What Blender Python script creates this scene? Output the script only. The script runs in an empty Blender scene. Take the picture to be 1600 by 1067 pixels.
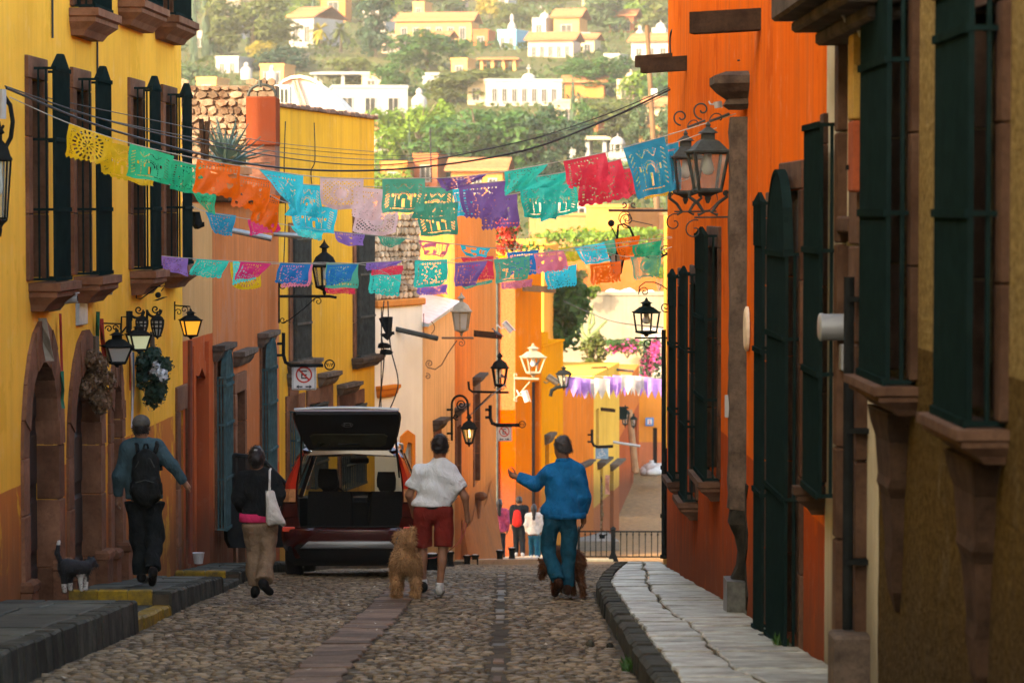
import bpy, math, random
import numpy as np
from mathutils import Matrix, Vector, noise as mnoise
R = math.radians
random.seed(7); np.random.seed(7)
scene = bpy.context.scene
COL = scene.collection

# ---------------------------------------------------------------- camera
CZ = 14.0                       # height of the lens above the datum
FPX = 4600.0                    # focal length in pixels of the 1600 px wide picture
TH = math.atan(203.5 / FPX)     # downward tilt
cam_d = bpy.data.cameras.new("camera")
cam_d.sensor_width = 36.0
cam_d.lens = FPX / 1600.0 * 36.0
cam_d.clip_start = 0.5
cam_d.clip_end = 4000.0
cam_d.dof.use_dof = True
cam_d.dof.focus_distance = 34.0
cam_d.dof.aperture_fstop = 4.0
cam = bpy.data.objects.new("camera", cam_d)
COL.objects.link(cam)
cam.location = (0, 0, CZ)
cam.rotation_euler = (math.pi / 2 - TH, 0, 0)
scene.camera = cam

# ---------------------------------------------------------------- light
SUN_DIR = Vector((-0.62, -0.66, 0.44)).normalized()      # towards the sun
world = bpy.data.worlds.new("World"); scene.world = world
world.use_nodes = True
wn = world.node_tree.nodes; wl = world.node_tree.links
for n in list(wn): wn.remove(n)
wo = wn.new("ShaderNodeOutputWorld"); wb = wn.new("ShaderNodeBackground"); ws = wn.new("ShaderNodeTexSky")
ws.sky_type = 'NISHITA'; ws.sun_disc = False
ws.sun_elevation = math.asin(SUN_DIR.z)
ws.sun_rotation = math.atan2(SUN_DIR.x, SUN_DIR.y)
ws.air_density = 1.0; ws.dust_density = 3.0; ws.ozone_density = 1.0
wb.inputs[1].default_value = 0.15
wl.new(ws.outputs[0], wb.inputs[0]); wl.new(wb.outputs[0], wo.inputs[0])
sun_d = bpy.data.lights.new("sun", 'SUN'); sun_d.energy = 2.0; sun_d.angle = R(0.53); sun_d.color = (1.0, 0.84, 0.60)
sun = bpy.data.objects.new("sun", sun_d); COL.objects.link(sun)
sun.rotation_euler = (-SUN_DIR).to_track_quat('-Z', 'Y').to_euler()
sun.location = (0, 0, 80)
scene.view_settings.view_transform = 'Standard'
scene.view_settings.look = 'None'
scene.view_settings.exposure = 2.9
try:
    scene.view_settings.use_white_balance = True
    scene.view_settings.white_balance_temperature = 7700
except Exception: pass
scene.view_settings.gamma = 1.0
scene.view_settings.use_curve_mapping = False
HAZE = 0.00022
scene.render.engine = 'CYCLES'
cy = scene.cycles
cy.max_bounces = 7; cy.diffuse_bounces = 4; cy.glossy_bounces = 3; cy.transmission_bounces = 4
cy.transparent_max_bounces = 12; cy.volume_bounces = 1; cy.caustics_reflective = False; cy.caustics_refractive = False

# ---------------------------------------------------------------- picture <-> place
ct, st_ = math.cos(TH), math.sin(TH)
def P(px, py, Y):
    """point of the place seen at pixel (px, py) of the photograph, Y metres down the street"""
    cx = (px - 800.0) / FPX; cyy = (533.5 - py) / FPX
    d = Vector((cx, ct + cyy * st_, -st_ + cyy * ct))
    return Vector((0, 0, CZ)) + d * (Y / d.y)
def M_(Y): return Y / FPX       # metres per pixel at that distance

GY = [-70, 0, 10, 20, 30, 39, 50, 60, 70, 84, 95, 103, 130, 170, 260]
GZ = [4.2, -1.6, -2.43, -3.25, -4.07, -4.83, -6.09, -7.24, -8.39, -10.0, -10.75, -11.2, -11.4, -13.5, -15]
def gz(Y): return CZ + float(np.interp(Y, GY, GZ))
# ---------------------------------------------------------------- helpers
class MB:
    """collects shapes and links them as one mesh object"""
    def __init__(s, T=None): s.v = []; s.f = []; s.T = T; s.uv = None
    def av(s, p):
        p = Vector(p)
        if s.T is not None: p = s.T @ p
        s.v.append((p.x, p.y, p.z)); return len(s.v) - 1
    def poly(s, pts): s.f.append([s.av(p) for p in pts])
    def hexa(s, c):   # 8 corners: bottom 4 ccw, top 4 ccw
        i = [s.av(p) for p in c]
        for q in ((3,2,1,0),(4,5,6,7),(0,1,5,4),(1,2,6,5),(2,3,7,6),(3,0,4,7)): s.f.append([i[k] for k in q])
    def bx(s, x0, x1, y0, y1, z0, z1):
        s.hexa([(x0,y0,z0),(x1,y0,z0),(x1,y1,z0),(x0,y1,z0),(x0,y0,z1),(x1,y0,z1),(x1,y1,z1),(x0,y1,z1)])
    def cb(s, x0, x1, y0, y1, z0, z1, b=0.01):
        """box with chamfered edges along the outline seen from the front and top"""
        s.loft([[(x0+b,y0+b,z0),(x1-b,y0+b,z0),(x1-b,y1,z0),(x0+b,y1,z0)],
                [(x0,y0,z0+b),(x1,y0,z0+b),(x1,y1,z0+b),(x0,y1,z0+b)],
                [(x0,y0,z1-b),(x1,y0,z1-b),(x1,y1,z1-b),(x0,y1,z1-b)],
                [(x0+b,y0+b,z1),(x1-b,y0+b,z1),(x1-b,y1,z1),(x0+b,y1,z1)]])
    def loft(s, rings, cap=True, closed=True):
        idx = [[s.av(p) for p in r] for r in rings]
        n = len(idx[0])
        for a, b in zip(idx, idx[1:]):
            for k in range(n if closed else n - 1):
                k2 = (k + 1) % n
                s.f.append([a[k], a[k2], b[k2], b[k]])
        if cap and closed:
            s.f.append(idx[0][::-1]); s.f.append(idx[-1][:])
    def lathe(s, prof, c=(0,0,0), seg=12, sx=1, sy=1, ph=0.0, cap=True):
        c = Vector(c); rings = []
        for r, z in prof:
            rings.append([(c.x + sx*r*math.cos(ph+2*math.pi*k/seg), c.y + sy*r*math.sin(ph+2*math.pi*k/seg), c.z + z) for k in range(seg)])
        s.loft(rings, cap)
    def tube(s, pts, r, seg=6, r1=None, cap=True):
        pts = [Vector(p) for p in pts]
        if len(pts) < 2: return
        rings = []; up = None; n = len(pts)
        for i, p in enumerate(pts):
            t = (pts[min(i+1, n-1)] - pts[max(i-1, 0)])
            if t.length < 1e-9: t = Vector((0,0,1))
            t.normalize()
            if up is None:
                a = Vector((0,0,1)) if abs(t.z) < 0.9 else Vector((0,1,0))
                up = (a - t*a.dot(t)).normalized()
            else:
                up = up - t*up.dot(t)
                up = up.normalized() if up.length > 1e-6 else t.orthogonal().normalized()
            w = t.cross(up)
            rr = (r[i] if isinstance(r, (list, tuple)) else (r if r1 is None else r + (r1-r)*i/(n-1)))
            rings.append([p + (up*math.cos(2*math.pi*k/seg) + w*math.sin(2*math.pi*k/seg))*rr for k in range(seg)])
        s.loft(rings, cap)
    def ball(s, c, r, seg=10, rings=6, sc=(1,1,1)):
        c = Vector(c); R_ = []
        for i in range(rings+1):
            a = -math.pi/2 + math.pi*i/rings
            a = max(-math.pi/2+0.05, min(math.pi/2-0.05, a))
            R_.append([(c.x+sc[0]*r*math.cos(a)*math.cos(2*math.pi*k/seg), c.y+sc[1]*r*math.cos(a)*math.sin(2*math.pi*k/seg), c.z+sc[2]*r*math.sin(a)) for k in range(seg)])
        s.loft(R_)
    def prism(s, poly, y0, y1):
        """polygon in the x-z plane pushed from y0 to y1"""
        s.loft([[(x, y0, z) for x, z in poly], [(x, y1, z) for x, z in poly]])
    def build(s, name, mat, parent=None, smooth=False, loc=None, autosmooth=None):
        me = bpy.data.meshes.new(name)
        v = s.v
        if loc is not None:
            v = [(a-loc[0], b-loc[1], c-loc[2]) for a, b, c in v]
        me.from_pydata(v, [], s.f)
        me.materials.append(mat)
        if smooth:
            me.polygons.foreach_set('use_smooth', [True]*len(me.polygons))
            if autosmooth:
                try: me.set_sharp_from_angle(angle=R(autosmooth))
                except Exception: pass
        me.update()
        o = bpy.data.objects.new(name, me); COL.objects.link(o)
        if parent is not None: o.parent = parent
        if loc is not None: o.location = loc
        return o

def tag(o, label=None, cat=None, group=None, kind=None):
    if label: o['label'] = label
    if cat: o['category'] = cat
    if group: o['group'] = group
    if kind: o['kind'] = kind
    return o
def thing(name, label, cat, loc=(0,0,0), rz=0.0, group=None, rx=0.0):
    o = bpy.data.objects.new(name, None); COL.objects.link(o)
    o.empty_display_size = 0.2
    o.location = loc; o.rotation_euler = (rx, 0, rz)
    return tag(o, label, cat, group)
def kids(o): return [c for c in o.children]
def dup(o, parent=None, loc=None, rz=None, label=None, scale=None):
    c = o.copy(); COL.objects.link(c); c.parent = parent
    if loc is not None: c.location = loc
    if rz is not None: c.rotation_euler.z = rz
    if scale is not None: c.scale = scale
    if label: c['label'] = label
    for k in kids(o): dup(k, c)
    return c
def rawmesh(name, v, f, mat, parent=None, smooth=False, mats=None, midx=None):
    me = bpy.data.meshes.new(name)
    me.from_pydata(v if isinstance(v, list) else v.tolist(), [], f if isinstance(f, list) else f.tolist())
    for m in (mats or [mat]): me.materials.append(m)
    if midx is not None: me.polygons.foreach_set('material_index', midx)
    if smooth: me.polygons.foreach_set('use_smooth', [True]*len(me.polygons))
    me.update()
    o = bpy.data.objects.new(name, me); COL.objects.link(o)
    if parent is not None: o.parent = parent
    return o
def spiral(c, r0, a0, turns, n=22, r1=0.15, flip=1):
    """2-D scroll ending near its centre: list of (x, y)"""
    out = []
    for i in range(n+1):
        t = i/n; r = r0*(1-t*(1-r1)); a = a0 + flip*turns*2*math.pi*t
        out.append((c[0]+r*math.cos(a), c[1]+r*math.sin(a)))
    return out
def arc(c, r, a0, a1, n=14, ry=None):
    return [(c[0]+r*math.cos(R(a0+(a1-a0)*i/n)), c[1]+(ry or r)*math.sin(R(a0+(a1-a0)*i/n))) for i in range(n+1)]

# ---------------------------------------------------------------- materials
def new_mat(name):
    m = bpy.data.materials.new(name); m.use_nodes = True
    nt = m.node_tree
    return m, nt.nodes, nt.links, nt.nodes["Principled BSDF"]
def mixc(n, l, fac, a, b, mode='MIX'):
    x = n.new("ShaderNodeMix"); x.data_type = 'RGBA'; x.blend_type = mode
    if isinstance(fac, (int, float)): x.inputs[0].default_value = fac
    else: l.new(fac, x.inputs[0])
    for v, i in ((a, 6), (b, 7)):
        if isinstance(v, (tuple, list)): x.inputs[i].default_value = (v[0], v[1], v[2], 1)
        else: l.new(v, x.inputs[i])
    return x.outputs[2]
def ramp(n, l, src, lo, hi, a=0.0, b=1.0):
    x = n.new("ShaderNodeMapRange"); x.inputs[1].default_value = lo; x.inputs[2].default_value = hi
    x.inputs[3].default_value = a; x.inputs[4].default_value = b
    l.new(src, x.inputs[0]); return x.outputs[0]
def noise_(n, l, vec, scale, detail=4, rough=0.6):
    x = n.new("ShaderNodeTexNoise"); x.inputs['Scale'].default_value = scale; x.inputs['Detail'].default_value = detail
    x.inputs['Roughness'].default_value = rough
    if vec is not None: l.new(vec, x.inputs['Vector'])
    return x.outputs['Fac']
def mapping(n, l, vec, sc):
    x = n.new("ShaderNodeMapping"); x.inputs['Scale'].default_value = sc; l.new(vec, x.inputs['Vector']); return x.outputs[0]
def bump_(n, l, bs, h, strength, dist=0.01):
    b = n.new("ShaderNodeBump"); b.inputs['Strength'].default_value = strength; b.inputs['Distance'].default_value = dist
    l.new(h, b.inputs['Height']); l.new(b.outputs[0], bs.inputs['Normal'])
def mulc(c, k): return (c[0]*k, c[1]*k, c[2]*k)
MATS = {}
def simple(name, col, rough=0.6, metal=0.0, var=0.25, scale=6.0, bump=0.0, spec=0.3, rnd=0.0, coat=0.0):
    if name in MATS: return MATS[name]
    m, n, l, b = new_mat(name); MATS[name] = m
    geo = n.new("ShaderNodeTexCoord").outputs['Object']
    f = noise_(n, l, geo, scale, 5)
    c = mixc(n, l, ramp(n, l, f, 0.3, 0.7), mulc(col, 1-var), mulc(col, 1+var*0.6))
    if rnd:
        oi = n.new("ShaderNodeObjectInfo"); gi = n.new("ShaderNodeNewGeometry")
        ad = n.new("ShaderNodeMath"); ad.operation = 'ADD'; l.new(oi.outputs['Random'], ad.inputs[0]); l.new(gi.outputs['Random Per Island'], ad.inputs[1])
        fr = n.new("ShaderNodeMath"); fr.operation = 'FRACT'; l.new(ad.outputs[0], fr.inputs[0])
        hv = n.new("ShaderNodeHueSaturation"); l.new(c, hv.inputs['Color'])
        l.new(ramp(n, l, fr.outputs[0], 0, 1, 1-rnd, 1+rnd), hv.inputs['Value'])
        c = hv.outputs[0]
    l.new(c, b.inputs['Base Color'])
    b.inputs['Roughness'].default_value = rough; b.inputs['Metallic'].default_value = metal
    b.inputs['Specular IOR Level'].default_value = spec
    if coat: b.inputs['Coat Weight'].default_value = coat; b.inputs['Coat Roughness'].default_value = 0.05
    if bump:
        bump_(n, l, b, noise_(n, l, geo, scale*5, 5), bump, 0.01)
    return m
def plaster(name, col, dado=None, zs=None, rough=0.9, streak=0.3, bump=0.35, grime=(0.10,0.08,0.06), gr_amt=0.35, slope=0.0, coarse=0.0, patch=None, foot=True):
    """lime-washed wall: blotches, vertical run marks, fine grain; dado = colour painted below height zs"""
    m, n, l, b = new_mat(name)
    pos = n.new("ShaderNodeNewGeometry").outputs['Position']
    big = noise_(n, l, pos, 0.55, 4)
    med = noise_(n, l, pos, 3.0, 6, 0.65)
    run = noise_(n, l, mapping(n, l, pos, (5.5, 5.5, 0.22)), 1.0, 5, 0.6)
    run2 = noise_(n, l, mapping(n, l, pos, (22, 22, 0.35)), 1.0, 3, 0.5)
    base = col
    if dado is not None:
        sep = n.new("ShaderNodeSeparateXYZ"); l.new(pos, sep.inputs[0])
        wob = n.new("ShaderNodeMath"); wob.operation = 'MULTIPLY_ADD'; l.new(med, wob.inputs[0]); wob.inputs[1].default_value = 0.03
        l.new(sep.outputs[2], wob.inputs[2])
        hgt = wob.outputs[0]
        if slope:
            sl = n.new("ShaderNodeMath"); sl.operation = 'MULTIPLY_ADD'; l.new(sep.outputs[1], sl.inputs[0]); sl.inputs[1].default_value = slope
            l.new(hgt, sl.inputs[2]); hgt = sl.outputs[0]
        base = mixc(n, l, ramp(n, l, hgt, zs-0.004, zs+0.004), dado, col)
    dark = mixc(n, l, 0.5, base, grime)
    c = mixc(n, l, ramp(n, l, big, 0.40, 0.66, 0, 0.5), base, mixc(n, l, 1.0, base, (0.74,0.70,0.66), 'MULTIPLY'))
    c = mixc(n, l, ramp(n, l, run, 0.46, 0.70, 0, streak), c, dark)
    c = mixc(n, l, ramp(n, l, run2, 0.50, 0.72, 0, streak), c, mixc(n, l, 1.0, c, (0.66,0.60,0.56), 'MULTIPLY'))
    c = mixc(n, l, ramp(n, l, med, 0.55, 0.72, 0, gr_amt), c, dark)
    c = mixc(n, l, ramp(n, l, med, 0.42, 0.25, 0, 0.25), c, mixc(n, l, 0.35, base, (0.8,0.75,0.65)))
    if patch:
        pn = noise_(n, l, mapping(n, l, pos, (1, 1, .7)), 1.1, 6, 0.7)
        c = mixc(n, l, ramp(n, l, pn, 0.56, 0.60, 0, .75), c, patch)
    if foot:   # splash-back dirt along the foot of the wall, following the sloping street
        sp = n.new("ShaderNodeSeparateXYZ"); l.new(pos, sp.inputs[0])
        fa = n.new("ShaderNodeMath"); fa.operation = 'MULTIPLY_ADD'; l.new(sp.outputs[1], fa.inputs[0]); fa.inputs[1].default_value = .0825; l.new(sp.outputs[2], fa.inputs[2])
        fb = n.new("ShaderNodeMath"); fb.operation = 'MULTIPLY_ADD'; l.new(run, fb.inputs[0]); fb.inputs[1].default_value = -1.1; l.new(fa.outputs[0], fb.inputs[2])
        c = mixc(n, l, ramp(n, l, fb.outputs[0], CZ-1.75, CZ-.95, .62, 0), c, mulc(grime, .6))
    l.new(c, b.inputs['Base Color'])
    b.inputs['Roughness'].default_value = rough; b.inputs['Specular IOR Level'].default_value = 0.0
    h = noise_(n, l, pos, 45, 5, 0.7)
    if coarse:
        h2 = noise_(n, l, pos, 22, 4, 0.75)
        l.new(mixc(n, l, ramp(n, l, h2, 0.36, 0.62, 0.75, 0.0), c, mixc(n, l, 1.0, c, (0.30,0.27,0.22), 'MULTIPLY')), b.inputs['Base Color'])
        ad = n.new("ShaderNodeMath"); ad.operation = 'MULTIPLY_ADD'; l.new(h2, ad.inputs[0]); ad.inputs[1].default_value = coarse; l.new(h, ad.inputs[2]); h = ad.outputs[0]
    else:
        ad = n.new("ShaderNodeMath"); ad.operation = 'MULTIPLY_ADD'; l.new(med, ad.inputs[0]); ad.inputs[1].default_value = 2.0; l.new(h, ad.inputs[2]); h = ad.outputs[0]
    bump_(n, l, b, h, bump, 0.012)
    return m
def stone(name, col, col2, scale=4.0, bump=0.6, rough=0.9, rnd=0.25, spec=0.04):
    m, n, l, b = new_mat(name)
    pos = n.new("ShaderNodeNewGeometry").outputs['Position']
    a = noise_(n, l, pos, scale, 6, 0.7); f = noise_(n, l, pos, scale*7, 5, 0.7)
    c = mixc(n, l, ramp(n, l, a, 0.35, 0.68), col, col2)
    c = mixc(n, l, ramp(n, l, f, 0.5, 0.75, 0, 0.5), c, mulc(col, 0.4))
    oi = n.new("ShaderNodeObjectInfo"); gi = n.new("ShaderNodeNewGeometry")
    ad = n.new("ShaderNodeMath"); ad.operation = 'ADD'; l.new(oi.outputs['Random'], ad.inputs[0]); l.new(gi.outputs['Random Per Island'], ad.inputs[1])
    fr = n.new("ShaderNodeMath"); fr.operation = 'FRACT'; l.new(ad.outputs[0], fr.inputs[0])
    hv = n.new("ShaderNodeHueSaturation"); l.new(c, hv.inputs['Color'])
    l.new(ramp(n, l, fr.outputs[0], 0, 1, 1-rnd, 1+rnd), hv.inputs['Value'])
    l.new(hv.outputs[0], b.inputs['Base Color'])
    b.inputs['Roughness'].default_value = rough; b.inputs['Specular IOR Level'].default_value = spec
    bump_(n, l, b, f, bump, 0.01)
    return m
def leafmat(name, c1, c2, trans=0.35, rough=0.6):
    m, n, l, b = new_mat(name)
    gi = n.new("ShaderNodeNewGeometry")
    pos = n.new("ShaderNodeTexCoord").outputs['Object']
    a = noise_(n, l, pos, 0.6, 3)
    c = mixc(n, l, gi.outputs['Random Per Island'], c1, c2)
    c = mixc(n, l, ramp(n, l, a, 0.35, 0.7, 0, 0.6), c, mixc(n, l, 0.5, c2, c1))
    l.new(c, b.inputs['Base Color']); b.inputs['Roughness'].default_value = rough; b.inputs['Specular IOR Level'].default_value = 0.3
    t = n.new("ShaderNodeBsdfTranslucent"); l.new(mixc(n, l, 1.0, c, (1.25,1.25,0.6), 'MULTIPLY'), t.inputs[0])
    mx = n.new("ShaderNodeMixShader"); mx.inputs[0].default_value = trans
    out = n["Material Output"]
    l.new(b.outputs[0], mx.inputs[1]); l.new(t.outputs[0], mx.inputs[2]); l.new(mx.outputs[0], out.inputs[0])
    return m
def paper(name, c):
    m, n, l, b = new_mat(name)
    pos = n.new("ShaderNodeNewGeometry").outputs['Position']
    f = noise_(n, l, pos, 9, 3)
    cc = mixc(n, l, ramp(n, l, f, 0.35, 0.65), mulc(c, 0.82), c)
    l.new(cc, b.inputs['Base Color']); b.inputs['Roughness'].default_value = 0.55; bump_(n, l, b, noise_(n, l, pos, 16, 4, .6), .6, .02)
    t = n.new("ShaderNodeBsdfTranslucent"); l.new(cc, t.inputs[0])
    mx = n.new("ShaderNodeMixShader"); mx.inputs[0].default_value = 0.45
    l.new(b.outputs[0], mx.inputs[1]); l.new(t.outputs[0], mx.inputs[2]); l.new(mx.outputs[0], n["Material Output"].inputs[0])
    return m
def glassmat(name, tint=(0.9,0.95,0.95), alpha=0.25, rough=0.08):
    m, n, l, b = new_mat(name)
    t = n.new("ShaderNodeBsdfTransparent"); t.inputs[0].default_value = (*tint, 1)
    b.inputs['Base Color'].default_value = (*mulc(tint, 0.5), 1); b.inputs['Roughness'].default_value = rough
    mx = n.new("ShaderNodeMixShader"); mx.inputs[0].default_value = alpha
    l.new(t.outputs[0], mx.inputs[1]); l.new(b.outputs[0], mx.inputs[2]); l.new(mx.outputs[0], n["Material Output"].inputs[0])
    return m
def emit(name, col, s):
    m, n, l, b = new_mat(name)
    b.inputs['Base Color'].default_value = (*mulc(col, 0.6), 1)
    b.inputs['Emission Color'].default_value = (*col, 1); b.inputs['Emission Strength'].default_value = s
    return m

iron = simple('black_iron', (0.012,0.014,0.014), 0.45, 0.0, 0.4, 9, 0.15, spec=0.0)
iron_green = simple('green_painted_iron', (0.0065,0.0155,0.0145), 0.5, 0.0, 0.3, 7, 0.1, spec=0.0)
iron_teal = simple('weathered_teal_iron', (0.055,0.10,0.10), 0.6, 0.0, 0.4, 9, 0.2, spec=0.0)
iron_grey = simple('worn_grey_iron', (0.055,0.062,0.058), 0.55, 0.2, 0.4, 8, 0.2, spec=0.0)
cream_metal = simple('cream_painted_metal', (0.24,0.20,0.14), 0.6, 0, 0.3, 12, 0.2)
quarry = stone('pink_quarry_stone', (0.115,0.048,0.025), (0.21,0.098,0.055), 3.0, 0.5)
quarry_brown = stone('brown_quarry_stone', (0.05,0.026,0.016), (0.105,0.06,0.038), 3.0, 0.5)
quarry_dark = stone('weathered_quarry_stone', (0.05,0.038,0.03), (0.14,0.105,0.08), 4.0, 0.8)
old_wood = stone('old_brown_wood', (0.024,0.014,0.009), (0.062,0.036,0.022), 5.0, 0.5)
dark_wood = simple('dark_door_wood', (0.022,0.013,0.010), 0.6, 0, 0.4, 5, 0.2)
dark_void = simple('dim_interior', (0.012,0.011,0.010), 0.9)
white_plastic = simple('white_plastic', (0.34,0.34,0.33), 0.4, 0, 0.12, 8)
cable = simple('black_cable', (0.012,0.012,0.013), 0.6)
cord = simple('pale_cord', (0.4,0.38,0.32), 0.8)
win_glass = simple('window_glass', (0.010,0.012,0.012), 0.3, 0, 0.3, 3)
lamp_glass = glassmat('lamp_glass', (0.85,0.9,0.88), 0.22)
frosted = glassmat('milky_lamp_glass', (0.8,0.8,0.74), 0.7, 0.4)
bulb_off = simple('unlit_bulb', (0.6,0.6,0.55), 0.2)
bulb_white = emit('lit_white_bulb', (1.0,0.95,0.85), 2.5)
bulb_amber = emit('lit_amber_bulb', (1.0,0.55,0.12), 3)
amber_glass = emit('amber_lamp_glass', (1.0,0.42,0.04), 0.13)
pale_glass = emit('glowing_pale_glass', (0.75,0.85,0.55), 0.045)
# ---------------------------------------------------------------- ground, road, pavements
cobble_m = stone('river_cobble', (0.078,0.055,0.032), (0.195,0.145,0.085), 1.4, 0.8, 0.65, 0.5, 0.14)
grout_m = stone('earth_between_cobbles', (0.036,0.028,0.019), (0.08,0.062,0.042), 2.0, 0.8, 0.9, 0.0)
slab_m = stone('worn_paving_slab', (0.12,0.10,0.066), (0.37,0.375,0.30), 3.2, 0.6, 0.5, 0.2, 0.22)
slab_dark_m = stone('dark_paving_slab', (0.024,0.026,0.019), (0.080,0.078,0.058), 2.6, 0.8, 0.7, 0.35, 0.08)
pink_slab_m = stone('pinkish_road_slab', (0.088,0.056,0.036), (0.170,0.114,0.076), 5.0, 0.6, 0.75, 0.4, 0.06)
kerb_m = stone('dark_kerb_stone', (0.02,0.021,0.017), (0.065,0.062,0.046), 3.0, 0.8, 0.8, 0.35, 0.04)
yellow_paint = stone('chipped_yellow_paint', (0.27,0.165,0.015), (0.055,0.045,0.025), 7.0, 0.5, 0.6, 0.15)
farroad_m = stone('far_cobbled_road', (0.15,0.08,0.030), (0.33,0.18,0.070), 5.0, 1.0, 0.7, 0.0)
soil_m = stone('dry_hill_soil', (0.035,0.045,0.014), (0.085,0.075,0.03), 0.10, 0.3, 0.95, 0.0)

LK = ([0, 38, 44, 47.2, 53, 60, 63, 70, 80, 90, 103], [-3.4, -3.35, -3.1, -2.85, -1.85, -0.95, 0.55, 0.95, 1.15, 1.5, 2.6])
RK = ([0, 28, 33, 36, 40, 42.5], [0.92, 0.90, 0.95, 1.12, 1.45, 2.0])
def lk(Y): return float(np.interp(Y, *LK))
def rk(Y): return float(np.interp(Y, *RK))

rows = [-70, -30, -6, 0, 5] + [10 + 0.5*i for i in range(0, 260)] + [140, 150, 170]
xs = [-30, -10, -6] + [-5 + 0.5*i for i in range(25)] + [10, 16, 30]
V = [(x, Y, gz(Y) + 0.012*math.sin(x*2.1+Y*0.7)) for Y in rows for x in xs]
nx = len(xs)
F = [[a*nx+b, a*nx+b+1, (a+1)*nx+b+1, (a+1)*nx+b] for a in range(len(rows)-1) for b in range(nx-1)]
mi = [0 if rows[a] < 61.5 else 1 for a in range(len(rows)-1) for b in range(nx-1)]
road = rawmesh('road', V, F, None, None, True, [grout_m, farroad_m], mi)
tag(road, kind='structure')

def strip_x(Y): return -1.42 + (Y-20)*0.012         # centre line of the pinkish slab band
def strip2_x(Y): return -0.10 - (Y-20)*0.002         # thin line of slabs towards the right kerb
rs = np.random.RandomState(3)
def stone_shape(w, d, h, rs, n=7):
    """irregular rounded cobble; n-gon, three rings"""
    a0 = rs.rand()*6.28; rr = 0.80+0.32*rs.rand(n)
    V = []
    for k in range(n):
        a = a0 + 2*math.pi*k/n
        V.append((rr[k]*w*math.cos(a), rr[k]*d*math.sin(a), -0.02))
    for k in range(n):
        a = a0 + 2*math.pi*k/n
        V.append((0.86*rr[k]*w*math.cos(a), 0.86*rr[k]*d*math.sin(a), h*0.62))
    for k in range(n):
        a = a0 + 2*math.pi*k/n
        V.append((0.45*rr[k]*w*math.cos(a), 0.45*rr[k]*d*math.sin(a), h*(0.9+0.2*rs.rand())))
    F = []
    for q in range(2):
        for k in range(n):
            k2 = (k+1) % n
            F.append([q*n+k, q*n+k2, (q+1)*n+k2, (q+1)*n+k])
    F.append(list(range(2*n, 3*n)))
    return V, F
# stone centres
cent = []
Y = 17.4; r_ = 0
while Y < 63:
    st = 0.088 + 0.02*rs.rand()
    x0 = lk(Y)+0.05
    x1 = (rk(Y)-0.05) if Y < 42 else 5.2
    x = x0 + 0.07*(r_ % 2) + 0.05*rs.rand()
    while x < x1:
        w = 0.028 + 0.036*rs.rand()**1.5
        if not (abs(x-strip_x(Y)) < 0.21+0.03 and Y < 36) and not (abs(x-strip2_x(Y)) < 0.08 and Y < 44):
            cent.append((x + 0.03*(rs.rand()-.5), Y + 0.05*(rs.rand()-.5), w))
        x += w*2 + 0.012 + 0.02*rs.rand()
    Y += st; r_ += 1
cent.sort(key=lambda c: c[1])
def road_z(x, Y): return gz(Y) + 0.012*math.sin(x*2.1+Y*0.7)
inview = [c for c in cent if P(0, 1067, c[1]).z < road_z(c[0], c[1]) + 0.2 and abs(c[0]/c[1]) < 0.18]
near = inview[:300]; nset = set(near)
shapes = []
for k in range(10):
    V, F = stone_shape(1, 0.95, 0.75, rs, 8)
    me = bpy.data.meshes.new('cobble'); me.from_pydata(V, [], F); me.materials.append(cobble_m)
    me.polygons.foreach_set('use_smooth', [True]*len(F)); shapes.append(me)
for i, (x, Y, w) in enumerate(near):
    o = bpy.data.objects.new('cobble', shapes[i % 10]); COL.objects.link(o); o.parent = road
    o.location = (x, Y, road_z(x, Y)+0.004); o.rotation_euler = (0.12*(rs.rand()-.5), 0.12*(rs.rand()-.5), rs.rand()*6.28)
    o.scale = (w*(0.9+0.3*rs.rand()), w*(0.9+0.3*rs.rand()), 0.014+0.014*rs.rand())
AV, AF = [], []; base = 0
for (x, Y, w) in cent:
    if (x, Y, w) in nset: continue
    V, F = stone_shape(w*(0.95+0.3*rs.rand()), w*(0.9+0.25*rs.rand()), 0.006+0.010*rs.rand(), rs, 6 if Y < 36 else 5)
    z = road_z(x, Y)+0.003; tx, ty = 0.14*(rs.rand()-.5), 0.14*(rs.rand()-.5)
    AV += [(x+a, Y+b, z+c+a*tx+b*ty+(gz(Y+b)-gz(Y))) for a, b, c in V]; AF += [[j+base for j in f] for f in F]; base += len(V)
cob = rawmesh('cobblestones', AV, AF, cobble_m, road, True); tag(cob, kind='stuff')

def slab_mesh(pts, zf, th, ch, rs, name, mat, parent, lift=0.0, jit=0.012):
    """paving slab from a plan polygon; edges chipped, top a little uneven"""
    out = []
    n = len(pts)
    for i in range(n):
        a = Vector(pts[i]); b = Vector(pts[(i+1) % n])
        out.append(a + Vector((jit*(rs.rand()-.5), jit*(rs.rand()-.5))))
        out.append((a+b)/2 + Vector((jit*1.4*(rs.rand()-.5), jit*1.4*(rs.rand()-.5))))
    c = sum(out, Vector((0, 0)))/len(out)
    tx, ty = 0.012*(rs.rand()-.5), 0.012*(rs.rand()-.5)
    def z(p): return zf(p.x, p.y) + lift + (p.x-c.x)*tx + (p.y-c.y)*ty
    mb = MB()
    i1 = [c + (p-c)*(1-ch/max((p-c).length, .05)) for p in out]
    mb.loft([[(p.x, p.y, z(p)-th) for p in out], [(p.x, p.y, z(p)-ch*0.8) for p in out], [(p.x, p.y, z(p)) for p in i1]])
    loc = (c.x, c.y, zf(c.x, c.y))
    return mb.build(name, mat, parent, loc=loc)

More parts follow.
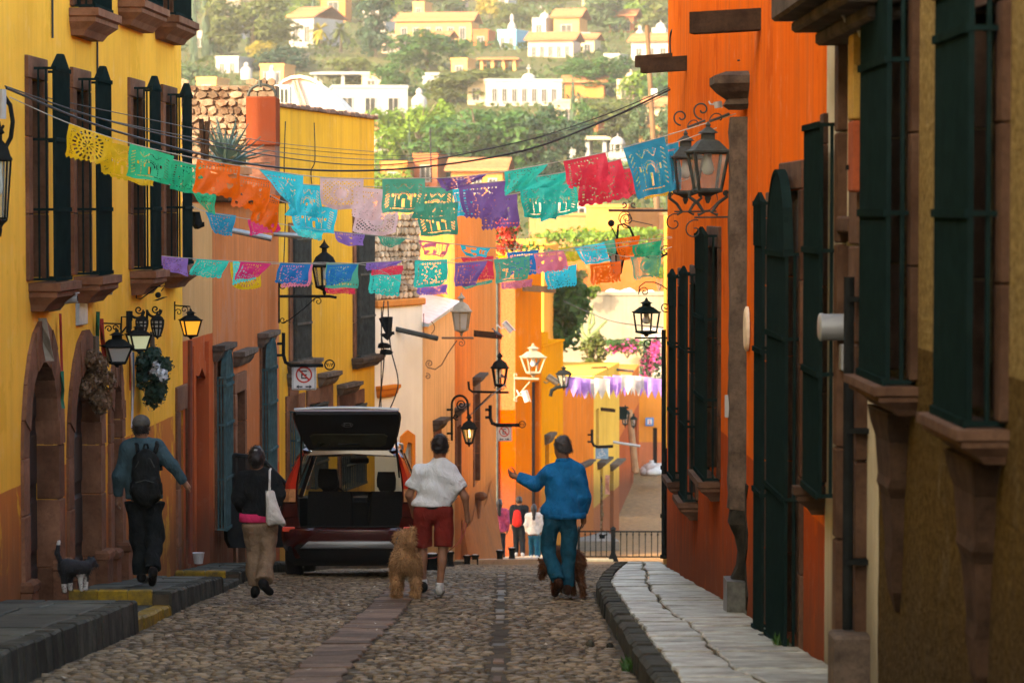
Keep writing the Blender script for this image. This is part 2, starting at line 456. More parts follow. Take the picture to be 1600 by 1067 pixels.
# bands of slabs let into the road
strip_m = stone('narrow_strip_slab', (0.07,0.055,0.036), (0.14,0.11,0.072), 4.0, 0.7, 0.7, 0.5, 0.2)
Y = 17.6
while Y < 36:
    d = 0.34+0.16*rs.rand(); xc = strip_x(Y); xd = strip_x(Y+d)
    slab_mesh([(xc-.20, Y), (xc+.20, Y), (xd+.20, Y+d-.012), (xd-.20, Y+d-.012)], road_z, .06, .012, rs, 'paving_slab', pink_slab_m, road, 0.014+.008*rs.rand(), .045)
    Y += d
Y = 17.6
while Y < 44:
    d = 0.30+0.3*rs.rand(); xc = strip2_x(Y); xd = strip2_x(Y+d); w = .03+.03*rs.rand()
    slab_mesh([(xc-w, Y), (xc+w, Y), (xd+w, Y+d-.015), (xd-w, Y+d-.015)], road_z, .06, .012, rs, 'paving_slab', strip_m if rs.rand() < .6 else pink_slab_m, road, 0.010) if rs.rand() < .45 else None
    Y += d

# pale scraps and dry leaves lying between the stones
LV, LF = [], []
for i in range(150):
    Y = 18+18*rs.rand(); x = lk(Y)+.1+(rk(Y)-lk(Y)-.2)*(rs.rand() if rs.rand() < .5 else rs.rand()**3*.5); a = rs.rand()*6.28; s_ = .012+.025*rs.rand(); z = road_z(x, Y)+.03; k = len(LV)
    for q in range(4): LV.append((x+s_*math.cos(a+q*1.57)*(1 if q % 2 else .45), Y+s_*math.sin(a+q*1.57)*(1 if q % 2 else .45), z+.012*(q == 1)))
    LF.append([k, k+1, k+2, k+3])
tag(rawmesh('litter', LV, LF, stone('pale_scraps', (0.16,0.12,0.07), (0.42,0.40,0.34), 9, 0, .8, .6), road), kind='stuff')
# right-hand pavement -------------------------------------------------------
HR = 0.17
def rwx(Y): return float(np.interp(Y, [12, 20, 37.5, 43], [2.22, 2.15, 1.98, 1.96]))
def zr(x, Y): return gz(Y) + HR - max(0, Y-38)*0.004
mb = MB()
prev = None
for i in range(0, 60):
    Y = 8 + 0.6*i
    if Y > 42.6: break
    a = (rk(Y)+0.03, Y); b = (rwx(Y)+0.6, Y)
    cur = [mb.av((a[0], Y, gz(Y)-0.2)), mb.av((a[0], Y, zr(0, Y)-0.03)), mb.av((b[0], Y, zr(0, Y)-0.03))]
    if prev:
        for k in range(2): mb.f.append([prev[k], prev[k+1], cur[k+1], cur[k]])
    prev = cur
pav_r = mb.build('pavement', grout_m); tag(pav_r, kind='structure')
Y = 15.2; fr = 0.5
while Y < 42.0:
    d = 0.42 + 0.5*rs.rand()
    d = min(d, 42.2-Y)
    f2 = max(0.36, min(0.62, fr + 0.10*(rs.rand()-.5)))
    Y2 = Y+d
    xa, xb = rk(Y)+.17, rk(Y2)+.17; wa, wb = rwx(Y)-.02, rwx(Y2)-.02
    ma, mb2 = xa+(wa-xa)*fr, xb+(wb-xb)*f2
    g = .014
    if rs.rand() < .75:
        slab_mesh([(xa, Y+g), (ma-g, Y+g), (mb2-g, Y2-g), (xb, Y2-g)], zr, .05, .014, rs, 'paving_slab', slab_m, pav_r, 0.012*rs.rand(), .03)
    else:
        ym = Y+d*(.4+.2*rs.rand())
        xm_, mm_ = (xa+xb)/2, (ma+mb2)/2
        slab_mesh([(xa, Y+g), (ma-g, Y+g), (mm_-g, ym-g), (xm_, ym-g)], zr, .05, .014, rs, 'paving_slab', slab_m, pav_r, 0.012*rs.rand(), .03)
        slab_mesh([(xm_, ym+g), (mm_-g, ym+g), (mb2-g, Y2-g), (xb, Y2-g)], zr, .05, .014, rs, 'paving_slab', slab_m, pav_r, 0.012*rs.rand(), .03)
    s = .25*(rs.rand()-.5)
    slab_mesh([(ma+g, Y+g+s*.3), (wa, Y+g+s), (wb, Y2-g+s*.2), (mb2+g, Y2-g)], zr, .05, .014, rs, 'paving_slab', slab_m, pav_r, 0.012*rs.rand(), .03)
    Y = Y2; fr = f2
Y = 14.5
while Y < 42.2:
    d = .30+.34*rs.rand(); Y2 = min(Y+d, 42.4)
    xa, xb = rk(Y), rk(Y2)
    o = .02*(rs.rand()-.5); h = .015*(rs.rand()-.3)
    mk = MB(); b = .018
    zz = [gz(Y)-.15, zr(0, Y)+h, gz(Y2)-.15, zr(0, Y2)+h]
    A = [(xa-.02+o, Y+.01), (xa+.15, Y+.01), (xb+.15, Y2-.01), (xb-.02+o, Y2-.01)]
    T_ = [(xa+.01+o+b, Y+.01+b), (xa+.15, Y+.01+b), (xb+.15, Y2-.01-b), (xb+.01+o+b, Y2-.01-b)]
    mk.loft([[(A[0][0],A[0][1],zz[0]),(A[1][0],A[1][1],zz[0]),(A[2][0],A[2][1],zz[2]),(A[3][0],A[3][1],zz[2])],
             [(A[0][0]+.015,A[0][1],zz[1]-.03),(A[1][0],A[1][1],zz[1]-.03),(A[2][0],A[2][1],zz[3]-.03),(A[3][0]+.015,A[3][1],zz[3]-.03)],
             [(T_[0][0],T_[0][1],zz[1]),(T_[1][0],T_[1][1],zz[1]),(T_[2][0],T_[2][1],zz[3]),(T_[3][0],T_[3][1],zz[3])]])
    mk.build('kerb_stone', kerb_m, pav_r)
    Y = Y2

# left-hand pavement: raised blocks with driveway dips between them --------------------
def lwx(Y): return float(np.interp(Y, [10, 26.2, 36.96, 47.2, 53.7, 55.7, 60, 72], [-5.19, -4.557, -4.14, -3.74, -2.51, -1.70, -1.17, -.39]))
LBH = ([0, 26.25, 26.3, 28.85, 28.9, 34.0, 34.05, 36.15, 36.2, 60], [.30, .28, .11, .10, .24, .18, .07, .07, .15, .12])
def lh(Y): return float(np.interp(Y, *LBH))
def zl(x, Y): return gz(Y) + lh(Y)
pav_l = None
mb = MB()
segs = [(8, 26.28), (26.28, 28.88), (28.88, 34.02), (34.02, 36.18), (36.18, 60)]
for a, b in segs:
    n = max(2, int((b-a)/0.6)); rings = []
    for i in range(n+1):
        Y = a + (b-a)*i/n; Ym = min(max(Y, a+.03), b-.03)
        z = gz(Y)+lh(Ym)-.035
        rings.append([(lk(Y)-.02, Y, gz(Y)-.2), (lk(Y)-.02, Y, z), (lwx(Y)-.6, Y, z), (lwx(Y)-.6, Y, gz(Y)-.2)])
    mb.loft(rings)
pav_l = mb.build('pavement', grout_m); tag(pav_l, kind='structure')
for si, (a, b) in enumerate(segs):
    Y = max(a, 16.5)+.01
    while Y < b-.05 and Y < 52:
        d = .5+.5*rs.rand(); Y2 = min(Y+d, b-.02)
        if b-Y2 < .2: Y2 = b-.02
        f = .45+.2*rs.rand(); g = .012
        xk0, xk1, w0, w1 = lk(Y)-.17, lk(Y2)-.17, lwx(Y)+.02, lwx(Y2)+.02
        m0, m1 = xk0+(w0-xk0)*f, xk1+(w1-xk1)*f
        hh = lambda x, y, a=a, b=b: gz(y)+lh(min(max(y, a+.03), b-.03))
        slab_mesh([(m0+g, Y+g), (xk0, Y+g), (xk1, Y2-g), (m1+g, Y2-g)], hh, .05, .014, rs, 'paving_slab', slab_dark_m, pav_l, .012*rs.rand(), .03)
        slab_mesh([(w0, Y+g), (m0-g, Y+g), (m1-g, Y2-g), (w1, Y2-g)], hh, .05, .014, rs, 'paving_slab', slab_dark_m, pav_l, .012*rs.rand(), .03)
        Y = Y2
    Y = max(a, 16.5)
    while Y < b-.03 and Y < 45:
        d = .17+.13*rs.rand() if si != 1 and si != 3 else .5
        Y2 = min(Y+d, b)
        Ym = min(max((Y+Y2)/2, a+.03), b-.03); h = lh(Ym)+.012*(rs.rand()-.4); o = .022*(rs.rand()-.5); e = .02
        x0, x1 = lk(Y), lk(Y2); g = .006
        mk = MB()
        mk.loft([[(x0-.16,Y+g,gz(Y)-.12),(x0+.02+o,Y+g,gz(Y)-.12),(x1+.02+o,Y2-g,gz(Y2)-.12),(x1-.16,Y2-g,gz(Y2)-.12)],
                 [(x0-.16,Y+g,gz(Y)+h-e),(x0+o,Y+g,gz(Y)+h-e),(x1+o,Y2-g,gz(Y2)+h-e),(x1-.16,Y2-g,gz(Y2)+h-e)],
                 [(x0-.16,Y+g,gz(Y)+h),(x0+o-e,Y+g+.008,gz(Y)+h),(x1+o-e,Y2-g-.008,gz(Y2)+h),(x1-.16,Y2-g,gz(Y2)+h)]])
        mk.build('kerb_stone', yellow_paint if si == 1 else kerb_m, pav_l)
        Y = Y2
# yellow painted step edges where a block rises from a dip
for Ys, h0, h1 in ((28.86, .10, .25), (36.16, .05, .16)):
    x = lk(Ys)-.18
    while x > lwx(Ys)+.1:
        w = .22+.1*rs.rand(); mk = MB()
        mk.cb(max(x-w+.006, lwx(Ys)+.02), x, Ys-.05, Ys+.04, gz(Ys)-.05, gz(Ys)+h1+.004, .012)
        mk.build('step_edge', yellow_paint, pav_l); x -= w
# widened pavement round the bend
mb = MB(); rings = []
for i in range(46):
    Y = 60+1.0*i
    xw = -8 if Y < 103 else 1.0
    z = gz(Y)+.12
    rings.append([(lk(Y), Y, gz(Y)-.3), (lk(Y), Y, z), (xw, Y, z), (xw, Y, gz(Y)-.3)])
mb.loft(rings)
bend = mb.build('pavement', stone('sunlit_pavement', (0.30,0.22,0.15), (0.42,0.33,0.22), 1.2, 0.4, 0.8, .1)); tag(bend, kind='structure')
# raised far pavement on the other side of the low fence
mb = MB(); mb.hexa([(1.9,90,gz(90)-.2),(3.3,90,gz(90)-.2),(3.1,101,gz(101)-.2),(1.6,101,gz(101)-.2),(1.9,90,gz(90)+.30),(3.3,90,gz(90)+.30),(3.1,101,gz(101)+.22),(1.6,101,gz(101)+.22)])
fp = mb.build('pavement', stone('far_pavement', (0.12,0.11,0.09), (0.22,0.19,0.15), 1.5, 0.4, 0.7, .1)); tag(fp, kind='structure')
# hillside
V, F = [], []
ys = [135, 140, 150, 165, 180, 200, 230, 260, 300, 350, 400, 450, 520, 600, 700]
xs2 = [-260 + 26*i for i in range(21)]
def hillz(x, Y):
    z0 = CZ - 28 + 0.122*Y
    if Y < 200: z0 = min(z0, float(np.interp(Y, [135, 140, 165, 185, 200], [CZ-13.5, CZ-13, CZ-8.5, CZ-6.2, CZ-3.6])))
    return z0 + .3*math.sin(x*.045+Y*.02) + .2*math.sin(Y*.05-x*.03)
for Y in ys:
    for x in xs2: V.append((x*(.6+Y/700), Y, hillz(x, Y)))
for a in range(len(ys)-1):
    for b in range(len(xs2)-1):
        k = a*len(xs2)+b; F.append([k, k+1, k+1+len(xs2), k+len(xs2)])
hill = rawmesh('hillside', V, F, soil_m, None, True); tag(hill, kind='structure')

# ---------------------------------------------------------------- warm morning haze in the valley
hz = MB(); hz.bx(-450, 450, -95, 720, CZ-24, CZ+95)
hm = bpy.data.materials.new('haze'); hm.use_nodes = True
for n_ in list(hm.node_tree.nodes):
    if n_.type != 'OUTPUT_MATERIAL': hm.node_tree.nodes.remove(n_)
pv = hm.node_tree.nodes.new('ShaderNodeVolumePrincipled'); pv.inputs['Color'].default_value = (1.0, 0.96, 0.86, 1); pv.inputs['Density'].default_value = HAZE; pv.inputs['Anisotropy'].default_value = 0.2
hm.node_tree.links.new(pv.outputs[0], hm.node_tree.nodes['Material Output'].inputs['Volume'])
hzo = hz.build('haze', hm); tag(hzo, kind='stuff')
# ---------------------------------------------------------------- walls and buildings
class Wall:
    """a street front: local x runs to the right as seen from the street, local y into the wall, z up"""
    def __init__(s, A, B, base):
        s.A = Vector((A[0], A[1])); s.B = Vector((B[0], B[1])); d = s.B - s.A
        s.L = d.length; s.u = d.normalized(); s.N = Vector((s.u.y, -s.u.x)); s.z0 = base
        s.rz = math.atan2(s.u.y, s.u.x); s.loc = (A[0], A[1], base)
    def hit(s, px, py, n=0.0):
        o = Vector((0, 0, CZ)); q = P(px, py, 10.0) - o
        q2 = Vector((q.x, q.y)); k = (s.A.dot(s.N) + n) / q2.dot(s.N)
        p = o + q*k
        return (Vector((p.x, p.y)) - s.A).dot(s.u), p.z - s.z0
    def uz(s, px, py, n=0.0): return s.hit(px, py, n)
    def world(s, u, n, z):
        p = s.A + s.u*u + s.N*n
        return Vector((p.x, p.y, z + s.z0))
    def thing(s, name, label, cat, group=None):
        return thing(name, label, cat, s.loc, s.rz, group)

def facade(W, par, u0, u1, z0, z1, ops, mat, depth=6.0, name='wall', y0=0.0, nogrid=False):
    """front with recessed openings [(u0,u1,z0,z1,depth)], returns, roof and back"""
    mb = MB()
    us = sorted({u0, u1} | {min(max(v, u0), u1) for o in ops for v in o[:2]})
    zs = sorted({z0, z1} | {min(max(v, z0), z1) for o in ops for v in o[2:4]})
    for a, b in zip(us, us[1:]):
        for c, d in zip(zs, zs[1:]):
            m, q = (a+b)/2, (c+d)/2
            if any(o[0] < m < o[1] and o[2] < q < o[3] for o in ops): continue
            mb.poly([(a,y0,c),(b,y0,c),(b,y0,d),(a,y0,d)])
    for a, b, c, d, dp in ops:
        dp += y0
        mb.poly([(a,y0,c),(a,y0,d),(a,dp,d),(a,dp,c)]); mb.poly([(b,y0,c),(b,dp,c),(b,dp,d),(b,y0,d)])
        mb.poly([(a,y0,d),(b,y0,d),(b,dp,d),(a,dp,d)]); mb.poly([(a,y0,c),(a,dp,c),(b,dp,c),(b,y0,c)])
    D = depth
    mb.poly([(u0,y0,z0),(u0,y0,z1),(u0,D,z1),(u0,D,z0)]); mb.poly([(u1,y0,z0),(u1,D,z0),(u1,D,z1),(u1,y0,z1)])
    mb.poly([(u0,y0,z1),(u1,y0,z1),(u1,D,z1),(u0,D,z1)]); mb.poly([(u0,D,z0),(u0,D,z1),(u1,D,z1),(u1,D,z0)])
    return mb.build(name, mat, par)

def grille(par, u0, u1, z0, z1, n, mat, nb, rings, top='flat', r=0.011, name='grille', side=2, y0=0.0):
    mb = MB(); nb = int(nb*1.9)
    um, hw = (u0+u1)/2, (u1-u0)/2
    def ztop(u):
        if top == 'arch':
            t = min(1, abs(u-um)/hw); return z1 - 0.55*hw*1.6*(1-math.sqrt(max(0, 1-t*t)))
        return z1
    for k in range(nb):
        u = u0 + (u1-u0)*k/(nb-1); zt = ztop(u)
        mb.bx(u-r, u+r, y0-n-r, y0-n+r, z0, zt)
    for k in range(1, side+1):
        y = y0-n*k/(side+1) if side > 0 else 0
        for u in (u0, u1): mb.bx(u-r*.8, u+r*.8, y-r*.8, y+r*.8, z0, ztop(u))
    for z in [z0+.01]+list(rings)+([z1-.01] if top == 'flat' else [ztop(u0)]):
        mb.bx(u0-r*1.6, u1+r*1.6, y0-n-r*2.2, y0-n-r*0.9, z-.02, z+.02)
        for u in (u0, u1): mb.bx(u-r*1.7, u+r*1.7, y0-n-r, y0, z-.012, z+.012)
    if top == 'arch':
        pts = [(u0+(u1-u0)*k/14, ztop(u0+(u1-u0)*k/14)) for k in range(15)]
        for (a, za), (b, zb) in zip(pts, pts[1:]):
            mb.hexa([(a,y0-n-.02,za),(b,y0-n-.02,zb),(b,y0-n+.05,zb),(a,y0-n+.05,za),(a,y0-n-.02,za+.035),(b,y0-n-.02,zb+.035),(b,y0-n+.05,zb+.035),(a,y0-n+.05,za+.035)])
    if top == 'gable':
        # little pointed metal hood on the outer corner
        u = um
        mb.loft([[(u-.30,y0-n-.03,z1),(u+.30,y0-n-.03,z1),(u+.30,y0-n+.05,z1),(u-.30,y0-n+.05,z1)],
                 [(u-.06,y0-n-.02,z1+.15),(u+.06,y0-n-.02,z1+.15),(u+.06,y0-n+.03,z1+.15),(u-.06,y0-n+.03,z1+.15)]])
        mb.bx(u0, u1, y0-n-.012, y0-n+.012, z1-.02, z1+.02)
    if top == 'hood':
        mb.bx(u0-.01, u1+.01, y0-n-.022, y0-n+.018, z1-.34, z1)
        mb.loft([[(u0-.03,y0-n-.03,z1),(u1+.03,y0-n-.03,z1),(u1+.03,y0-n+.025,z1),(u0-.03,y0-n+.025,z1)],[(um-.05,y0-n-.01,z1+.09),(um+.05,y0-n-.01,z1+.09),(um+.05,y0-n+.01,z1+.09),(um-.05,y0-n+.01,z1+.09)]])
    return mb.build(name, mat, par)

def sill_profile(par, u0, u1, z, out, h, mat, name='sill', y0=0.0):
    """moulded stone ledge: slab with a tapering moulding under it"""
    mb = MB()
    steps = [(out, 0.0), (out, -.28*h), (out*.88, -.34*h), (out*.88, -.5*h), (out*.62, -.72*h), (out*.55, -.78*h), (out*.40, -1.0*h)]
    rings = []
    for o, dz in steps:
        e = (out-o)*.6
        rings.append([(u0+e, y0, z+dz), (u0+e, y0-o, z+dz), (u1-e, y0-o, z+dz), (u1-e, y0, z+dz)])
    mb.loft(rings)
    return mb.build(name, mat, par)

def cornice(par, u0, u1, z, out, h, mat, name='lintel_ledge'):
    mb = MB(); rings = []
    for o, dz in [(out, 0), (out, -.3*h), (out*.7, -.45*h), (out*.6, -.7*h), (out*.3, -1*h)]:
        e = (out-o)*.5
        rings.append([(u0+e, 0, z+dz), (u0+e, -o, z+dz), (u1-e, -o, z+dz), (u1-e, 0, z+dz)])
    mb.loft(rings); return mb.build(name, mat, par)

def frame_rect(par, u0, u1, z0, z1, w, proud, mat, name='frame', bottom=False, inner=0.07, y0=0.0):
    """stone surround of separate blocks: jambs and lintel"""
    mb = MB(); p = y0-proud; q = y0+inner
    for a, b in ((u0-w, u0+.012), (u1-.012, u1+w)):
        z = z0; k = 0
        while z < z1-.01:
            z2 = min(z1, z+.62+.1*((k*7) % 3)); 
            if z1-z2 < .25: z2 = z1
            mb.cb(a, b, p, q+.02, z+.003, z2-.003, .008); z = z2; k += 1
    mb.cb(u0-w, u1+w, p, q+.02, z1+.003, z1+w*1.25, .008)
    if bottom: mb.cb(u0-w, u1+w, p, q+.02, z0-w, z0-.003, .008)
    return mb.build(name, mat, par)

def panel_door(par, u0, u1, z0, z1, y, mat, name='door', leaves=2, rows=3):
    mb = MB()
    mb.bx(u0, u1, y, y+.05, z0, z1)
    w = (u1-u0)/leaves
    for k in range(leaves):
        for r in range(rows):
            a, b = u0+k*w+.05, u0+(k+1)*w-.05; c, d = z0+(z1-z0)*r/rows+.05, z0+(z1-z0)*(r+1)/rows-.05
            mb.loft([[(a,y-.001,c),(b,y-.001,c),(b,y-.001,d),(a,y-.001,d)],[(a+.04,y-.025,c+.04),(b-.04,y-.025,c+.04),(b-.04,y-.025,d-.04),(a+.04,y-.025,d-.04)]])
    return mb.build(name, mat, par)

def casement(par, u0, u1, z0, z1, y, name='window', mat=None, bars=2, rows=3):
    """glazed window: glass sheet with wooden frame and glazing bars as its child"""
    mb = MB(); mb.bx(u0, u1, y+.012, y+.02, z0, z1)
    w = mb.build(name, win_glass, par)
    m2 = MB()
    f = .05
    m2.bx(u0, u0+f, y-.02, y+.011, z0, z1); m2.bx(u1-f, u1, y-.02, y+.011, z0, z1)
    m2.bx(u0+f, u1-f, y-.02, y+.011, z0, z0+f); m2.bx(u0+f, u1-f, y-.02, y+.011, z1-f, z1)
    for k in range(1, bars): 
        u = u0+(u1-u0)*k/bars; m2.bx(u-.02, u+.02, y-.016, y+.011, z0+f, z1-f)
    for k in range(1, rows):
        z = z0+(z1-z0)*k/rows; m2.bx(u0+f, u1-f, y-.012, y+.0105, z-.015, z+.015)
    m2.build('casement_frame', mat or dark_wood, w)
    return w

def pxwin(W, fr, n):
    """front px range and y range -> u0,u1,z0,z1 measured on the plane n metres in front of the wall"""
    xa, xb, yt, yb = fr
    u0, _ = W.hit(xa, (yt+yb)/2, n); u1, _ = W.hit(xb, (yt+yb)/2, n)
    if u0 > u1: u0, u1 = u1, u0
    xm = (xa+xb)/2
    return u0, u1, W.hit(xm, yb, n)[1], W.hit(xm, yt, n)[1]

# ============================================================ LEFT ROW
# 1 ---- big ochre house
W1 = Wall((-7.92, -60.0), (-4.14, 36.96), gz(16))  # run on unseen behind the camera to shade the near street
b = W1.thing('ochre_house', 'tall ochre yellow house with rust dado and two storeys of barred windows', 'house')
zc = CZ - W1.z0                       # horizon height in wall coordinates
m_l1 = plaster('ochre_limewash', (0.86,0.45,0.06), (0.50,0.165,0.042), CZ-2.5, streak=.22, gr_amt=.25, patch=(0.70,0.36,0.04))
wins = [(85,108,110,437,5), (152,173,127,428,5), (236,250,140,420,4), (286.5,299,150,412,4)]
ops = []; wl_ = []; FR_ = []
for xa, xb, yt, yb, nb in wins:
    u0, u1, z0, z1 = pxwin(W1, (xa, xb, yt, yb), .22)
    wl_.append((u0, u1, z0, z1)); fa, fb = {85:(45.5,65), 152:(115,134), 236:(204,219.5), 286.5:(255,270.5)}[xa]; fa, fb = W1.hit(fa, 300)[0], W1.hit(fb, 300)[0]; FR_.append((fa, fb)); ops.append((fa, fb, z0+.02, z1-.10, .14))
ups = [(218,250,-260,5), (272,297,-230,28)]
for xa, xb, yt, yb in ups:
    u0, u1, z0, z1 = pxwin(W1, (xa, xb, yt, yb), .22); wl_.append((u0, u1, z0, z1)); FR_.append((u0+.0, u1-.2)); ops.append((u0+.0, u1-.2, z0+.02, z1-.1, .14))
# an upper window partly hidden further left, only its ledge shows
u0 = W1.hit(112, 0)[0]; wl_.append((u0, u0+1.0, zc+2.05, zc+4.1)); FR_.append((u0+.06, u0+.94)); ops.append((u0+.06, u0+.94, zc+2.07, zc+4, .14))
doors = []
for xa, xb, yt, yb, dp in ((41,88,565,935,.24), (111,153.5,575,915,.22), (173.5,187,600,900,.2), (279,290,640,890,.14)):
    u0 = W1.hit(xa, 700)[0]; u1 = W1.hit(xb, 700)[0]; zt = W1.hit((xa+xb)/2, yt)[1]; zb = W1.hit(xb, yb)[1]-.25
    doors.append((u0, u1, zb, zt)); ops.append((u0, u1, zb, zt, dp))
facade(W1, b, 0, W1.L, -3.5, zc+8.2, ops, m_l1, 7.0)  # raised out of view so that it shades the right-hand walls
mb = MB(); mb.cb(-.02, W1.L+.10, -.16, .5, zc+8.2, zc+8.45, .03); mb.cb(-.02, W1.L+.06, -.08, .5, zc+7.95, zc+8.195, .03); mb.build('cornice', quarry, b)
for i, (u0, u1, z0, z1) in enumerate(wl_):
    w = casement(b, FR_[i][0], FR_[i][1], z0+.02, z1-.10, .10, 'window', dark_wood)
    frame_rect(w, FR_[i][0], FR_[i][1], z0, z1-.1, .17, .035, quarry, 'frame')
    sill_profile(w, u0-.16, u1+.2, z0-.02, .30, .27, quarry, 'sill')
    zz = [z0+(z1-z0)*k for k in (.335, .665)]
    grille(w, u0, u1, z0, z1, .22, iron_green, 9, zz, 'gable' if i < 4 else 'flat')
def arch_surround(par, u0, u1, zs_, zt, zb, w, proud, mat, name='arched_surround', inner_rise=None):
    """stone arch: jambs below zs_, pointed-round head from zs_ up to zt (inner), voussoirs as separate blocks"""
    mb = MB(); um, hw = (u0+u1)/2, (u1-u0)/2; rise = zt-zs_
    def inn(a): return (um-hw*math.cos(a), zs_+rise*math.sin(a)**1.0)
    def out(a): return (um-(hw+w)*math.cos(a), zs_+(rise+w*1.55)*math.sin(a))
    N = 11
    for k in range(N):
        a, c = math.pi*k/N, math.pi*(k+1)/N
        p = [inn(a+.004), out(a+.004), out(c-.004), inn(c-.004)]
        j = .006*((k*5) % 3)
        mb.prism(p, -proud-j, .23)
    # infill between arch and square recess behind it
    for s in range(N):
        a, c = math.pi*s/N, math.pi*(s+1)/N
        (xa, za), (xb, zb_) = inn(a), inn(c)
        mb.prism([(xa, za), (xa, zt+.02), (xb, zt+.02), (xb, zb_)], .03, .12)
    for a, c in ((u0-w, u0+.012), (u1-.012, u1+w)):
        z = zb; k = 0
        while z < zs_-.01:
            z2 = min(zs_, z+.55+.12*(k % 2))
            if zs_-z2 < .2: z2 = zs_
            mb.cb(a, c, -proud-.004*(k % 2), .19, z+.003, z2-.003, .01); z = z2; k += 1
        mb.cb(a-.03, c+.03, -proud-.07, .03, zb, zb+.55, .03); mb.cb(a-.05, c+.05, -proud-.10, .03, zb+.0, zb+.12, .02)
        mb.cb(a-.045, c+.045, -proud-.09, .03, zb+.50, zb+.62, .03)
    return mb.build(name, mat, par)
for i, (u0, u1, zb, zt) in enumerate(doors):
    d = panel_door(b, u0, u1, zb, zt, (.2, .18, .16, .1)[i], dark_wood, 'door', 2 if i < 2 else 1, 4)
    if i < 2: arch_surround(d, u0, u1, zt-.85, zt, zb, .26, .03, quarry)
    elif i == 2: arch_surround(d, u0, u1, zt-.4, zt, zb, .2, .03, quarry)
    else: frame_rect(d, u0, u1, zb, zt, .25, .03, quarry, 'stone_surround')
# small framed notice panel and runs of conduit
mb = MB(); u0, z1 = W1.hit(118, 470); u1 = W1.hit(131, 470)[0]; z0 = W1.hit(124, 508)[1]
mb.cb(u0, u1, -.04, 0, z0, z1, .01); tpan = mb.build('notice_plate', simple('pale_notice_plate', (0.32,0.36,0.36), .4, 0, .5, 4), None)
tpan.location = W1.loc; tpan.rotation_euler.z = W1.rz; tag(tpan, 'small pale notice plate on the ochre wall above the second arch', 'notice')
mb = MB()
for px, ya, yb in ((79, 60, -60), (149, 118, -50)):
    u = W1.hit(px, 50)[0]; mb.tube([(u, -.02, W1.hit(px, ya)[1]), (u, -.02, W1.hit(px, yb)[1])], .012, 5)
mb.build('conduit', cable, b)

# 2 ---- narrow beige and red house front
pxa, pxb = (-4.14, 36.975), (-4.036, 39.65)
W2 = Wall(pxa, pxb, gz(37))
zc = CZ - W2.z0
b2 = W2.thing('beige_and_red_house', 'narrow house front with beige plaster above and a red doorway below', 'house')
m_l2 = plaster('beige_over_red', (0.52,0.29,0.12), (0.44,0.09,0.028), CZ-1.62, streak=.35)
u0 = W2.hit(301, 700)[0]; u1 = W2.hit(321, 700)[0]; zt = W2.hit(312, 572)[1]
facade(W2, b2, 0, W2.L, -2.5, zc+.10, [(u0, u1, -1, zt, .22)], m_l2, 6)
panel_door(b2, u0, u1, -1, zt, .18, simple('dark_red_door', (0.13,0.022,0.014), .6, 0, .3, 4, .1), 'door', 1, 4)
mb = MB()
for k in range(9):
    t = k/9; a = u0+(u1-u0)*t; c = u0+(u1-u0)*(k+1)/9
    z = lambda q: zt-.02-.16*abs(math.sin(q*math.pi*1.5))*(.4+.6*q)
    mb.prism([(a, zt+.05), (a, z(t)), (c, z((k+1)/9)), (c, zt+.05)], -.015, .1)
mb.bx(u1, u1+.2, -.05, 0, -1.5, zt+.3); mb.bx(u0-.2, u0, -.05, 0, -1.5, zt+.3)
mb.build('moulded_door_head', m_l2, b2)

# 3 ---- brick-red plaster house
W3 = Wall((-4.035, 39.67), (-3.74, 47.2), gz(40)); zc = CZ - W3.z0
b3 = W3.thing('brick_red_house', 'low brick red plastered house with teal window cages and stone ledges', 'house')
m_l3 = plaster('brick_red_limewash', (0.50,0.165,0.058), (0.42,0.09,0.028), CZ-4.0, streak=.6, gr_amt=.3, patch=(0.42,0.17,0.085))
ops = []; items = []
for fr_, n, nb in (((351,363,560,824), .13, 8), ((420,432,541,770), .13, 8)):
    q = pxwin(W3, fr_, n); items.append((q, n, nb)); ops.append((q[0]+.05, q[1]-.05, q[2], q[3], .15))
ud = (W3.hit(367, 700)[0], W3.hit(379, 700)[0]); zt = W3.hit(373, 612)[1]; ops.append((ud[0], ud[1], -1.6, zt, .2))
facade(W3, b3, 0, W3.L, -3, zc+.12, ops, m_l3, 6.5)
mb = MB(); mb.cb(0, W3.L, -.22, .3, zc+.121, zc+.25, .02); mb.build('parapet_cap', old_wood, b3)
for q, n, nb in items:
    w = casement(b3, q[0]+.05, q[1]-.05, q[2], q[3], .1, 'window', dark_wood)
    frame_rect(w, q[0]+.05, q[1]-.05, q[2], q[3], .12, .03, quarry, 'frame')
    grille(w, q[0], q[1], q[2], q[3]+.1, n, iron_teal, nb, [q[2]+(q[3]-q[2])*k for k in (.3, .62, .85)], 'arch', .014)
d = panel_door(b3, ud[0], ud[1], -1.6, zt, .16, dark_wood, 'door', 1, 4); frame_rect(d, ud[0], ud[1], -1.6, zt, .22, .04, quarry, 'stone_surround')
for xa, xb, y in ((332,352,537), (364,386,546), (402,422,518)):
    u0 = W3.hit(xa, y)[0]; u1 = W3.hit(xb, y)[0]; cornice(b3, u0, u1, W3.hit((xa+xb)/2, y)[1], .17, .22, quarry_dark)
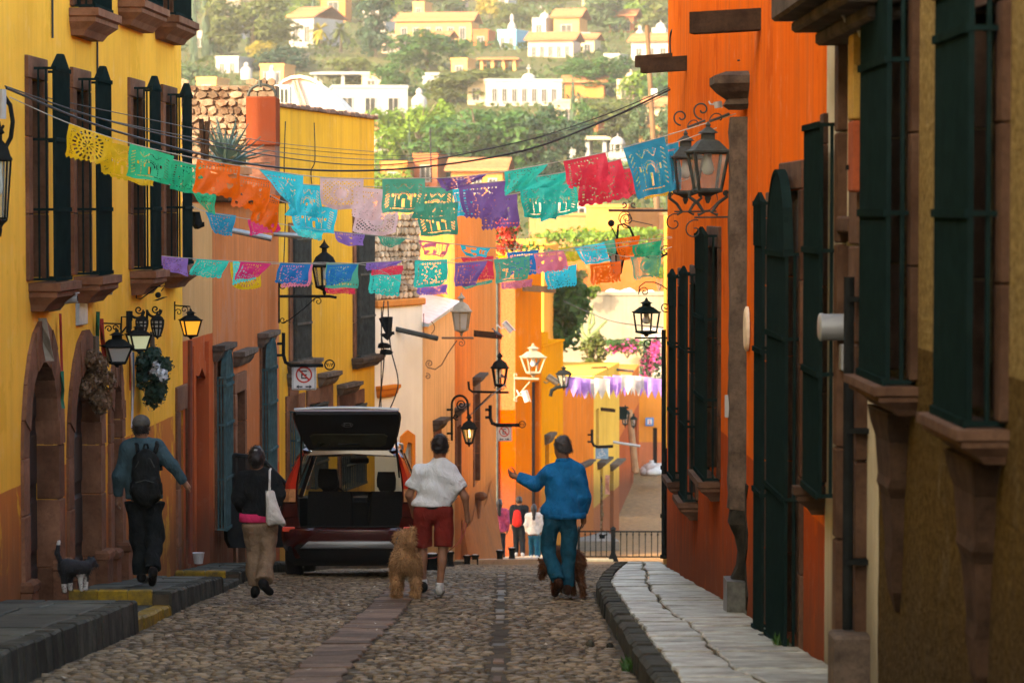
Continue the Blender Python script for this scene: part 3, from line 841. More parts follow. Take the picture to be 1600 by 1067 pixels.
# things on its roof -------------------------------------------------
rub_m = stone('rubble_masonry', (0.11,0.062,0.04), (0.25,0.19,0.135), 5.0, 1.0, .95, .45)
def rubble_wall(name, label, x0, x1, z0, z1, Yf, th, sz, mat, top_rag=.2, mort=None, group=None):
    """wall of irregular stones, each its own piece, over a mortar core"""
    t = thing(name, label, 'wall', ((x0+x1)/2, Yf, z0), 0, group)
    mb = MB(); w = (x1-x0)/2; mb.bx(-w, w, .05, th, 0, z1-z0-.06); mb.build('mortar_core', mort or rub_m, t)
    r2 = np.random.RandomState(int(abs(x0*100)) % 1000)
    z = 0; n = 0; SB = MB()
    while z < z1-z0:
        h = sz*(.55+.5*r2.rand()); x = -w-.1*r2.rand()
        while x < w-.03:
            l = min(sz*(.6+1.1*r2.rand()), w-x)
            if z+h > z1-z0 and r2.rand() < .4: x += l; continue
            mb = MB(); p = .008+.035*r2.rand(); k = 6; rg = [[], [], []]
            for i in range(k):
                a = 2*math.pi*i/k+.2+.35*r2.rand(); e = .72+.42*r2.rand()
                cx, cz_ = x+l/2+e*l*.53*math.cos(a), z+h/2+e*h*.53*math.sin(a)
                rg[0].append((cx, .07, cz_)); rg[1].append((x+l/2+.95*(cx-x-l/2), .03-p*.6, z+h/2+.95*(cz_-z-h/2))); rg[2].append((x+l/2+.82*(cx-x-l/2), .03-p, z+h/2+.82*(cz_-z-h/2)))
            mb.loft(rg)
            if n < 280: mb.build('rubble_stone', mat, t)
            else: 
                o_ = len(SB.v); SB.v += mb.v; SB.f += [[j+o_ for j in f] for f in mb.f]
            n += 1; x += l*(.95)
        z += h*.93
    if SB.f: tag(SB.build('rubble_stones', mat, t), kind='stuff')
    return t
pa, pb = P(284, 320, 46.3), P(432, 128, 46.3)
rw = rubble_wall('rubble_wall', 'old rubble stone wall rising behind the spiky agave on the roof', pa.x, pb.x, CZ+.12, pb.z, 46.3, .6, .15, rub_m)
ht = thing('terracotta_water_tank', 'square terracotta coloured tank housing on the roof beside the rubble wall', 'tank', ((P(385,190,45).x+P(431,190,45).x)/2, 45.2, CZ+.12))
mb = MB(); hw = M_(45.2)*23; mb.cb(-hw, hw, -.25, .6, P(0,228,45.2).z-CZ-.12, P(0,152,45.2).z-CZ-.12, .02)
terr_m = plaster('terracotta_render', (0.19,0.045,0.02), streak=.2); mb.build('housing', terr_m, ht)
mb = MB(); mb.bx(-hw*.95, hw*.95, -.2, .55, 0, P(0,228,45.2).z-CZ-.12); mb.build('brick_base', stone('brown_brick', (0.12,0.05,0.035), (0.2,0.1,0.07), 9, .6), ht)
mb = MB(); zt = P(0,152,45.2).z-CZ-.12
mb.tube([(hw*1.5*math.cos(a)*.62, 0, zt+.02+.17*math.sin(a)) for a in [math.pi*k/12 for k in range(13)]], .025, 6); mb.tube([(-.03,0,zt+.15),(-.03,0,zt+.26)], .03, 6)
mb.build('pipe_hoop', iron_grey, ht)
# agave in an orange planter
ag = thing('agave', 'spiky blue grey agave growing in a planter on the brick red roof', 'plant', (P(352,250,43).x, 43.0, P(0,262,43).z))
lm = leafmat('agave_leaf', (0.06,0.115,0.10), (0.13,0.20,0.16), .1, .5)
r3 = np.random.RandomState(5)
for k in range(54):
    az = r3.rand()*6.28; el = .12+1.25*r3.rand(); L = .46+.40*r3.rand(); mb = MB(); rings = []
    for i in range(6):
        t = i/5; wd = .052*(1-t)**.8*(1+1.2*t*(1-t))+.002; bend = -.28*L*t*t*math.cos(el)*(.3+r3.rand()*.2)
        c = Vector((math.cos(az)*math.cos(el)*L*t, math.sin(az)*math.cos(el)*L*t, math.sin(el)*L*t+bend))
        sd = Vector((-math.sin(az), math.cos(az), 0)); up = Vector((-math.cos(az)*math.sin(el), -math.sin(az)*math.sin(el), math.cos(el)))
        rings.append([c-sd*wd+up*wd*.5, c-up*.008, c+sd*wd+up*wd*.5, c+up*.006])
    mb.loft(rings); mb.build('leaf', lm, ag)
pl = thing('planter', 'orange clay planter holding the agave on the roof', 'planter', (P(335,262,43).x, 43.0, CZ+.26))
mb = MB(); hgt = P(0,262,43).z-CZ-.26
mb.lathe([(.28,0),(.36,hgt-.1),(.40,hgt-.1),(.40,hgt),(.33,hgt),(.31,hgt-.08)], (0.15,0,0), 18); mb.build('pot', simple('orange_clay', (0.45,0.19,0.08), .8, 0, .3, 5, .2), pl)
mb = MB(); mb.lathe([(.30,hgt-.09),(.30,hgt-.05)], (.15,0,0), 14); mb.build('soil', grout_m, pl)
mb = MB()
for px, y0, y1, dx in ((318,250,186,-4), (322,250,190,2)):
    a, c = P(px, y0, 42.5), P(px+dx, y1, 42.5); mb.tube([a, c], .04, 5)
bo = mb.build('leaning_boards', old_wood, None, loc=tuple(P(318,250,42.5))); tag(bo, 'two dark boards leaning upright beside the agave on the roof', 'board')
ac = thing('rooftop_unit', 'pale grey metal cabinet on the roof behind the terracotta tank', 'air conditioner', (P(425,152,50).x, 50, P(0,165,50).z))
mb = MB(); mb.cb(-.3, .3, 0, .5, 0, M_(50)*32, .02); mb.build('casing', simple('pale_grey_casing', (0.32,0.36,0.34), .5, 0, .1), ac)
mb = MB()
for k in range(8): mb.bx(-.27+.07*k, -.24+.07*k, -.02, -.002, .05, M_(50)*25)
mb.build('louvre', iron_grey, ac)

# 4 ---- second yellow house
W4 = Wall((-3.738, 47.22), (-2.51, 53.7), gz(47)); zc = CZ - W4.z0
b4 = W4.thing('golden_yellow_house', 'golden yellow house with tall barred windows and stone ledges behind the hatchback', 'house')
m_l4 = plaster('golden_limewash', (0.66,0.36,0.04), streak=.5, gr_amt=.2)
ops = []; it = []
for fr_, n, mt in (((463,486,372,562), .08, iron_grey), ((562,585,350,556), .08, iron_grey), ((462,481,640,760), .12, iron_teal), ((492,512,630,760), .1, iron_grey), ((540,572,634,760), .1, iron_grey)):
    q = pxwin(W4, fr_, n); it.append((q, n, mt)); ops.append((q[0], q[1], q[2], q[3], .25))
facade(W4, b4, 0, W4.L, -3, zc+1.66, ops, m_l4, 7)
mb = MB(); k = 0; u = 0
while u < W4.L-.02:
    l = min(.26+.05*((k*3) % 2), W4.L-u); mb.cb(u+.004, u+l-.004, -.06-.01*(k % 3), .35, zc+1.662, zc+1.72+.012*((k*7) % 3), .012); u += l; k += 1
mb.build('parapet_tiles', stone('parapet_tile', (0.13,0.075,0.055), (0.24,0.15,0.11), 6, .5), b4)
for i, (q, n, mt) in enumerate(it):
    w = casement(b4, q[0], q[1], q[2], q[3], .2, 'window', dark_wood, 2, 4)
    frame_rect(w, q[0], q[1], q[2], q[3], .2, .03, quarry, 'frame')
    if i < 2: sill_profile(w, q[0]-.3, q[1]+.3, q[2], .22, .2, quarry_dark, 'sill')
    grille(w, q[0], q[1], q[2], q[3], n, mt, 7, [q[2]+(q[3]-q[2])*k for k in (.3, .62)], 'flat', .011)
for xa, xb, y, h in ((448,466,582,.22), (496,520,581,.22), (526,553,598,.2)):
    u0 = W4.hit(xa, y)[0]; u1 = W4.hit(xb, y)[0]; z = W4.hit((xa+xb)/2, y)[1]
    cornice(b4, u0, u1, z, .18, h, quarry_dark)
    mb = MB(); mb.cb(u0+.08, u1-.08, -.03, 0, z-h-.75, z-h-.003, .01); mb.build('stone_panel', quarry, b4)
# great white vault on its roof
vt = thing('vaulted_roof', 'large white barrel vaulted roof seen over the golden yellow house', 'roof', (P(488,180,66).x, 66, P(0,190,66).z))
prof = [(-52+0, -10)]
mb = MB(); s = M_(66); z0 = P(0,190,66).z
outl = [(434,190),(434,142),(442,130),(455,124),(470,122.5),(485,126),(500,134),(515,147),(528,161),(540,176),(546,190)]
pts = [(P(x, y, 66).x-vt.location.x, P(x, y, 66).z-z0) for x, y in outl]
mb.prism(pts, 0, 6); mb.build('end_wall', simple('white_vault_plaster', (0.42,0.39,0.37), .8, 0, .06, 1.0), vt)
mb = MB(); rim = pts[1:-1]
for (xa, za), (xb, zb) in zip(rim, rim[1:]):
    mb.hexa([(xa,-.12,za),(xb,-.12,zb),(xb,6.1,zb),(xa,6.1,za),(xa,-.12,za+.07),(xb,-.12,zb+.07),(xb,6.1,zb+.07),(xa,6.1,za+.07)])
mb.build('rim', simple('vault_rim', (0.5,0.42,0.34), .7, 0, .2), vt)
mb = MB()
for (xa, ya), (xb, yb) in (((458,126),(470,172)), ((463,126),(480,172))):
    a, c = P(xa, ya, 65.9), P(xb, yb, 65.9); mb.tube([(a.x-vt.location.x, -.1, a.z-z0), (c.x-vt.location.x, -.1, c.z-z0)], .035, 5)
mb.build('stay_rod', simple('grey_stay', (0.22,0.22,0.16), .6), vt)

# 5 ---- cream house front with rubble upper part
W5 = Wall((-2.508, 53.72), (-1.695, 55.7), gz(54)); zc = CZ - W5.z0
b5 = W5.thing('cream_house', 'cream plastered house front below a ragged rubble upper wall', 'house')
m_l5 = plaster('cream_limewash', (0.86,0.82,0.66), streak=.10, gr_amt=.08)
zt = W5.hit(630, 478)[1]
un = (W5.hit(629, 700)[0], W5.hit(642, 700)[0]); zn = W5.hit(635, 690)[1]
facade(W5, b5, 0, W5.L, -3, zt, [(un[0], un[1], -2, zn, .3)], m_l5, 6)
mb = MB(); mb.cb(0, W5.L, -.07, .4, zt+.002, zt+.13, .02); mb.build('orange_band', plaster('orange_band', (0.62,0.24,0.06)), b5)
ob = plaster('bright_orange_render', (0.68,0.22,0.03), streak=.2)
mb = MB(); uu = W5.hit(587, 605)[0]; u2 = W5.hit(616, 605)[0]; z = W5.hit(600, 602)[1]
rg = [[(uu+e*.6, 0, z-dz), (uu+e*.6, -.14+e, z-dz), (u2-e*.8, -.14+e, z-dz), (u2-e*.8, 0, z-dz)] for e, dz in ((0,0),(0,.06),(.03,.08),(.05,.16),(.1,.22))]
mb.loft(rg); mb.build('window_hood', ob, b5)
mb = MB(); mb.prism([(un[0], zn-.3), (un[0]-.16, zn-.2), (un[0]-.12, zn+.12), ((un[0]+un[1])/2, zn+.22), (un[1]+.14, zn+.1), (un[1]+.16, -2), (un[1], -2), (un[1], zn-.05), ((un[0]+un[1])/2, zn+.0)], -.03, .05); mb.build('door_surround', ob, b5)
panel_door(b5, un[0], un[1], -2, zn, .25, dark_wood, 'door', 1, 4)
ra = W5.world(0, 0, 0); zr0, zr1 = W5.z0+zt+.13, P(0, 338, 55).z
rub2 = stone('pale_rubble_masonry', (0.30,0.21,0.12), (0.62,0.50,0.35), 4.0, 1.0, .95, .35)
t = rubble_wall('rubble_wall', 'ragged pale rubble wall standing on top of the cream house front', 0, W5.L, zr0, zr1, 0, .5, .16, rub2)
ctr = W5.world(W5.L/2, -.02, 0); t.location = (ctr.x, ctr.y, zr0); t.rotation_euler.z = W5.rz

# 6 ---- peach, then coral house fronts
W6 = Wall((-1.69, 55.73), (-1.17, 60.0), gz(56)); zc = CZ - W6.z0
b6 = W6.thing('peach_house', 'narrow peach plastered house with a sloping tin flashing on top', 'house')
m_l6 = plaster('peach_limewash', (0.78,0.48,0.22), streak=.6, gr_amt=.2)
za = W6.hit(664, 512)[1]; zb = W6.hit(708, 478)[1]
facade(W6, b6, 0, W6.L, -3, za, [], m_l6, 5)
mb = MB(); mb.hexa([(0,.0,za),(W6.L,.0,za),(W6.L,4,za),(0,4,za),(0,.0,za+.03),(W6.L,.0,zb),(W6.L,4,zb),(0,4,za+.03)]); mb.build('gable', m_l6, b6)
mb = MB(); mb.hexa([(-.05,-.12,za+.03),(W6.L+.0,-.12,zb+.03),(W6.L,1.5,zb+.03),(-.05,1.5,za+.03),(-.05,-.12,za+.09),(W6.L,-.12,zb+.09),(W6.L,1.5,zb+.45),(-.05,1.5,za+.5)]); mb.build('tin_flashing', simple('pale_tin', (0.42,0.48,0.50), .4, .3, .3), b6)
mb = MB(); mb.cb(0, W6.L, 1.2, 1.5, zb+.2, zb+1.0, .02); mb.build('white_upper_wall', simple('white_render', (0.66,0.60,0.55), .8, 0, .1), b6)
W7 = Wall((-1.168, 60.02), (-.39, 72.0), gz(61)); zc = CZ - W7.z0
b7 = W7.thing('coral_house', 'tall coral orange house front with stone hoods and hanging lamps', 'house')
m_l7 = plaster('coral_limewash', (0.74,0.225,0.055), (0.68,0.195,0.045), CZ-6.4, streak=.75, gr_amt=.25)
ops = []; it = []
for xa, xb, yt, yb in ((677,684,668,780), (712,718,668,780), (740,748,618,760)):
    W_ = W6 if xa < 700 else W7
    if W_ is W7:
        u0, u1 = W_.hit(xa, 640)[0], W_.hit(xb, 640)[0]; q = (u0, u1, W_.hit(xa, yb)[1], W_.hit(xa, yt)[1]); ops.append((*q, .15)); it.append(q)
facade(W7, b7, 0, W7.L, -3, zc+.35, ops, m_l7, 6)
for q in it:
    w = casement(b7, q[0], q[1], q[2], q[3], .12, 'window', dark_wood); frame_rect(w, q[0], q[1], q[2], q[3], .16, .03, quarry, 'frame')
    cornice(b7, q[0]-.3, q[1]+.35, q[3]+.42, .20, .2, quarry_dark)
u0, u1 = W6.hit(676, 655)[0], W6.hit(689, 655)[0]; z = W6.hit(680, 655)[1]; cornice(b6, u0, u1, z, .2, .22, quarry_dark)
mb = MB(); mb.cb(u0+.1, u1-.1, -.03, 0, z-1.0, z-.225, .01); mb.build('stone_panel', quarry, b6)
# stone water spout stub with its stain and the sloping plaster buttress at the foot
mb = MB(); u, z = W7.hit(753, 775, .15); mb.ball((u, -.12, z), .13, 10, 6, (1.1, 1.2, .8)); mb.lathe([(.05,-.5),(.09,-.05)], (u, -.06, z), 8); mb.build('stone_spout', quarry, b7)
mb = MB(); zg = gz(66)-W7.z0
mb.loft([[(W7.L*.12+k*W7.L*.075, -.30-.10*math.sin(k), zg-.2), (W7.L*.12+k*W7.L*.075+.1, -.02, zg-.2+1.5+.2*math.cos(k*1.3)), (W7.L*.12+k*W7.L*.075+.1, .02, zg-.2)] for k in range(11)]); mb.build('battered_plinth', m_l7, b7)

# 7 ---- sunlit corner houses beyond the bend
W8 = Wall((-.457, 84.0), (.0913, 84.0), gz(84)); zc = CZ - W8.z0
b8 = W8.thing('corner_house', 'sunlit corner house, pale yellow above an orange roughcast dado', 'house')
m_l8 = plaster('pale_yellow_limewash', (0.45,0.135,0.05), (0.46,0.058,0.001), CZ-5.66, streak=.1, gr_amt=.05, coarse=1.5)
facade(W8, b8, 0, W8.L, -3, zc-1.35, [], m_l8, 6)
mb = MB(); u = .03; mb.tube([(u, -.06, -1), (u, -.06, zc-1.3)], .035, 8); mb.build('drainpipe', iron_grey, b8)
W9 = Wall((.0933, 84.0), (.855, 85.5), gz(84)); zc = CZ - W9.z0
b9 = W9.thing('vivid_orange_house', 'vivid orange house front with one tall narrow doorway', 'house')
m_l9 = plaster('vivid_orange_limewash', (0.70,0.155,0.003), streak=.35, gr_amt=.1)
u0, u1 = W9.hit(831, 640)[0], W9.hit(843, 640)[0]; zt_ = W9.hit(837, 596)[1]
facade(W9, b9, 0, W9.L, -3, zc-1.3, [(u0, u1, -1, zt_, .2)], m_l9, 6)
panel_door(b9, u0, u1, -1, zt_, .15, dark_wood, 'door', 2, 5)
W10 = Wall((.857, 85.52), (1.565, 90.0), gz(86)); zc = CZ - W10.z0
b10 = W10.thing('amber_yellow_house', 'amber yellow house front with stepped parapet under the dark leafy tree', 'house')
m_l10 = plaster('amber_limewash', (0.74,0.25,0.005), streak=.35, gr_amt=.1)
z1 = W10.hit(860, 536)[1]
q = (W10.hit(852, 690)[0], W10.hit(858, 690)[0], W10.hit(855, 760)[1], W10.hit(855, 690)[1])
facade(W10, b10, 0, W10.L, -3, z1, [(*q, .15)], m_l10, 6)
mb = MB(); mb.cb(0, W10.L*.3, 0, .3, z1+.002, z1+.35, .02); mb.cb(0, W10.L, -.05, .35, z1-.06, z1+.001, .015); mb.build('parapet_step', m_l10, b10)
w = casement(b10, *q, .12, 'window', dark_wood); cornice(b10, q[0]-.2, q[1]+.3, q[3]+.25, .2, .3, quarry_dark)
W11 = Wall((1.567, 90.03), (2.64, 95.0), gz(91)); zc = CZ - W11.z0
b11 = W11.thing('tangerine_house', 'tangerine orange house front behind the purple and white bunting', 'house')
m_l11 = plaster('tangerine_limewash', (0.70,0.175,0.02), streak=.5, gr_amt=.1)
facade(W11, b11, 0, W11.L, -3, W11.hit(900, 598)[1], [], m_l11, 6)
cornice(b11, W11.hit(903, 725)[0], W11.hit(922, 725)[0], W11.hit(910, 722)[1], .2, .2, quarry_dark)
W12 = Wall((2.642, 95.03), (3.76, 103.0), gz(96)); zc = CZ - W12.z0
b12 = W12.thing('yellow_shop_house', 'yellow house front with doorways draped in dried leaves and cloth', 'house')
m_l12 = plaster('shop_yellow_limewash', (0.72,0.40,0.07), (0.55,0.14,0.04), CZ-9.6, streak=.3, gr_amt=.15)
ops = []; ds = []
for xa, xb, yt, yb in ((931,936,640,700), (938,942,730,850), (953,959,735,850)):
    q = (W12.hit(xa, 700)[0], W12.hit(xb, 700)[0], W12.hit(xa, yb)[1], W12.hit(xa, yt)[1]); ops.append((*q, .2)); ds.append(q)
facade(W12, b12, 0, W12.L, -3, W12.hit(950, 575)[1], ops, m_l12, 6)
for q in ds: panel_door(b12, *q, .15, dark_wood, 'door', 1, 3)
for xa, xb, y in ((933,945,722), (953,965,725)): cornice(b12, W12.hit(xa, y)[0], W12.hit(xb, y)[0], W12.hit(xa, y)[1], .3, .25, quarry_dark)
# far end of the street
for nm, lab, A, B, yt, col, dd, zs in (('rust_house', 'rust orange house front at the far end beside the leaning post', (3.9,108), (5.6,129.5), 590, (0.62,0.17,0.04), (0.42,0.09,0.03), 655),
                                 ('far_orange_house', 'small bright orange house closing the far end of the street', (5.64,131), (6.85,131), 612, (0.72,0.27,0.04), (0.55,0.17,0.07), 690),
                                 ('far_white_house', 'pale house front behind the far orange house', (5.2,150), (9.5,150), 570, (0.62,0.52,0.38), None, None)):
    W_ = Wall(A, B, gz(A[1])); bb = W_.thing(nm, lab, 'house')
    xm = 800+(A[0]+B[0])/2/((A[1]+B[1])/2)*FPX
    m_ = plaster(nm+'_plaster', col, dd, P(0, zs, (A[1]+B[1])/2).z if zs else None, streak=.3, gr_amt=.15)
    ops = []
    if nm == 'far_orange_house': q = (W_.hit(1020, 700)[0], W_.hit(1027, 700)[0], W_.hit(1020, 730)[1], W_.hit(1020, 668)[1]); ops = [(*q, .25)]
    if nm == 'rust_house': q = (W_.hit(990, 690)[0], W_.hit(996, 690)[0], -1, W_.hit(993, 660)[1]); ops = [(*q, .25)]
    facade(W_, bb, 0, W_.L, -3, W_.hit(xm, yt)[1], ops, m_, 6)
    if ops: panel_door(bb, *q, .2, dark_wood, 'door', 1, 3)
# ============================================================ RIGHT ROW
W20 = Wall((1.98, 37.5), (2.15, 20.2), gz(37)); zc = CZ - W20.z0
r1 = W20.thing('burnt_orange_house', 'long burnt orange house front with green window cages along the right pavement', 'house')
m_r1 = plaster('burnt_orange_limewash', (0.72,0.14,0.016), (0.40,0.068,0.016), CZ-2.15, streak=.55, gr_amt=.25, slope=.0, patch=(0.50,0.085,0.012))
spec = [ # front px range, top, bottom, n, bars, top style, frame kind
    ((1046,1054,432,746), .13, 5, 'hood', 'win'), ((1064,1072,428,778), .13, 5, 'hood', 'win'), ((1088,1103,368,742), .14, 7, 'hood', 'win'),
    ((1180,1192,318,990), .12, 6, 'hood', 'door'), ((1200,1228,272,1012), .12, 10, 'arch', 'door'), ((1258,1282,196,768), .14, 9, 'flat', 'win')]
ops = []; it = []
for fr_, n, nb, tp, kd in spec:
    q = pxwin(W20, fr_, n)
    if fr_[0] < 1050: q = (q[0]+.0, q[1], q[2], q[3])
    it.append((q, n, nb, tp, kd)); 
    if q[0] > 0: ops.append((max(.05, q[0]+.04), min(W20.L-.05, q[1]-.04), q[2]+.02, q[3]-.12, .12))
facade(W20, r1, 0, W20.L, -3, zc+2.8, ops, m_r1, 7)
for q, n, nb, tp, kd in it:
    a, c = max(.05, q[0]+.04), min(W20.L-.05, q[1]-.04)
    if q[0] > 0:
        if kd == 'win':
            w = casement(r1, a, c, q[2]+.02, q[3]-.12, .09, 'window', dark_wood)
            sill_profile(w, a-.12, c+.12, q[2]-.01, .22, .2, quarry_brown, 'sill')
        else:
            w = panel_door(r1, a, c, q[2]+.02, q[3]-.12, .09, dark_wood, 'door', 2, 4)
            mb = MB(); mb.cb(a-.1, c+.1, -.2, 0, q[2]-.3, q[2]-.005, .02); mb.build('door_step', slab_dark_m, w)
        frame_rect(w, a, c, q[2]+.02, q[3]-.12, .17, .03, quarry_brown, 'frame')
    else:
        mb = MB(); mb.bx(q[0], q[1], -.01, 0, q[2], q[3]); w = mb.build('window', win_glass, r1)
    grille(w, q[0], q[1], q[2], q[3], n, iron_green, nb, [q[2]+(q[3]-q[2])*k for k in (.33, .66)], tp, .013, side=1)
# half ruined stone downpipe pillar
pil = W20.thing('ruined_stone_pillar', 'half ruined grey stone pillar with a carved capital on the burnt orange wall', 'pillar')
n = .14; u0, _ = W20.hit(1138, 500, n); zt = W20.hit(1140, 168, n)[1]; zb = W20.hit(1140, 955, n)[1]
mb = MB(); r4 = np.random.RandomState(11); z = zb; rings = []
while z < zt:
    e = lambda: .018*(r4.rand()-.5)
    br = 0.0
    rr = (z-zb)/(zt-zb)
    if .06 < rr < .17: br = .05*math.sin((rr-.06)/.11*math.pi)
    rings.append([(u0-.02+e(), 0, z), (u0-.02+e(), -n+br+e(), z), (u0+.16+e()+br, -n+br+e(), z), (u0+.30+e(), 0, z)]); z += .13
kk = int(len(rings)*.20); mb.loft(rings[kk:]); mb.build('shaft', quarry_dark, pil)
mb = MB(); mb.loft([[(x+.03*math.sin(i_*2.2)*(1 if j_ > 1 else -1), y*(.75+.2*math.sin(i_*1.3)), z) for j_, (x, y, z) in enumerate(rg_)] for i_, rg_ in enumerate(rings[:kk+1])]); mb.build('eroded_shaft', stone('dark_eroded_stone', (0.010,0.010,0.008), (0.04,0.036,0.028), 8, 1.0), pil)
mb = MB()
mb.loft([[(u0-.06-o, 0, zt+dz), (u0-.06-o, -n-o, zt+dz), (u0+.24+o, -n-o, zt+dz), (u0+.34+o, 0, zt+dz)] for o, dz in ((0,-.02),(.05,.02),(.02,.07),(.10,.13),(.16,.2),(.16,.27),(.05,.31))]); mb.build('capital', quarry_dark, pil)
mb = MB(); zz = zb+(zt-zb)*.13
pts = [(u0-.35+.06*math.sin(k*2.1), zz-.55+.14*k) for k in range(9)]; pts2 = [(u0+.42+.12*math.sin(k*1.7), zz-.55+.14*k) for k in range(9)]
mb.prism(pts+pts2[::-1], -.012, .0); mb.build('bare_masonry_patch', stone('dark_bare_masonry', (0.012,0.012,0.010), (0.05,0.045,0.035), 8, 1.0), pil)
mb = MB(); mb.loft([[(u0-.1, 0, zb+dz), (u0-.1, -n-.03, zb+dz), (u0+.3, -n-.03, zb+dz), (u0+.4, 0, zb+dz)] for dz in (-.35, .28)]); mb.build('base_block', simple('worn_grey_metal', (0.13,0.14,0.13), .35, .5, .5, 12, .3), pil)
# cream house with brown portal
W21 = Wall((2.152, 20.18), (2.172, 17.6), gz(20)); zc = CZ - W21.z0
r2 = W21.thing('cream_portal_house', 'narrow cream house front with a brown stone portal and black downpipe', 'house')
m_r2 = plaster('pale_cream_limewash', (0.50,0.46,0.34), streak=.3, gr_amt=.3)
zt_ = W21.hit(1330, 365)[1]
ua, ub = W21.hit(1322, 600)[0], W21.hit(1342, 600)[0]
facade(W21, r2, 0, W21.L, -3, zc+1.8, [(ua, ub, -2, zt_, .2)], m_r2, 7)
dr = panel_door(r2, ua, ub, -2, zt_, .16, dark_wood, 'door', 1, 4)
mb = MB()
z = -.2; k = 0
while z < zc+1.0:
    h = .6+.12*(k % 2)
    mb.cb(ua-.20, ua+.002, -.06, .16, z+.004, z+h-.004, .012); mb.cb(ub, ub+.42, -.07, .16, z+.004, z+h-.004, .012); z += h; k += 1
z2 = W21.hit(1330, 338)[1]; mb.cb(ua+.01, ub, -.075, .16, zt_+.003, z2, .015)
mb.build('stone_portal', quarry_brown, dr)
mb = MB(); u = W21.hit(1326, 600, .12)[0]; zb_ = W21.hit(1326, 985, .12)[1]; mb.tube([(u, -.12, zb_), (u, -.12, zc-.4)], .032, 8)
for k in range(4): mb.bx(u-.05, u+.05, -.14, 0, zb_+.4+k*.8, zb_+.43+k*.8)
mb.build('downpipe', iron, r2)
mb = MB(); mb.cb(u-.16, u+.16, -.22, 0, zb_-.5, zb_-.02, .02); mb.build('pipe_base', quarry_dark, r2)
mb = MB(); u0 = W21.hit(1296, 500, .12)[0]; z = W21.hit(1298, 510, .1)[1]
mt = W21.thing('electric_meter', 'round grey electric meter on the cream strip beside the portal', 'meter')
mm = MB(T=Matrix.Translation((u0, -.13, z)) @ Matrix.Rotation(R(90), 4, 'X')); mm.lathe([(.085,-.13),(.085,.03),(.09,.03),(.09,.05),(.075,.06)], (0,0,0), 20); mm.build('meter_can', simple('grey_meter', (0.27,0.29,0.30), .4, .3, .1), mt, True, autosmooth=40)
mm = MB(); mm.cb(u0-.06, u0+.06, -.05, 0, z-.28, z-.11, .008); mm.build('meter_box', simple('grey_meter', (0.27,0.29,0.30)), mt)
# dim ochre house in front
W22 = Wall((2.174, 17.58), (2.86, -50.0), gz(17.5)); zc = CZ - W22.z0  # extended unseen past the camera to block sky light from behind
r3_ = W22.thing('olive_roughcast_house', 'dim olive house with roughcast lower wall and two tall green window cages', 'house')
m_r3 = plaster('olive_roughcast', (0.30,0.22,0.09), (0.12,0.080,0.028), CZ-.72, streak=.2, gr_amt=.25, coarse=4.0, bump=.9)
ops = []; it = []
for fr_, n, nb in (((1347,1388,-20,592), .15, 14), ((1464,1516,-20,655), .16, 14)):
    q = pxwin(W22, fr_, n); it.append((q, n, nb)); ops.append((q[0]+.05, q[1]-.05, q[2]+.02, q[3]-.1, .16))
facade(W22, r3_, 0, W22.L, -3, zc+1.6, ops, m_r3, 7)
for q, n, nb in it:
    w = casement(r3_, q[0]+.05, q[1]-.05, q[2]+.02, q[3]-.1, .12, 'window', old_wood)
    frame_rect(w, q[0]+.05, q[1]-.05, q[2]+.02, q[3]-.1, .16, .04, quarry_brown, 'frame')
    sill_profile(w, q[0]-.1, q[1]+.14, q[2]-.01, .24, .16, quarry_brown, 'sill')
    um = (q[0]+q[1])/2
    mb = MB(); mb.loft([[(um-a, 0, q[2]-dz), (um-a, -o, q[2]-dz), (um+a, -o, q[2]-dz), (um+a, 0, q[2]-dz)] for a, o, dz in ((.42,.13,.172),(.36,.12,.26),(.30,.10,.34),(.26,.09,.55),(.24,.10,.60),(.20,.08,.66),(.15,.06,.95),(.13,.07,1.02),(.10,.05,1.2),(.02,.02,1.32))])
    mb.build('bracket', old_wood, w)
    grille(w, q[0], q[1], q[2], q[3], n, iron_green, nb, [zc-.01, zc+.82], 'flat', .013, side=1)
mb = MB(); r5 = np.random.RandomState(2)
L_, R_ = [], []
for k in range(24):
    z = -1.2+k*.14; L_.append((.02, z)); R_.append((.14+.05*r5.rand(), z))
mb.prism(L_+R_[::-1], -.004, .0); mb.build('cream_edge_strip', m_r2, r3_)
# yellow slice of wall beyond the long orange house
W23 = Wall((3.3, 64), (2.03, 37.53), gz(50)); zc = CZ - W23.z0
r4_ = W23.thing('ochre_edge_house', 'sliver of ochre house just beyond the end of the burnt orange house', 'house')
facade(W23, r4_, 0, W23.L, -4, zc-.1, [], plaster('ochre_edge_limewash', (0.60,0.33,0.06), streak=.3), 6)
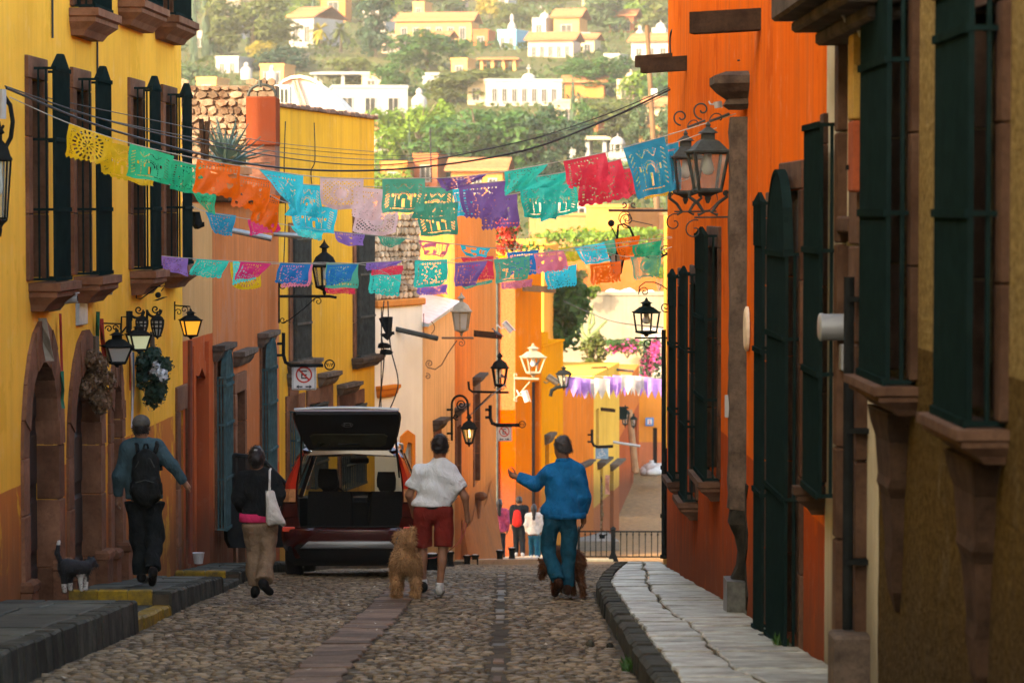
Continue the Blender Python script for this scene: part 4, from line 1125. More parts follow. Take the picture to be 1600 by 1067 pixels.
# ---------------------------------------------------------------- trees and houses on the hillside
rt = np.random.RandomState(21)
def leafcloud(name, lobes, n, size, mat, up=0.3, shell=0.55, flat=False):
    """many small leaf sprays spread through the crown's lobes"""
    w = np.array([l[3]*l[4]*l[5] for l in lobes])**0.7; w = w/w.sum()
    idx = rt.choice(len(lobes), n, p=w); L = np.array(lobes)[idx]
    d = rt.normal(size=(n, 3)); d /= np.linalg.norm(d, axis=1, keepdims=True)
    d[:, 2] = np.abs(d[:, 2])*np.where(rt.rand(n) < .78, 1, -1)
    rad = (shell + (1-shell)*rt.rand(n)**.6)[:, None]*(1+.10*rt.normal(size=(n, 1)))
    c = L[:, :3] + d*rad*L[:, 3:6]
    nr = d + .5*rt.normal(size=(n, 3)); nr[:, 2] += up; nr /= np.linalg.norm(nr, axis=1, keepdims=True)
    a = rt.normal(size=(n, 3)); t = a - nr*(a*nr).sum(1)[:, None]; t /= np.linalg.norm(t, axis=1, keepdims=True); b = np.cross(nr, t)
    s = size*(.55+.9*rt.rand(n))[:, None]; s2 = s*(.45+.4*rt.rand(n))[:, None]
    V = np.stack([c-t*s, c-b*s2+nr*s*.15, c+t*s, c+b*s2+nr*s*.15], 1).reshape(-1, 3)
    F = np.arange(n*4).reshape(n, 4)
    me = bpy.data.meshes.new(name); me.from_pydata(V.tolist(), [], F.tolist()); me.materials.append(mat); me.update()
    return me
def crown_lobes(kind, k=11):
    out = []
    for i in range(k):
        a = rt.rand()*6.28; r = .32*math.sqrt(rt.rand())
        if kind == 'broad': out.append((r*1.25*math.cos(a), r*1.25*math.sin(a), .22+.56*rt.rand()-.34*r, .09+.09*rt.rand(), .09+.09*rt.rand(), .085+.07*rt.rand()))
        elif kind == 'tall': out.append((r*.7*math.cos(a), r*.7*math.sin(a), .15+.8*i/k, .12+.10*rt.rand(), .12+.10*rt.rand(), .08+.06*rt.rand()))
        elif kind == 'bush': out.append((r*1.2*math.cos(a), r*1.2*math.sin(a), .2+.45*rt.rand()-.3*r, .14+.12*rt.rand(), .14+.1*rt.rand(), .14+.14*rt.rand()))
    if kind == 'cypress': out = [(0, 0, .06+.92*i/8, .40*(1-(i/8.6)**1.6)+.05, .40*(1-(i/8.6)**1.6)+.05, .09) for i in range(9)]
    return out
lm_green = leafmat('leaf_mid_green', (0.018,0.057,0.009), (0.036,0.102,0.015))
lm_lime = leafmat('leaf_lime_green', (0.058,0.117,0.007), (0.115,0.190,0.009))
lm_dark = leafmat('leaf_dark_green', (0.007,0.029,0.015), (0.017,0.053,0.020))
lm_olive = leafmat('leaf_olive', (0.042,0.060,0.011), (0.088,0.109,0.020))
lm_sage = leafmat('leaf_sage', (0.034,0.065,0.025), (0.066,0.112,0.041))
lm_yellow = leafmat('leaf_golden', (0.180,0.144,0.009), (0.276,0.216,0.018))
lm_red = leafmat('petal_scarlet', (0.55,0.035,0.02), (0.75,0.10,0.06), .4)
lm_magenta = leafmat('petal_magenta', (0.50,0.03,0.20), (0.65,0.08,0.34), .4)
lm_cyp = leafmat('cypress_foliage', (0.020,0.05,0.03), (0.05,0.09,0.045), .2)
LM = dict(green=lm_green, lime=lm_lime, dark=lm_dark, olive=lm_olive, sage=lm_sage, yellow=lm_yellow, cyp=lm_cyp)
bark = simple('tree_bark', (0.10,0.075,0.05), .9, 0, .35, 4, .3)
CROWN = {}
def crown_mesh(kind, mat, v, n, size):
    k = (kind, mat, v)
    if k not in CROWN:
        CROWN[k] = leafcloud('crown', crown_lobes(kind, 30 if kind == 'broad' else 12), n, size, LM[mat], .35)
    return CROWN[k]
def trunk_mb(h, r, seed):
    r6 = np.random.RandomState(seed); mb = MB()
    top = h*.62
    mb.tube([(0,0,-1.0),(.03*h,0,h*.2),(0.01*h,.02*h,h*.42),(0,0,top)], r, 7, r*.55)
    for k in range(5):
        a = k*1.257+r6.rand(); z0 = h*(.3+.06*k)
        mb.tube([(0,0,z0),(.12*h*math.cos(a),.12*h*math.sin(a),z0+.14*h),(.24*h*math.cos(a),.24*h*math.sin(a),z0+.3*h)], r*.45, 5, r*.15)
    return mb
def YB(py): return 128800.0/(py+231.0)
def tree(cx, top, base, w, kind, mat, label, group=None, n=2600, size=None, v=0, Y=None, name='tree', zb=None):
    Y = Y or YB(base); s = M_(Y); p = P(cx, base, Y)
    z0 = hillz(p.x, Y)-.2 if zb is None else zb
    H = P(cx, top, Y).z - z0; W = w*s
    t = thing(name, label, 'tree', (p.x, Y, z0), rt.rand()*6.28, group)
    me = crown_mesh(kind, mat, v, n, size or (.026 if kind != 'cypress' else .05))
    c = bpy.data.objects.new('crown', me); COL.objects.link(c); c.parent = t
    c.scale = (W*1.12, W*1.12, H*1.05)
    trunk_mb(H, max(.08, W*.03), int(cx*7+top)).build('trunk', bark, t)
    return t
TR = [ # cx top base w kind mat label
 (655,140,262,150,'broad','lime','sunlit yellow green tree left of the big round trees in mid hillside'),
 (745,148,282,240,'broad','green','widest round green tree in the middle of the hillside'),
 (862,150,285,130,'broad','dark','dark green round tree right of the widest hillside tree'),
 (668,36,112,128,'broad','green','bright domed tree below the long terracotta veranda'),
 (748,95,160,170,'broad','olive','spreading olive tree with orange tinges above the white glazed house'),
 (588,-12,95,95,'tall','dark','dark bluish tall tree right of the orange tower house'),
 (930,74,150,135,'broad','green','dense dark domed tree above the terracotta roofed long wall'),
 (1002,98,158,80,'bush','lime','light green round bush beside the white domed chapel'),
 (958,150,225,105,'broad','olive','olive tree left of the leaning telegraph pole'),
 (1012,142,232,85,'broad','sage','grey green tree behind the leaning telegraph pole'),
 (316,84,140,92,'bush','sage','sage green bush just right of the ochre house eaves'),
 (395,-25,92,150,'broad','olive','large olive green tree below the top left of the hillside'),
 (405,58,102,55,'bush','yellow','golden yellow flowering bush left of the dark clipped hedge'),
 (444,64,112,105,'bush','dark','dark bluish clipped hedge in front of the white left hillside house'),
 (548,82,140,75,'broad','olive','olive tree right of the palm trees'),
 (620,92,150,80,'broad','green','mid green tree behind the white modern house'),
 (795,5,46,60,'tall','olive','thin olive tree beside the pink roofed terrace'),
 (872,-15,36,55,'tall','olive','pale thin tree beside the arched window house'),
 (950,-35,52,120,'tall','sage','tall grey green tree at the top right of the hillside'),
 (1022,-40,56,100,'tall','olive','tall feathery olive tree beside the orange house edge'),
 (700,-30,40,90,'tall','sage','pale grey tree above the long terracotta veranda'),
 (765,-40,30,60,'tall','yellow','bare golden leaved tree at the top of the hillside'),
 (840,-40,22,80,'tall','olive','tall olive tree above the arched window house'),
 (905,150,235,60,'broad','green','small green tree between the slim cypress and the widest tree'),
 (598,228,300,80,'bush','lime','yellow green shrub against the end of the golden yellow house'),
 (940,232,300,120,'bush','sage','pale green shrubs behind the white bell kiosk'),
 (1000,228,300,80,'bush','lime','light green bush below the leaning telegraph pole'),
 (460,120,170,70,'bush','olive','low olive shrub behind the white barrel vault'),
 (345,30,90,60,'tall','dark','dark narrow tree among the tall pale trunks on the left hillside'),
 (520,130,185,70,'bush','green','green shrub in front of the white modern house'),
]
for i, (cx, tp, bs, w, kd, mt, lab) in enumerate(TR):
    big = w > 110
    tree(cx, tp, bs, w, kd, mt, lab, 'trees on the far hillside', 5200 if big else 2600, .024 if big else .032, v=('big', i % 3) if big else i % 2)
for i, (cx, tp, bs, w, lab) in enumerate([(303,-20,100,13,'first of the tall dark cypresses rising at the left edge of the hillside'),(322,-40,92,14,'second tall dark cypress from the left edge of the hillside'),
      (470,12,72,9,'slim cypress left of the white hillside house gable'),(490,-15,72,10,'slim cypress directly left of the orange tower house'),(895,128,215,11,'lone slim cypress standing above the roof terrace'),
      (832,220,282,9,'small pointed cypress right of the dark round tree'),(702,232,285,8,'small thin cypress among the low terracotta walls'),(640,205,282,8,'thin cypress right of the golden yellow house corner')]):
    tree(cx, tp, bs, w, 'cypress', 'cyp', lab, 'slim cypresses on the hillside', 900, .09)
for i, (cx, tp, bs, w) in enumerate([(500,38,80,42),(532,34,88,40)]):
    Y = YB(bs); s = M_(Y); p = P(cx, bs, Y); z0 = hillz(p.x, Y); H = P(cx, tp, Y).z-z0
    t = thing('palm_tree', ('shorter orange tinged palm tree left of the fuller palm', 'fuller fan palm under the orange tower house')[i], 'palm', (p.x, Y, z0), 0, 'palms on the hillside')
    mb = MB(); mb.tube([(0,0,-.5),(.1,0,H*.4),(0,0,H*.75)], .25, 7, .2); mb.build('trunk', bark, t)
    mb = MB()
    for k in range(46):
        a = rt.rand()*6.28; e = rt.rand()*2.0-.9; L = w*s*.52; prev = None
        for j in range(6):
            q = j/5; wd = .22*L*math.sin(math.pi*(.12+.8*q))*.5
            c = Vector((math.cos(a)*math.cos(e)*L*q, math.sin(a)*math.cos(e)*L*q, H*.76+math.sin(e)*L*q-.35*L*q*q)); sd = Vector((-math.sin(a), math.cos(a), 0))*wd
            cur = (mb.av(c-sd), mb.av(c+sd))
            if prev: mb.f.append([prev[0], prev[1], cur[1], cur[0]])
            prev = cur
    mb.build('crown', (lm_yellow if i == 0 else lm_olive), t)
# houses
wm_white = plaster('hill_white', (0.31,0.29,0.27), streak=.15, gr_amt=.1); wm_grey = plaster('hill_grey', (0.24,0.25,0.25), streak=.15, gr_amt=.1)
wm_pink = plaster('hill_pink', (0.40,0.28,0.22), streak=.15, gr_amt=.1); wm_or = plaster('hill_orange', (0.40,0.145,0.04), streak=.1, gr_amt=.05)
wm_terr = plaster('hill_terracotta', (0.32,0.09,0.035), streak=.15); wm_blue = plaster('hill_blue', (0.12,0.28,0.38), streak=.15, gr_amt=.1)
wm_cream = plaster('hill_cream', (0.38,0.30,0.19), streak=.15, gr_amt=.1); wm_peach = plaster('hill_peach', (0.46,0.22,0.08), streak=.15, gr_amt=.1)
tile_m = stone('terracotta_roof_tile', (0.24,0.085,0.038), (0.36,0.15,0.065), 3, .5, .9, .2)
WM = dict(white=wm_white, grey=wm_grey, pink=wm_pink, orange=wm_or, terr=wm_terr, blue=wm_blue, cream=wm_cream, peach=wm_peach)
def wins_on(par, x0, x1, z0, z1, n, rows, y, fr=.6):
    for r in range(rows):
        for k in range(n):
            cxx = x0+(x1-x0)*(k+.5)/n; hw = (x1-x0)/n*.5*fr*.7; zz0 = z0+(z1-z0)*(r+.22)/rows; zz1 = z0+(z1-z0)*(r+.78)/rows
            mb = MB(); mb.bx(cxx-hw, cxx+hw, y-.03, y-.005, zz0, zz1); w = mb.build('window', win_glass, par)
            mb = MB(); f = .09
            mb.bx(cxx-hw-f, cxx-hw, y-.09, y-.002, zz0-f, zz1+f); mb.bx(cxx+hw, cxx+hw+f, y-.09, y-.002, zz0-f, zz1+f); mb.bx(cxx-hw, cxx+hw, y-.09, y-.002, zz1, zz1+f); mb.bx(cxx-hw, cxx+hw, y-.14, y-.002, zz0-f, zz0)
            mb.bx(cxx-.03, cxx+.03, y-.06, y-.03, zz0, zz1)
            mb.build('window_frame', wm_white, w)
def house(x0, x1, top, base, col, roof, label, rz=-.30, nw=2, rows=1, dep=None, Y=None, name='hillside_house', ext=0):
    Y = Y or YB(base)-4; s = M_(Y); cx = (x0+x1)/2; p = P(cx, base, Y)
    W = (x1-x0)*s/2; z0 = P(cx, base+ext, Y).z-1.0; H = P(cx, top, Y).z-z0
    D = dep or min(10, W*1.6+2)
    W = max(1.0, (W-D*.5*abs(math.sin(rz)))/max(.6, math.cos(rz)))
    t = thing(name, label, 'house', (p.x, Y, z0), rz, 'houses scattered over the hillside')
    mb = MB(); mb.bx(-W, W, 0, D, -2.5, H); mb.build('wall', WM[col], t)
    if roof == 'flat':
        mb = MB(); th = .35
        mb.bx(-W-.08, W+.08, -.08, th, H+.002, H+.32); mb.bx(-W-.08, W+.08, D-th, D+.08, H+.002, H+.32); mb.bx(-W-.08, -W+th, th+.002, D-th-.002, H+.002, H+.32); mb.bx(W-th, W+.08, th+.002, D-th-.002, H+.002, H+.32)
        mb.build('parapet', WM[col], t)
    elif roof == 'tile':
        mb = MB(); e = .5
        for k in range(8):
            a, b_ = -e+(D+2*e)*k/16, -e+(D+2*e)*(k+1)/16
            for yy0, yy1, u0, u1 in ((a, b_, k/8, (k+1)/8), (D-a, D-b_, k/8, (k+1)/8)):
                zz = lambda q: H+.02+q*D*.20
                mb.hexa([(-W-e, yy0, zz(u0)), (W+e, yy0, zz(u0)), (W+e, yy1, zz(u1)), (-W-e, yy1, zz(u1)), (-W-e, yy0, zz(u0)+.16), (W+e, yy0, zz(u0)+.16), (W+e, yy1, zz(u1)+.14), (-W-e, yy1, zz(u1)+.14)])
        mb.build('roof', tile_m, t)
    elif roof == 'dome':
        mb = MB(); r = min(W*.7, D*.45)
        mb.lathe([(r*1.05,0),(r*1.05,r*.3),(r,r*.35)]+[(r*math.cos(a), r*.35+r*.9*math.sin(a)) for a in [k*math.pi/16 for k in range(1,8)]]+[(.12*r,r*1.25),(.12*r,r*1.5),(.16*r,r*1.55),(.02*r,r*1.75)], (0, D/2, H+.003), 18); mb.build('dome', WM[col], t, True, autosmooth=40)
    if nw: wins_on(t, -W*.92, W*.92, max(.2, H*.2), H*.92, nw, rows, 0)
    return t
HS = [
 (498,543,-10,38,'orange','flat','square orange tower house at the top left of the hillside',-.12,1,1,6),
 (430,512,28,76,'white','tile','white gabled house left of the orange tower house',-.5,2,1,8),
 (328,382,92,112,'white','flat','long low white house behind the sage green bush',-.25,2,1,6),
 (515,642,138,188,'grey','flat','long white modern flat roofed house above the yellow parapet',.1,3,1,7),  # white walls coloured grey, the shade on their front put into the tone
 (588,632,58,86,'pink','flat','small pinkish white house left of the bright domed tree',-.3,1,1,5),
 (612,742,34,66,'peach','tile','long house with a terracotta veranda near the hilltop',-.15,6,1,7),
 (734,768,50,74,'terr','flat','small terracotta red house next to the blue house',-.2,1,1,5),
 (768,816,50,80,'blue','flat','bright blue house in the upper middle of the hillside',-.35,2,1,5),
 (822,862,28,66,'white','dome','white house with a domed lantern right of the blue house',-.3,1,1,6),
 (858,912,28,66,'peach','tile','house with a wide arched window and tiled roof near the hilltop',-.2,1,1,7),
 (818,902,64,92,'pink','tile','pink house with a colonnaded terrace below the domed house',-.2,5,1,6),
 (855,925,54,80,'grey','flat','long grey wall house right of the white domed house',.15,0,1,4),
 (728,760,128,160,'cream','flat','small cream house at the left end of the white glazed row',-.3,1,1,4),
 (756,882,128,162,'white','flat','white house with a long dark glazed front in mid hillside',.1,7,1,6),
 (880,946,130,150,'orange','tile','low orange wall with a tiled coping right of the glazed house',-.1,0,1,4),
 (962,992,124,152,'pink','dome','pale pink domed chapel right of the dense domed tree',-.3,1,1,5),
 (978,1056,66,96,'white','tile','white house with long roofline below the orange house eaves',-.25,3,1,6),
 (1016,1042,44,66,'white','dome','small white domed lantern house near the top right',-.2,1,1,4),
 (946,996,26,50,'terr','tile','terracotta roofed house at the upper right of the hillside',-.2,2,1,6),
 (872,905,160,190,'cream','flat','plain beige wall house left of the slim cypress',.1,1,1,4),
 (345,385,-10,30,'pink','tile','pale house at the top left among the tall trees',-.3,2,1,6),
 (560,600,118,140,'cream','flat','cream house behind the white modern house',-.2,1,1,4),
 (640,690,246,285,'terr','flat','terracotta box house right of the golden yellow house',-.15,1,1,5),
 (590,640,258,292,'orange','flat','orange low house behind the pink paper banners',-.1,1,1,5),
 (700,790,268,300,'orange','tile','low orange house behind the dark purple banner',-.1,3,1,5),
 (300,345,125,150,'peach','flat','peach house just above the old rubble wall',-.2,1,1,5),
 (400,450,104,130,'peach','flat','peach terrace house below the dark clipped hedge',-.2,2,1,5),
 (1000,1050,168,200,'cream','tile','cream house behind the leaning telegraph pole',-.2,2,1,5),
 (700,735,95,120,'peach','flat','small peach house between the domed trees',-.25,1,1,4),
 (560,610,20,50,'white','flat','white house behind the dark bluish tall tree',-.3,2,1,5),
 (905,950,-5,25,'cream','tile','cream house high up behind the tall grey green tree',-.2,2,1,5),
 (770,800,-8,15,'white','flat','white cubic house at the very top of the hillside',-.3,1,1,5),
 (672,704,58,80,'terr','tile','rust red house left of the blue house',-.25,1,1,4),
 (640,668,6,28,'peach','flat','small peach house above the terracotta veranda house',-.3,1,1,4),
 (704,728,-4,16,'pink','tile','small pink tiled house near the top centre of the hillside',-.2,1,1,4),
 (905,930,62,84,'cream','tile','cream tiled cottage right of the long grey wall house',-.25,1,1,4),
 (940,972,88,108,'white','flat','white cube house above the dense domed tree',-.3,1,1,4),
 (440,470,84,104,'cream','flat','cream cube house left of the palms',-.3,1,1,4),
 (300,326,52,74,'pink','flat','pale pink house behind the tall dark cypresses',-.25,1,1,4),
 (352,380,40,62,'white','tile','white tiled cottage between the tall dark cypresses and the olive tree',-.3,1,1,4),
 (655,690,118,136,'grey','flat','grey flat house between the two domed trees',-.2,1,1,4),
 (905,932,182,206,'terr','flat','terracotta house just above the rooftop terrace',-.2,1,1,4),
 (1000,1030,200,226,'peach','flat','peach house behind the shrubs near the bell kiosk',-.2,1,1,4),
 (580,612,206,232,'pink','tile','pink tiled house over the end of the golden yellow parapet',-.2,1,1,4),
]
for i, h in enumerate(HS):
    x0, x1, tp, bs, col, rf, lab, rz, nw, rows, dep = h
    house(x0, x1, tp, bs, col, rf, lab, rz, nw, rows, dep)
# many smaller trees between the houses
kinds = [('broad','green'),('bush','olive'),('broad','olive'),('bush','lime'),('broad','dark'),('tall','sage'),('bush','sage')]
BL = [(h[0]-4, h[1]+4, h[2], h[3]) for h in HS] + [(750,806,85,114),(888,948,206,250),(950,980,215,250),(814,838,98,128)]
nf_ = 0
for i in range(2500):
    if nf_ >= 190: break
    bs = -60+350*rt.rand()**.9; cx = 285+775*rt.rand() if i % 6 else (1060+200*rt.rand())
    Y = YB(bs); kd, mt = kinds[int(rt.rand()*7)]; w = (4.2+5.0*rt.rand())/M_(Y); h = w*(.75 if kd != 'tall' else 1.5)
    if any(cx+w/2 > q[0] and cx-w/2 < q[1] and bs > q[3]-3 and bs-h < q[3]-2 for q in BL): continue
    nf_ += 1
    tree(cx, bs-h, bs, w, kd, mt, 'one of the many unremarkable small trees filling gaps on the far hillside', 'gap filling trees on the hillside', 1400, .045, v=i % 2)
# low growth covering the slope between the trees
n_ = 60000; yy = 150+480*rt.rand(n_)**1.1; xx = (rt.rand(n_)-.5)*.46*yy+.02*yy
c_ = np.stack([xx, yy, np.array([hillz(a, b_) for a, b_ in zip(xx, yy)])+.25*rt.rand(n_)], 1); nr_ = rt.normal(size=(n_, 3)); nr_[:, 2] += .6; nr_[:, 1] -= .6; nr_ /= np.linalg.norm(nr_, axis=1, keepdims=True)
t_ = np.cross(nr_, rt.normal(size=(n_, 3))); t_ /= np.linalg.norm(t_, axis=1, keepdims=True); b2_ = np.cross(nr_, t_); cl_ = np.array([mnoise.noise(Vector((a*.06, b_*.05, 3))) for a, b_ in zip(xx, yy)])
s_ = .62*((.22+.55*rt.rand(n_)**2)*np.clip(1+2.0*cl_, .25, 2.2)*(yy/300)**.4)[:, None]; c_[:, 2] += s_[:, 0]*.5
ug = rawmesh('undergrowth', np.stack([c_-t_*s_, c_-b2_*s_*.6, c_+t_*s_, c_+b2_*s_*.6], 1).reshape(-1, 3), np.arange(n_*4).reshape(n_, 4), leafmat('leaf_undergrowth', (0.020,0.044,0.006), (0.055,0.077,0.015)))
tag(ug, kind='stuff')
# pergolas, terrace, kiosk
def posts(name, label, cat, x0, x1, top, base, n, mat, roofmat, Y=None, th=.35, d=4):
    Y = Y or YB(base); s = M_(Y); p = P((x0+x1)/2, base, Y); W = (x1-x0)*s/2; H = (base-top)*s
    t = thing(name, label, cat, (p.x, Y, p.z-.4), -.1)
    for k in range(n):
        for y in (0, d):
            mb = MB(); x = -W+.2+(2*W-.4)*k/(n-1); mb.cb(x-.18, x+.18, y-.15, y+.15, -1, H-th, .02); mb.build('post', mat, t)
    mb = MB(); mb.loft([[(-W-.4,-.6,H-th),(W+.4,-.6,H-th),(W+.4,d+.6,H-th),(-W-.4,d+.6,H-th)],[(-W-.4,-.6,H-th*.4),(W+.4,-.6,H-th*.4),(W+.4,d+.6,H-th*.4),(-W-.4,d+.6,H-th*.4)],[(-W*.9,.3,H),(W*.9,.3,H),(W*.9,d-.3,H),(-W*.9,d-.3,H)]]); mb.build('roof', roofmat, t)
    return t
posts('roof_pergola', 'open terracotta roofed pergola in front of the dark trees', 'pergola', 750, 806, 85, 114, 4, wm_peach, tile_m)
posts('roof_pergola', 'pale flat pergola on the white modern house', 'pergola', 490, 582, 107, 140, 3, wm_grey, wm_grey, YB(140)-3)
posts('terrace_canopy', 'pale canopy frame over the rooftop terrace by the slim cypress', 'canopy', 888, 948, 206, 250, 3, wm_grey, wm_cream)
k = thing('bell_kiosk', 'small white domed bell kiosk beside the rooftop terrace', 'kiosk', tuple(P(965, 250, 262)))
mb = MB(); s = M_(262); mb.bx(-s*15, s*15, -s*12, s*12, -.5, s*12); mb.build('plinth', wm_white, k)
for a in range(6):
    mb = MB(); mb.tube([(s*10*math.cos(a*1.047), s*10*math.sin(a*1.047), s*12), (s*10*math.cos(a*1.047), s*10*math.sin(a*1.047), s*24)], s*1.8, 6); mb.build('column', wm_white, k)
mb = MB(); mb.lathe([(s*12.5,0),(s*12.5,s*2)]+[(s*11*math.cos(a), s*2+s*10*math.sin(a)) for a in [j*math.pi/14 for j in range(7)]]+[(s*.8,s*12.5),(s*.5,s*17)], (0,0,s*24), 16); mb.build('dome', wm_white, k, True, autosmooth=40)
c = thing('chapel_dome', 'white chapel dome with a cross above the glazed house', 'chapel', tuple(P(826, 128, 352)))
s = M_(352); mb = MB(); mb.lathe([(s*12,-2),(s*12,s*3)]+[(s*11.5*math.cos(a), s*3+s*10*math.sin(a)) for a in [j*math.pi/14 for j in range(8)]], (0,0,0), 16); mb.build('dome', wm_white, c, True, autosmooth=40)
mb = MB(); mb.bx(-s*.7, s*.7, -.1, .1, s*13, s*27); mb.bx(-s*3.4, s*3.4, -.1, .1, s*20, s*22); mb.build('cross', wm_white, c)
for i, (cx, tp, bs, w, lab) in enumerate([(800,22,60,7,'slender white chimney lantern above the blue house'),(655,138,170,12,'white rounded bottle shaped chimney right of the white modern house'),(845,10,40,8,'tall pinkish chimney beside the arched window house'),(1000,40,62,7,'little white finial lantern at the upper right hillside'),(385,98,118,9,'white rounded cistern above the dark hedge'),(425,102,128,9,'white rounded cistern beside the peach terrace house')]):
    Y = YB(bs)-6; s = M_(Y); t = thing('roof_lantern', lab, 'chimney', tuple(P(cx, bs, Y)), 0, 'white roof lanterns on the hillside'); H = (bs-tp)*s; r = w*s
    mb = MB(); mb.lathe([(r,-1),(r,H*.4),(r*.8,H*.55),(r*.35,H*.68),(r*.45,H*.8),(r*.35,H*.92),(.05,H)], (0,0,0), 12); mb.build('shaft', wm_white, t, True, autosmooth=40)
# nearer buildings beyond the bend, between the street and the hill
def boxhouse(name, label, x0, x1, top, base, Y, col, dep=6, rz=0.0, nw=0, rows=1):
    t = thing(name, label, 'house', tuple(P((x0+x1)/2, base, Y)), rz); W = (x1-x0)*M_(Y)/2; H = (base-top)*M_(Y)
    mb = MB(); mb.bx(-W, W, 0, dep, -3, H); mb.build('wall', col, t)
    mb = MB(); mb.cb(-W-.06, W+.06, -.08, .3, H+.002, H+.22, .02); mb.build('parapet', col, t)
    if nw: wins_on(t, -W*.9, W*.9, H*.25, H*.95, nw, rows, 0)
    return t
boxhouse('peach_terrace_house', 'wide peach house with a pale upper band beyond the red flowers', 838, 1062, 338, 384, 185, plaster('terrace_peach', (0.33,0.15,0.06)), 8, .05)
boxhouse('white_upper_house', 'pinkish white upper storey above the wide peach house', 835, 930, 322, 340, 190, wm_pink, 6, .05, 2)
boxhouse('orange_side_house', 'orange block with a shaded side on top of the wide peach house', 912, 985, 325, 346, 182, wm_or, 5, -.5)
boxhouse('orange_garden_house', 'orange garden house wall behind the orange and green banners', 885, 1075, 405, 470, 166, plaster('garden_orange', (0.30,0.082,0.018)), 5, .02)
rw_ = boxhouse('retaining_wall', 'long pale cement retaining wall below the orange garden house', 880, 1075, 462, 545, 158, plaster('pale_cement', (0.20,0.175,0.135), streak=.5, gr_amt=.3), 5, .02)
rw_['category'] = 'wall'
t = thing('covered_loads', 'white and blue covered load lying along the retaining wall top', 'tarpaulin', tuple(P(985, 462, 158.3)))
s = M_(158); mb = MB(); rings = []
for k_ in range(13):
    x = -42+7*k_; h = 9+4*math.sin(k_*1.3)+3*math.sin(k_*.6)
    h *= max(.15, math.sin(math.pi*(k_+.5)/13))**.5
    rings.append([(x*s, .1+.9*math.cos(a)*.9+.6, max(0, math.sin(a))*h*s) for a in [math.pi*j/8 for j in range(9)]])
mb.loft(rings); mb.build('tarpaulin', simple('white_blue_tarp', (0.55,0.62,0.68), .5, 0, .3, 2), t, True)
boxhouse('cream_flower_house', 'cream courtyard wall topped by pink flowering creepers', 945, 1010, 548, 640, 138, wm_cream, 4, 0)
boxhouse('white_side_house', 'tall pale side wall next to the magenta bougainvillea', 1008, 1062, 520, 650, 136, wm_white, 4, 0)
boxhouse('orange_behind_coral', 'orange upper block behind the coral house', 716, 850, 384, 520, 100, plaster('upper_orange', (0.72,0.30,0.05), streak=.4), 6, -.1)
# foliage beyond the bend
def shrub(name, label, cx, cy, w, h, Y, mat, n=900, size=.06, lob=9, cat='plant', group=None, flower=None, nf=0, stems=True):
    t = thing(name, label, cat, tuple(P(cx, cy+h/2, Y)), 0, group); s = M_(Y); W, H = w*s, h*s
    L = [((rt.rand()-.5)*W*.75, (rt.rand()-.5)*W*.5, H*(.15+.7*rt.rand()), W*(.14+.14*rt.rand()), W*(.12+.12*rt.rand()), H*(.14+.14*rt.rand())) for _ in range(lob)]
    me = leafcloud('foliage', L, n, size, mat, .2); o = bpy.data.objects.new('foliage', me); COL.objects.link(o); o.parent = t
    if flower:
        me = leafcloud('blossom', L[:max(3, lob*2//3)], nf, size*.8, flower, .2, .85); o = bpy.data.objects.new('blossom', me); COL.objects.link(o); o.parent = t
    if stems:
        mb = MB()
        for k_ in range(5): a = k_*1.3; mb.tube([(0,0,-.2),(.12*W*math.cos(a),.12*W*math.sin(a),H*.3),(.3*W*math.cos(a),.3*W*math.sin(a),H*.7)], .03, 5, .012)
        mb.build('stem', bark, t)
    return t
shrub('bougainvillea', 'scarlet bougainvillea spilling over the roof edge of the orange upper block', 800, 374, 100, 56, 94, lm_green, 700, .07, 11, 'plant', None, lm_red, 1900)
shrub('leafy_tree', 'dark drooping leafy tree standing above the amber yellow house', 874, 490, 76, 112, 104, lm_green, 3600, .15, 22, 'tree')
shrub('garden_greenery', 'sunlit yellow green hedge in front of the wide peach house', 945, 382, 200, 46, 176, lm_lime, 2600, .16, 26, 'hedge')
shrub('round_topiary', 'clipped round bush on the retaining wall by the covered load', 922, 456, 32, 22, 157, lm_lime, 500, .10, 6)
shrub('garden_greenery', 'dense shrubs left of the topiary on the retaining wall', 895, 440, 40, 50, 164, lm_olive, 900, .12, 9)
shrub('garden_greenery', 'yellow green shrubs at the right end of the orange garden wall', 1030, 425, 40, 60, 164, lm_lime, 900, .12, 9)
shrub('potted_greenery', 'tumbling succulents on the parapet beyond the amber yellow house', 925, 555, 44, 70, 118, lm_olive, 900, .09, 10)
shrub('flower_creeper', 'pink flowering creeper along the top of the cream courtyard wall', 980, 540, 90, 26, 136, lm_green, 900, .09, 12, 'plant', None, lm_magenta, 420)
shrub('bougainvillea', 'magenta bougainvillea hanging beside the pale side wall', 1016, 568, 38, 80, 133, lm_dark, 900, .09, 10, 'plant', None, lm_magenta, 900)
shrub('potted_greenery', 'white and yellow flowers below the cream courtyard wall', 975, 588, 50, 36, 130, lm_lime, 500, .08, 8, 'plant', None, simple('white_petal', (0.7,0.66,0.5), .7), 60)
cac = thing('candelabra_cactus', 'candelabra cactus against the pale retaining wall', 'cactus', tuple(P(918, 545, 122)))
s = M_(122)
for pts in ([(0,0),(2,-20),(3,-40),(8,-68)], [(1,-12),(-8,-26),(-10,-50)], [(2,-18),(14,-28),(30,-44)], [(0,-8),(-16,-20),(-18,-40)], [(16,-29),(18,-20)], [(2,-30),(10,-40),(9,-55)]):
    mb = MB(); mb.tube([(x*s, .1*i_, -y*s) for i_, (x, y) in enumerate(pts)], .075, 7, .05); mb.build('branch', simple('cactus_skin', (0.10,0.14,0.05), .7, 0, .4, 6), cac)
pole = thing('telegraph_pole', 'leaning wooden telegraph pole rising behind the orange house edge', 'pole', tuple(P(1028, 300, 120)))
mb = MB(); a, c = P(1027, 330, 120), P(1011, 40, 120); o = pole.location
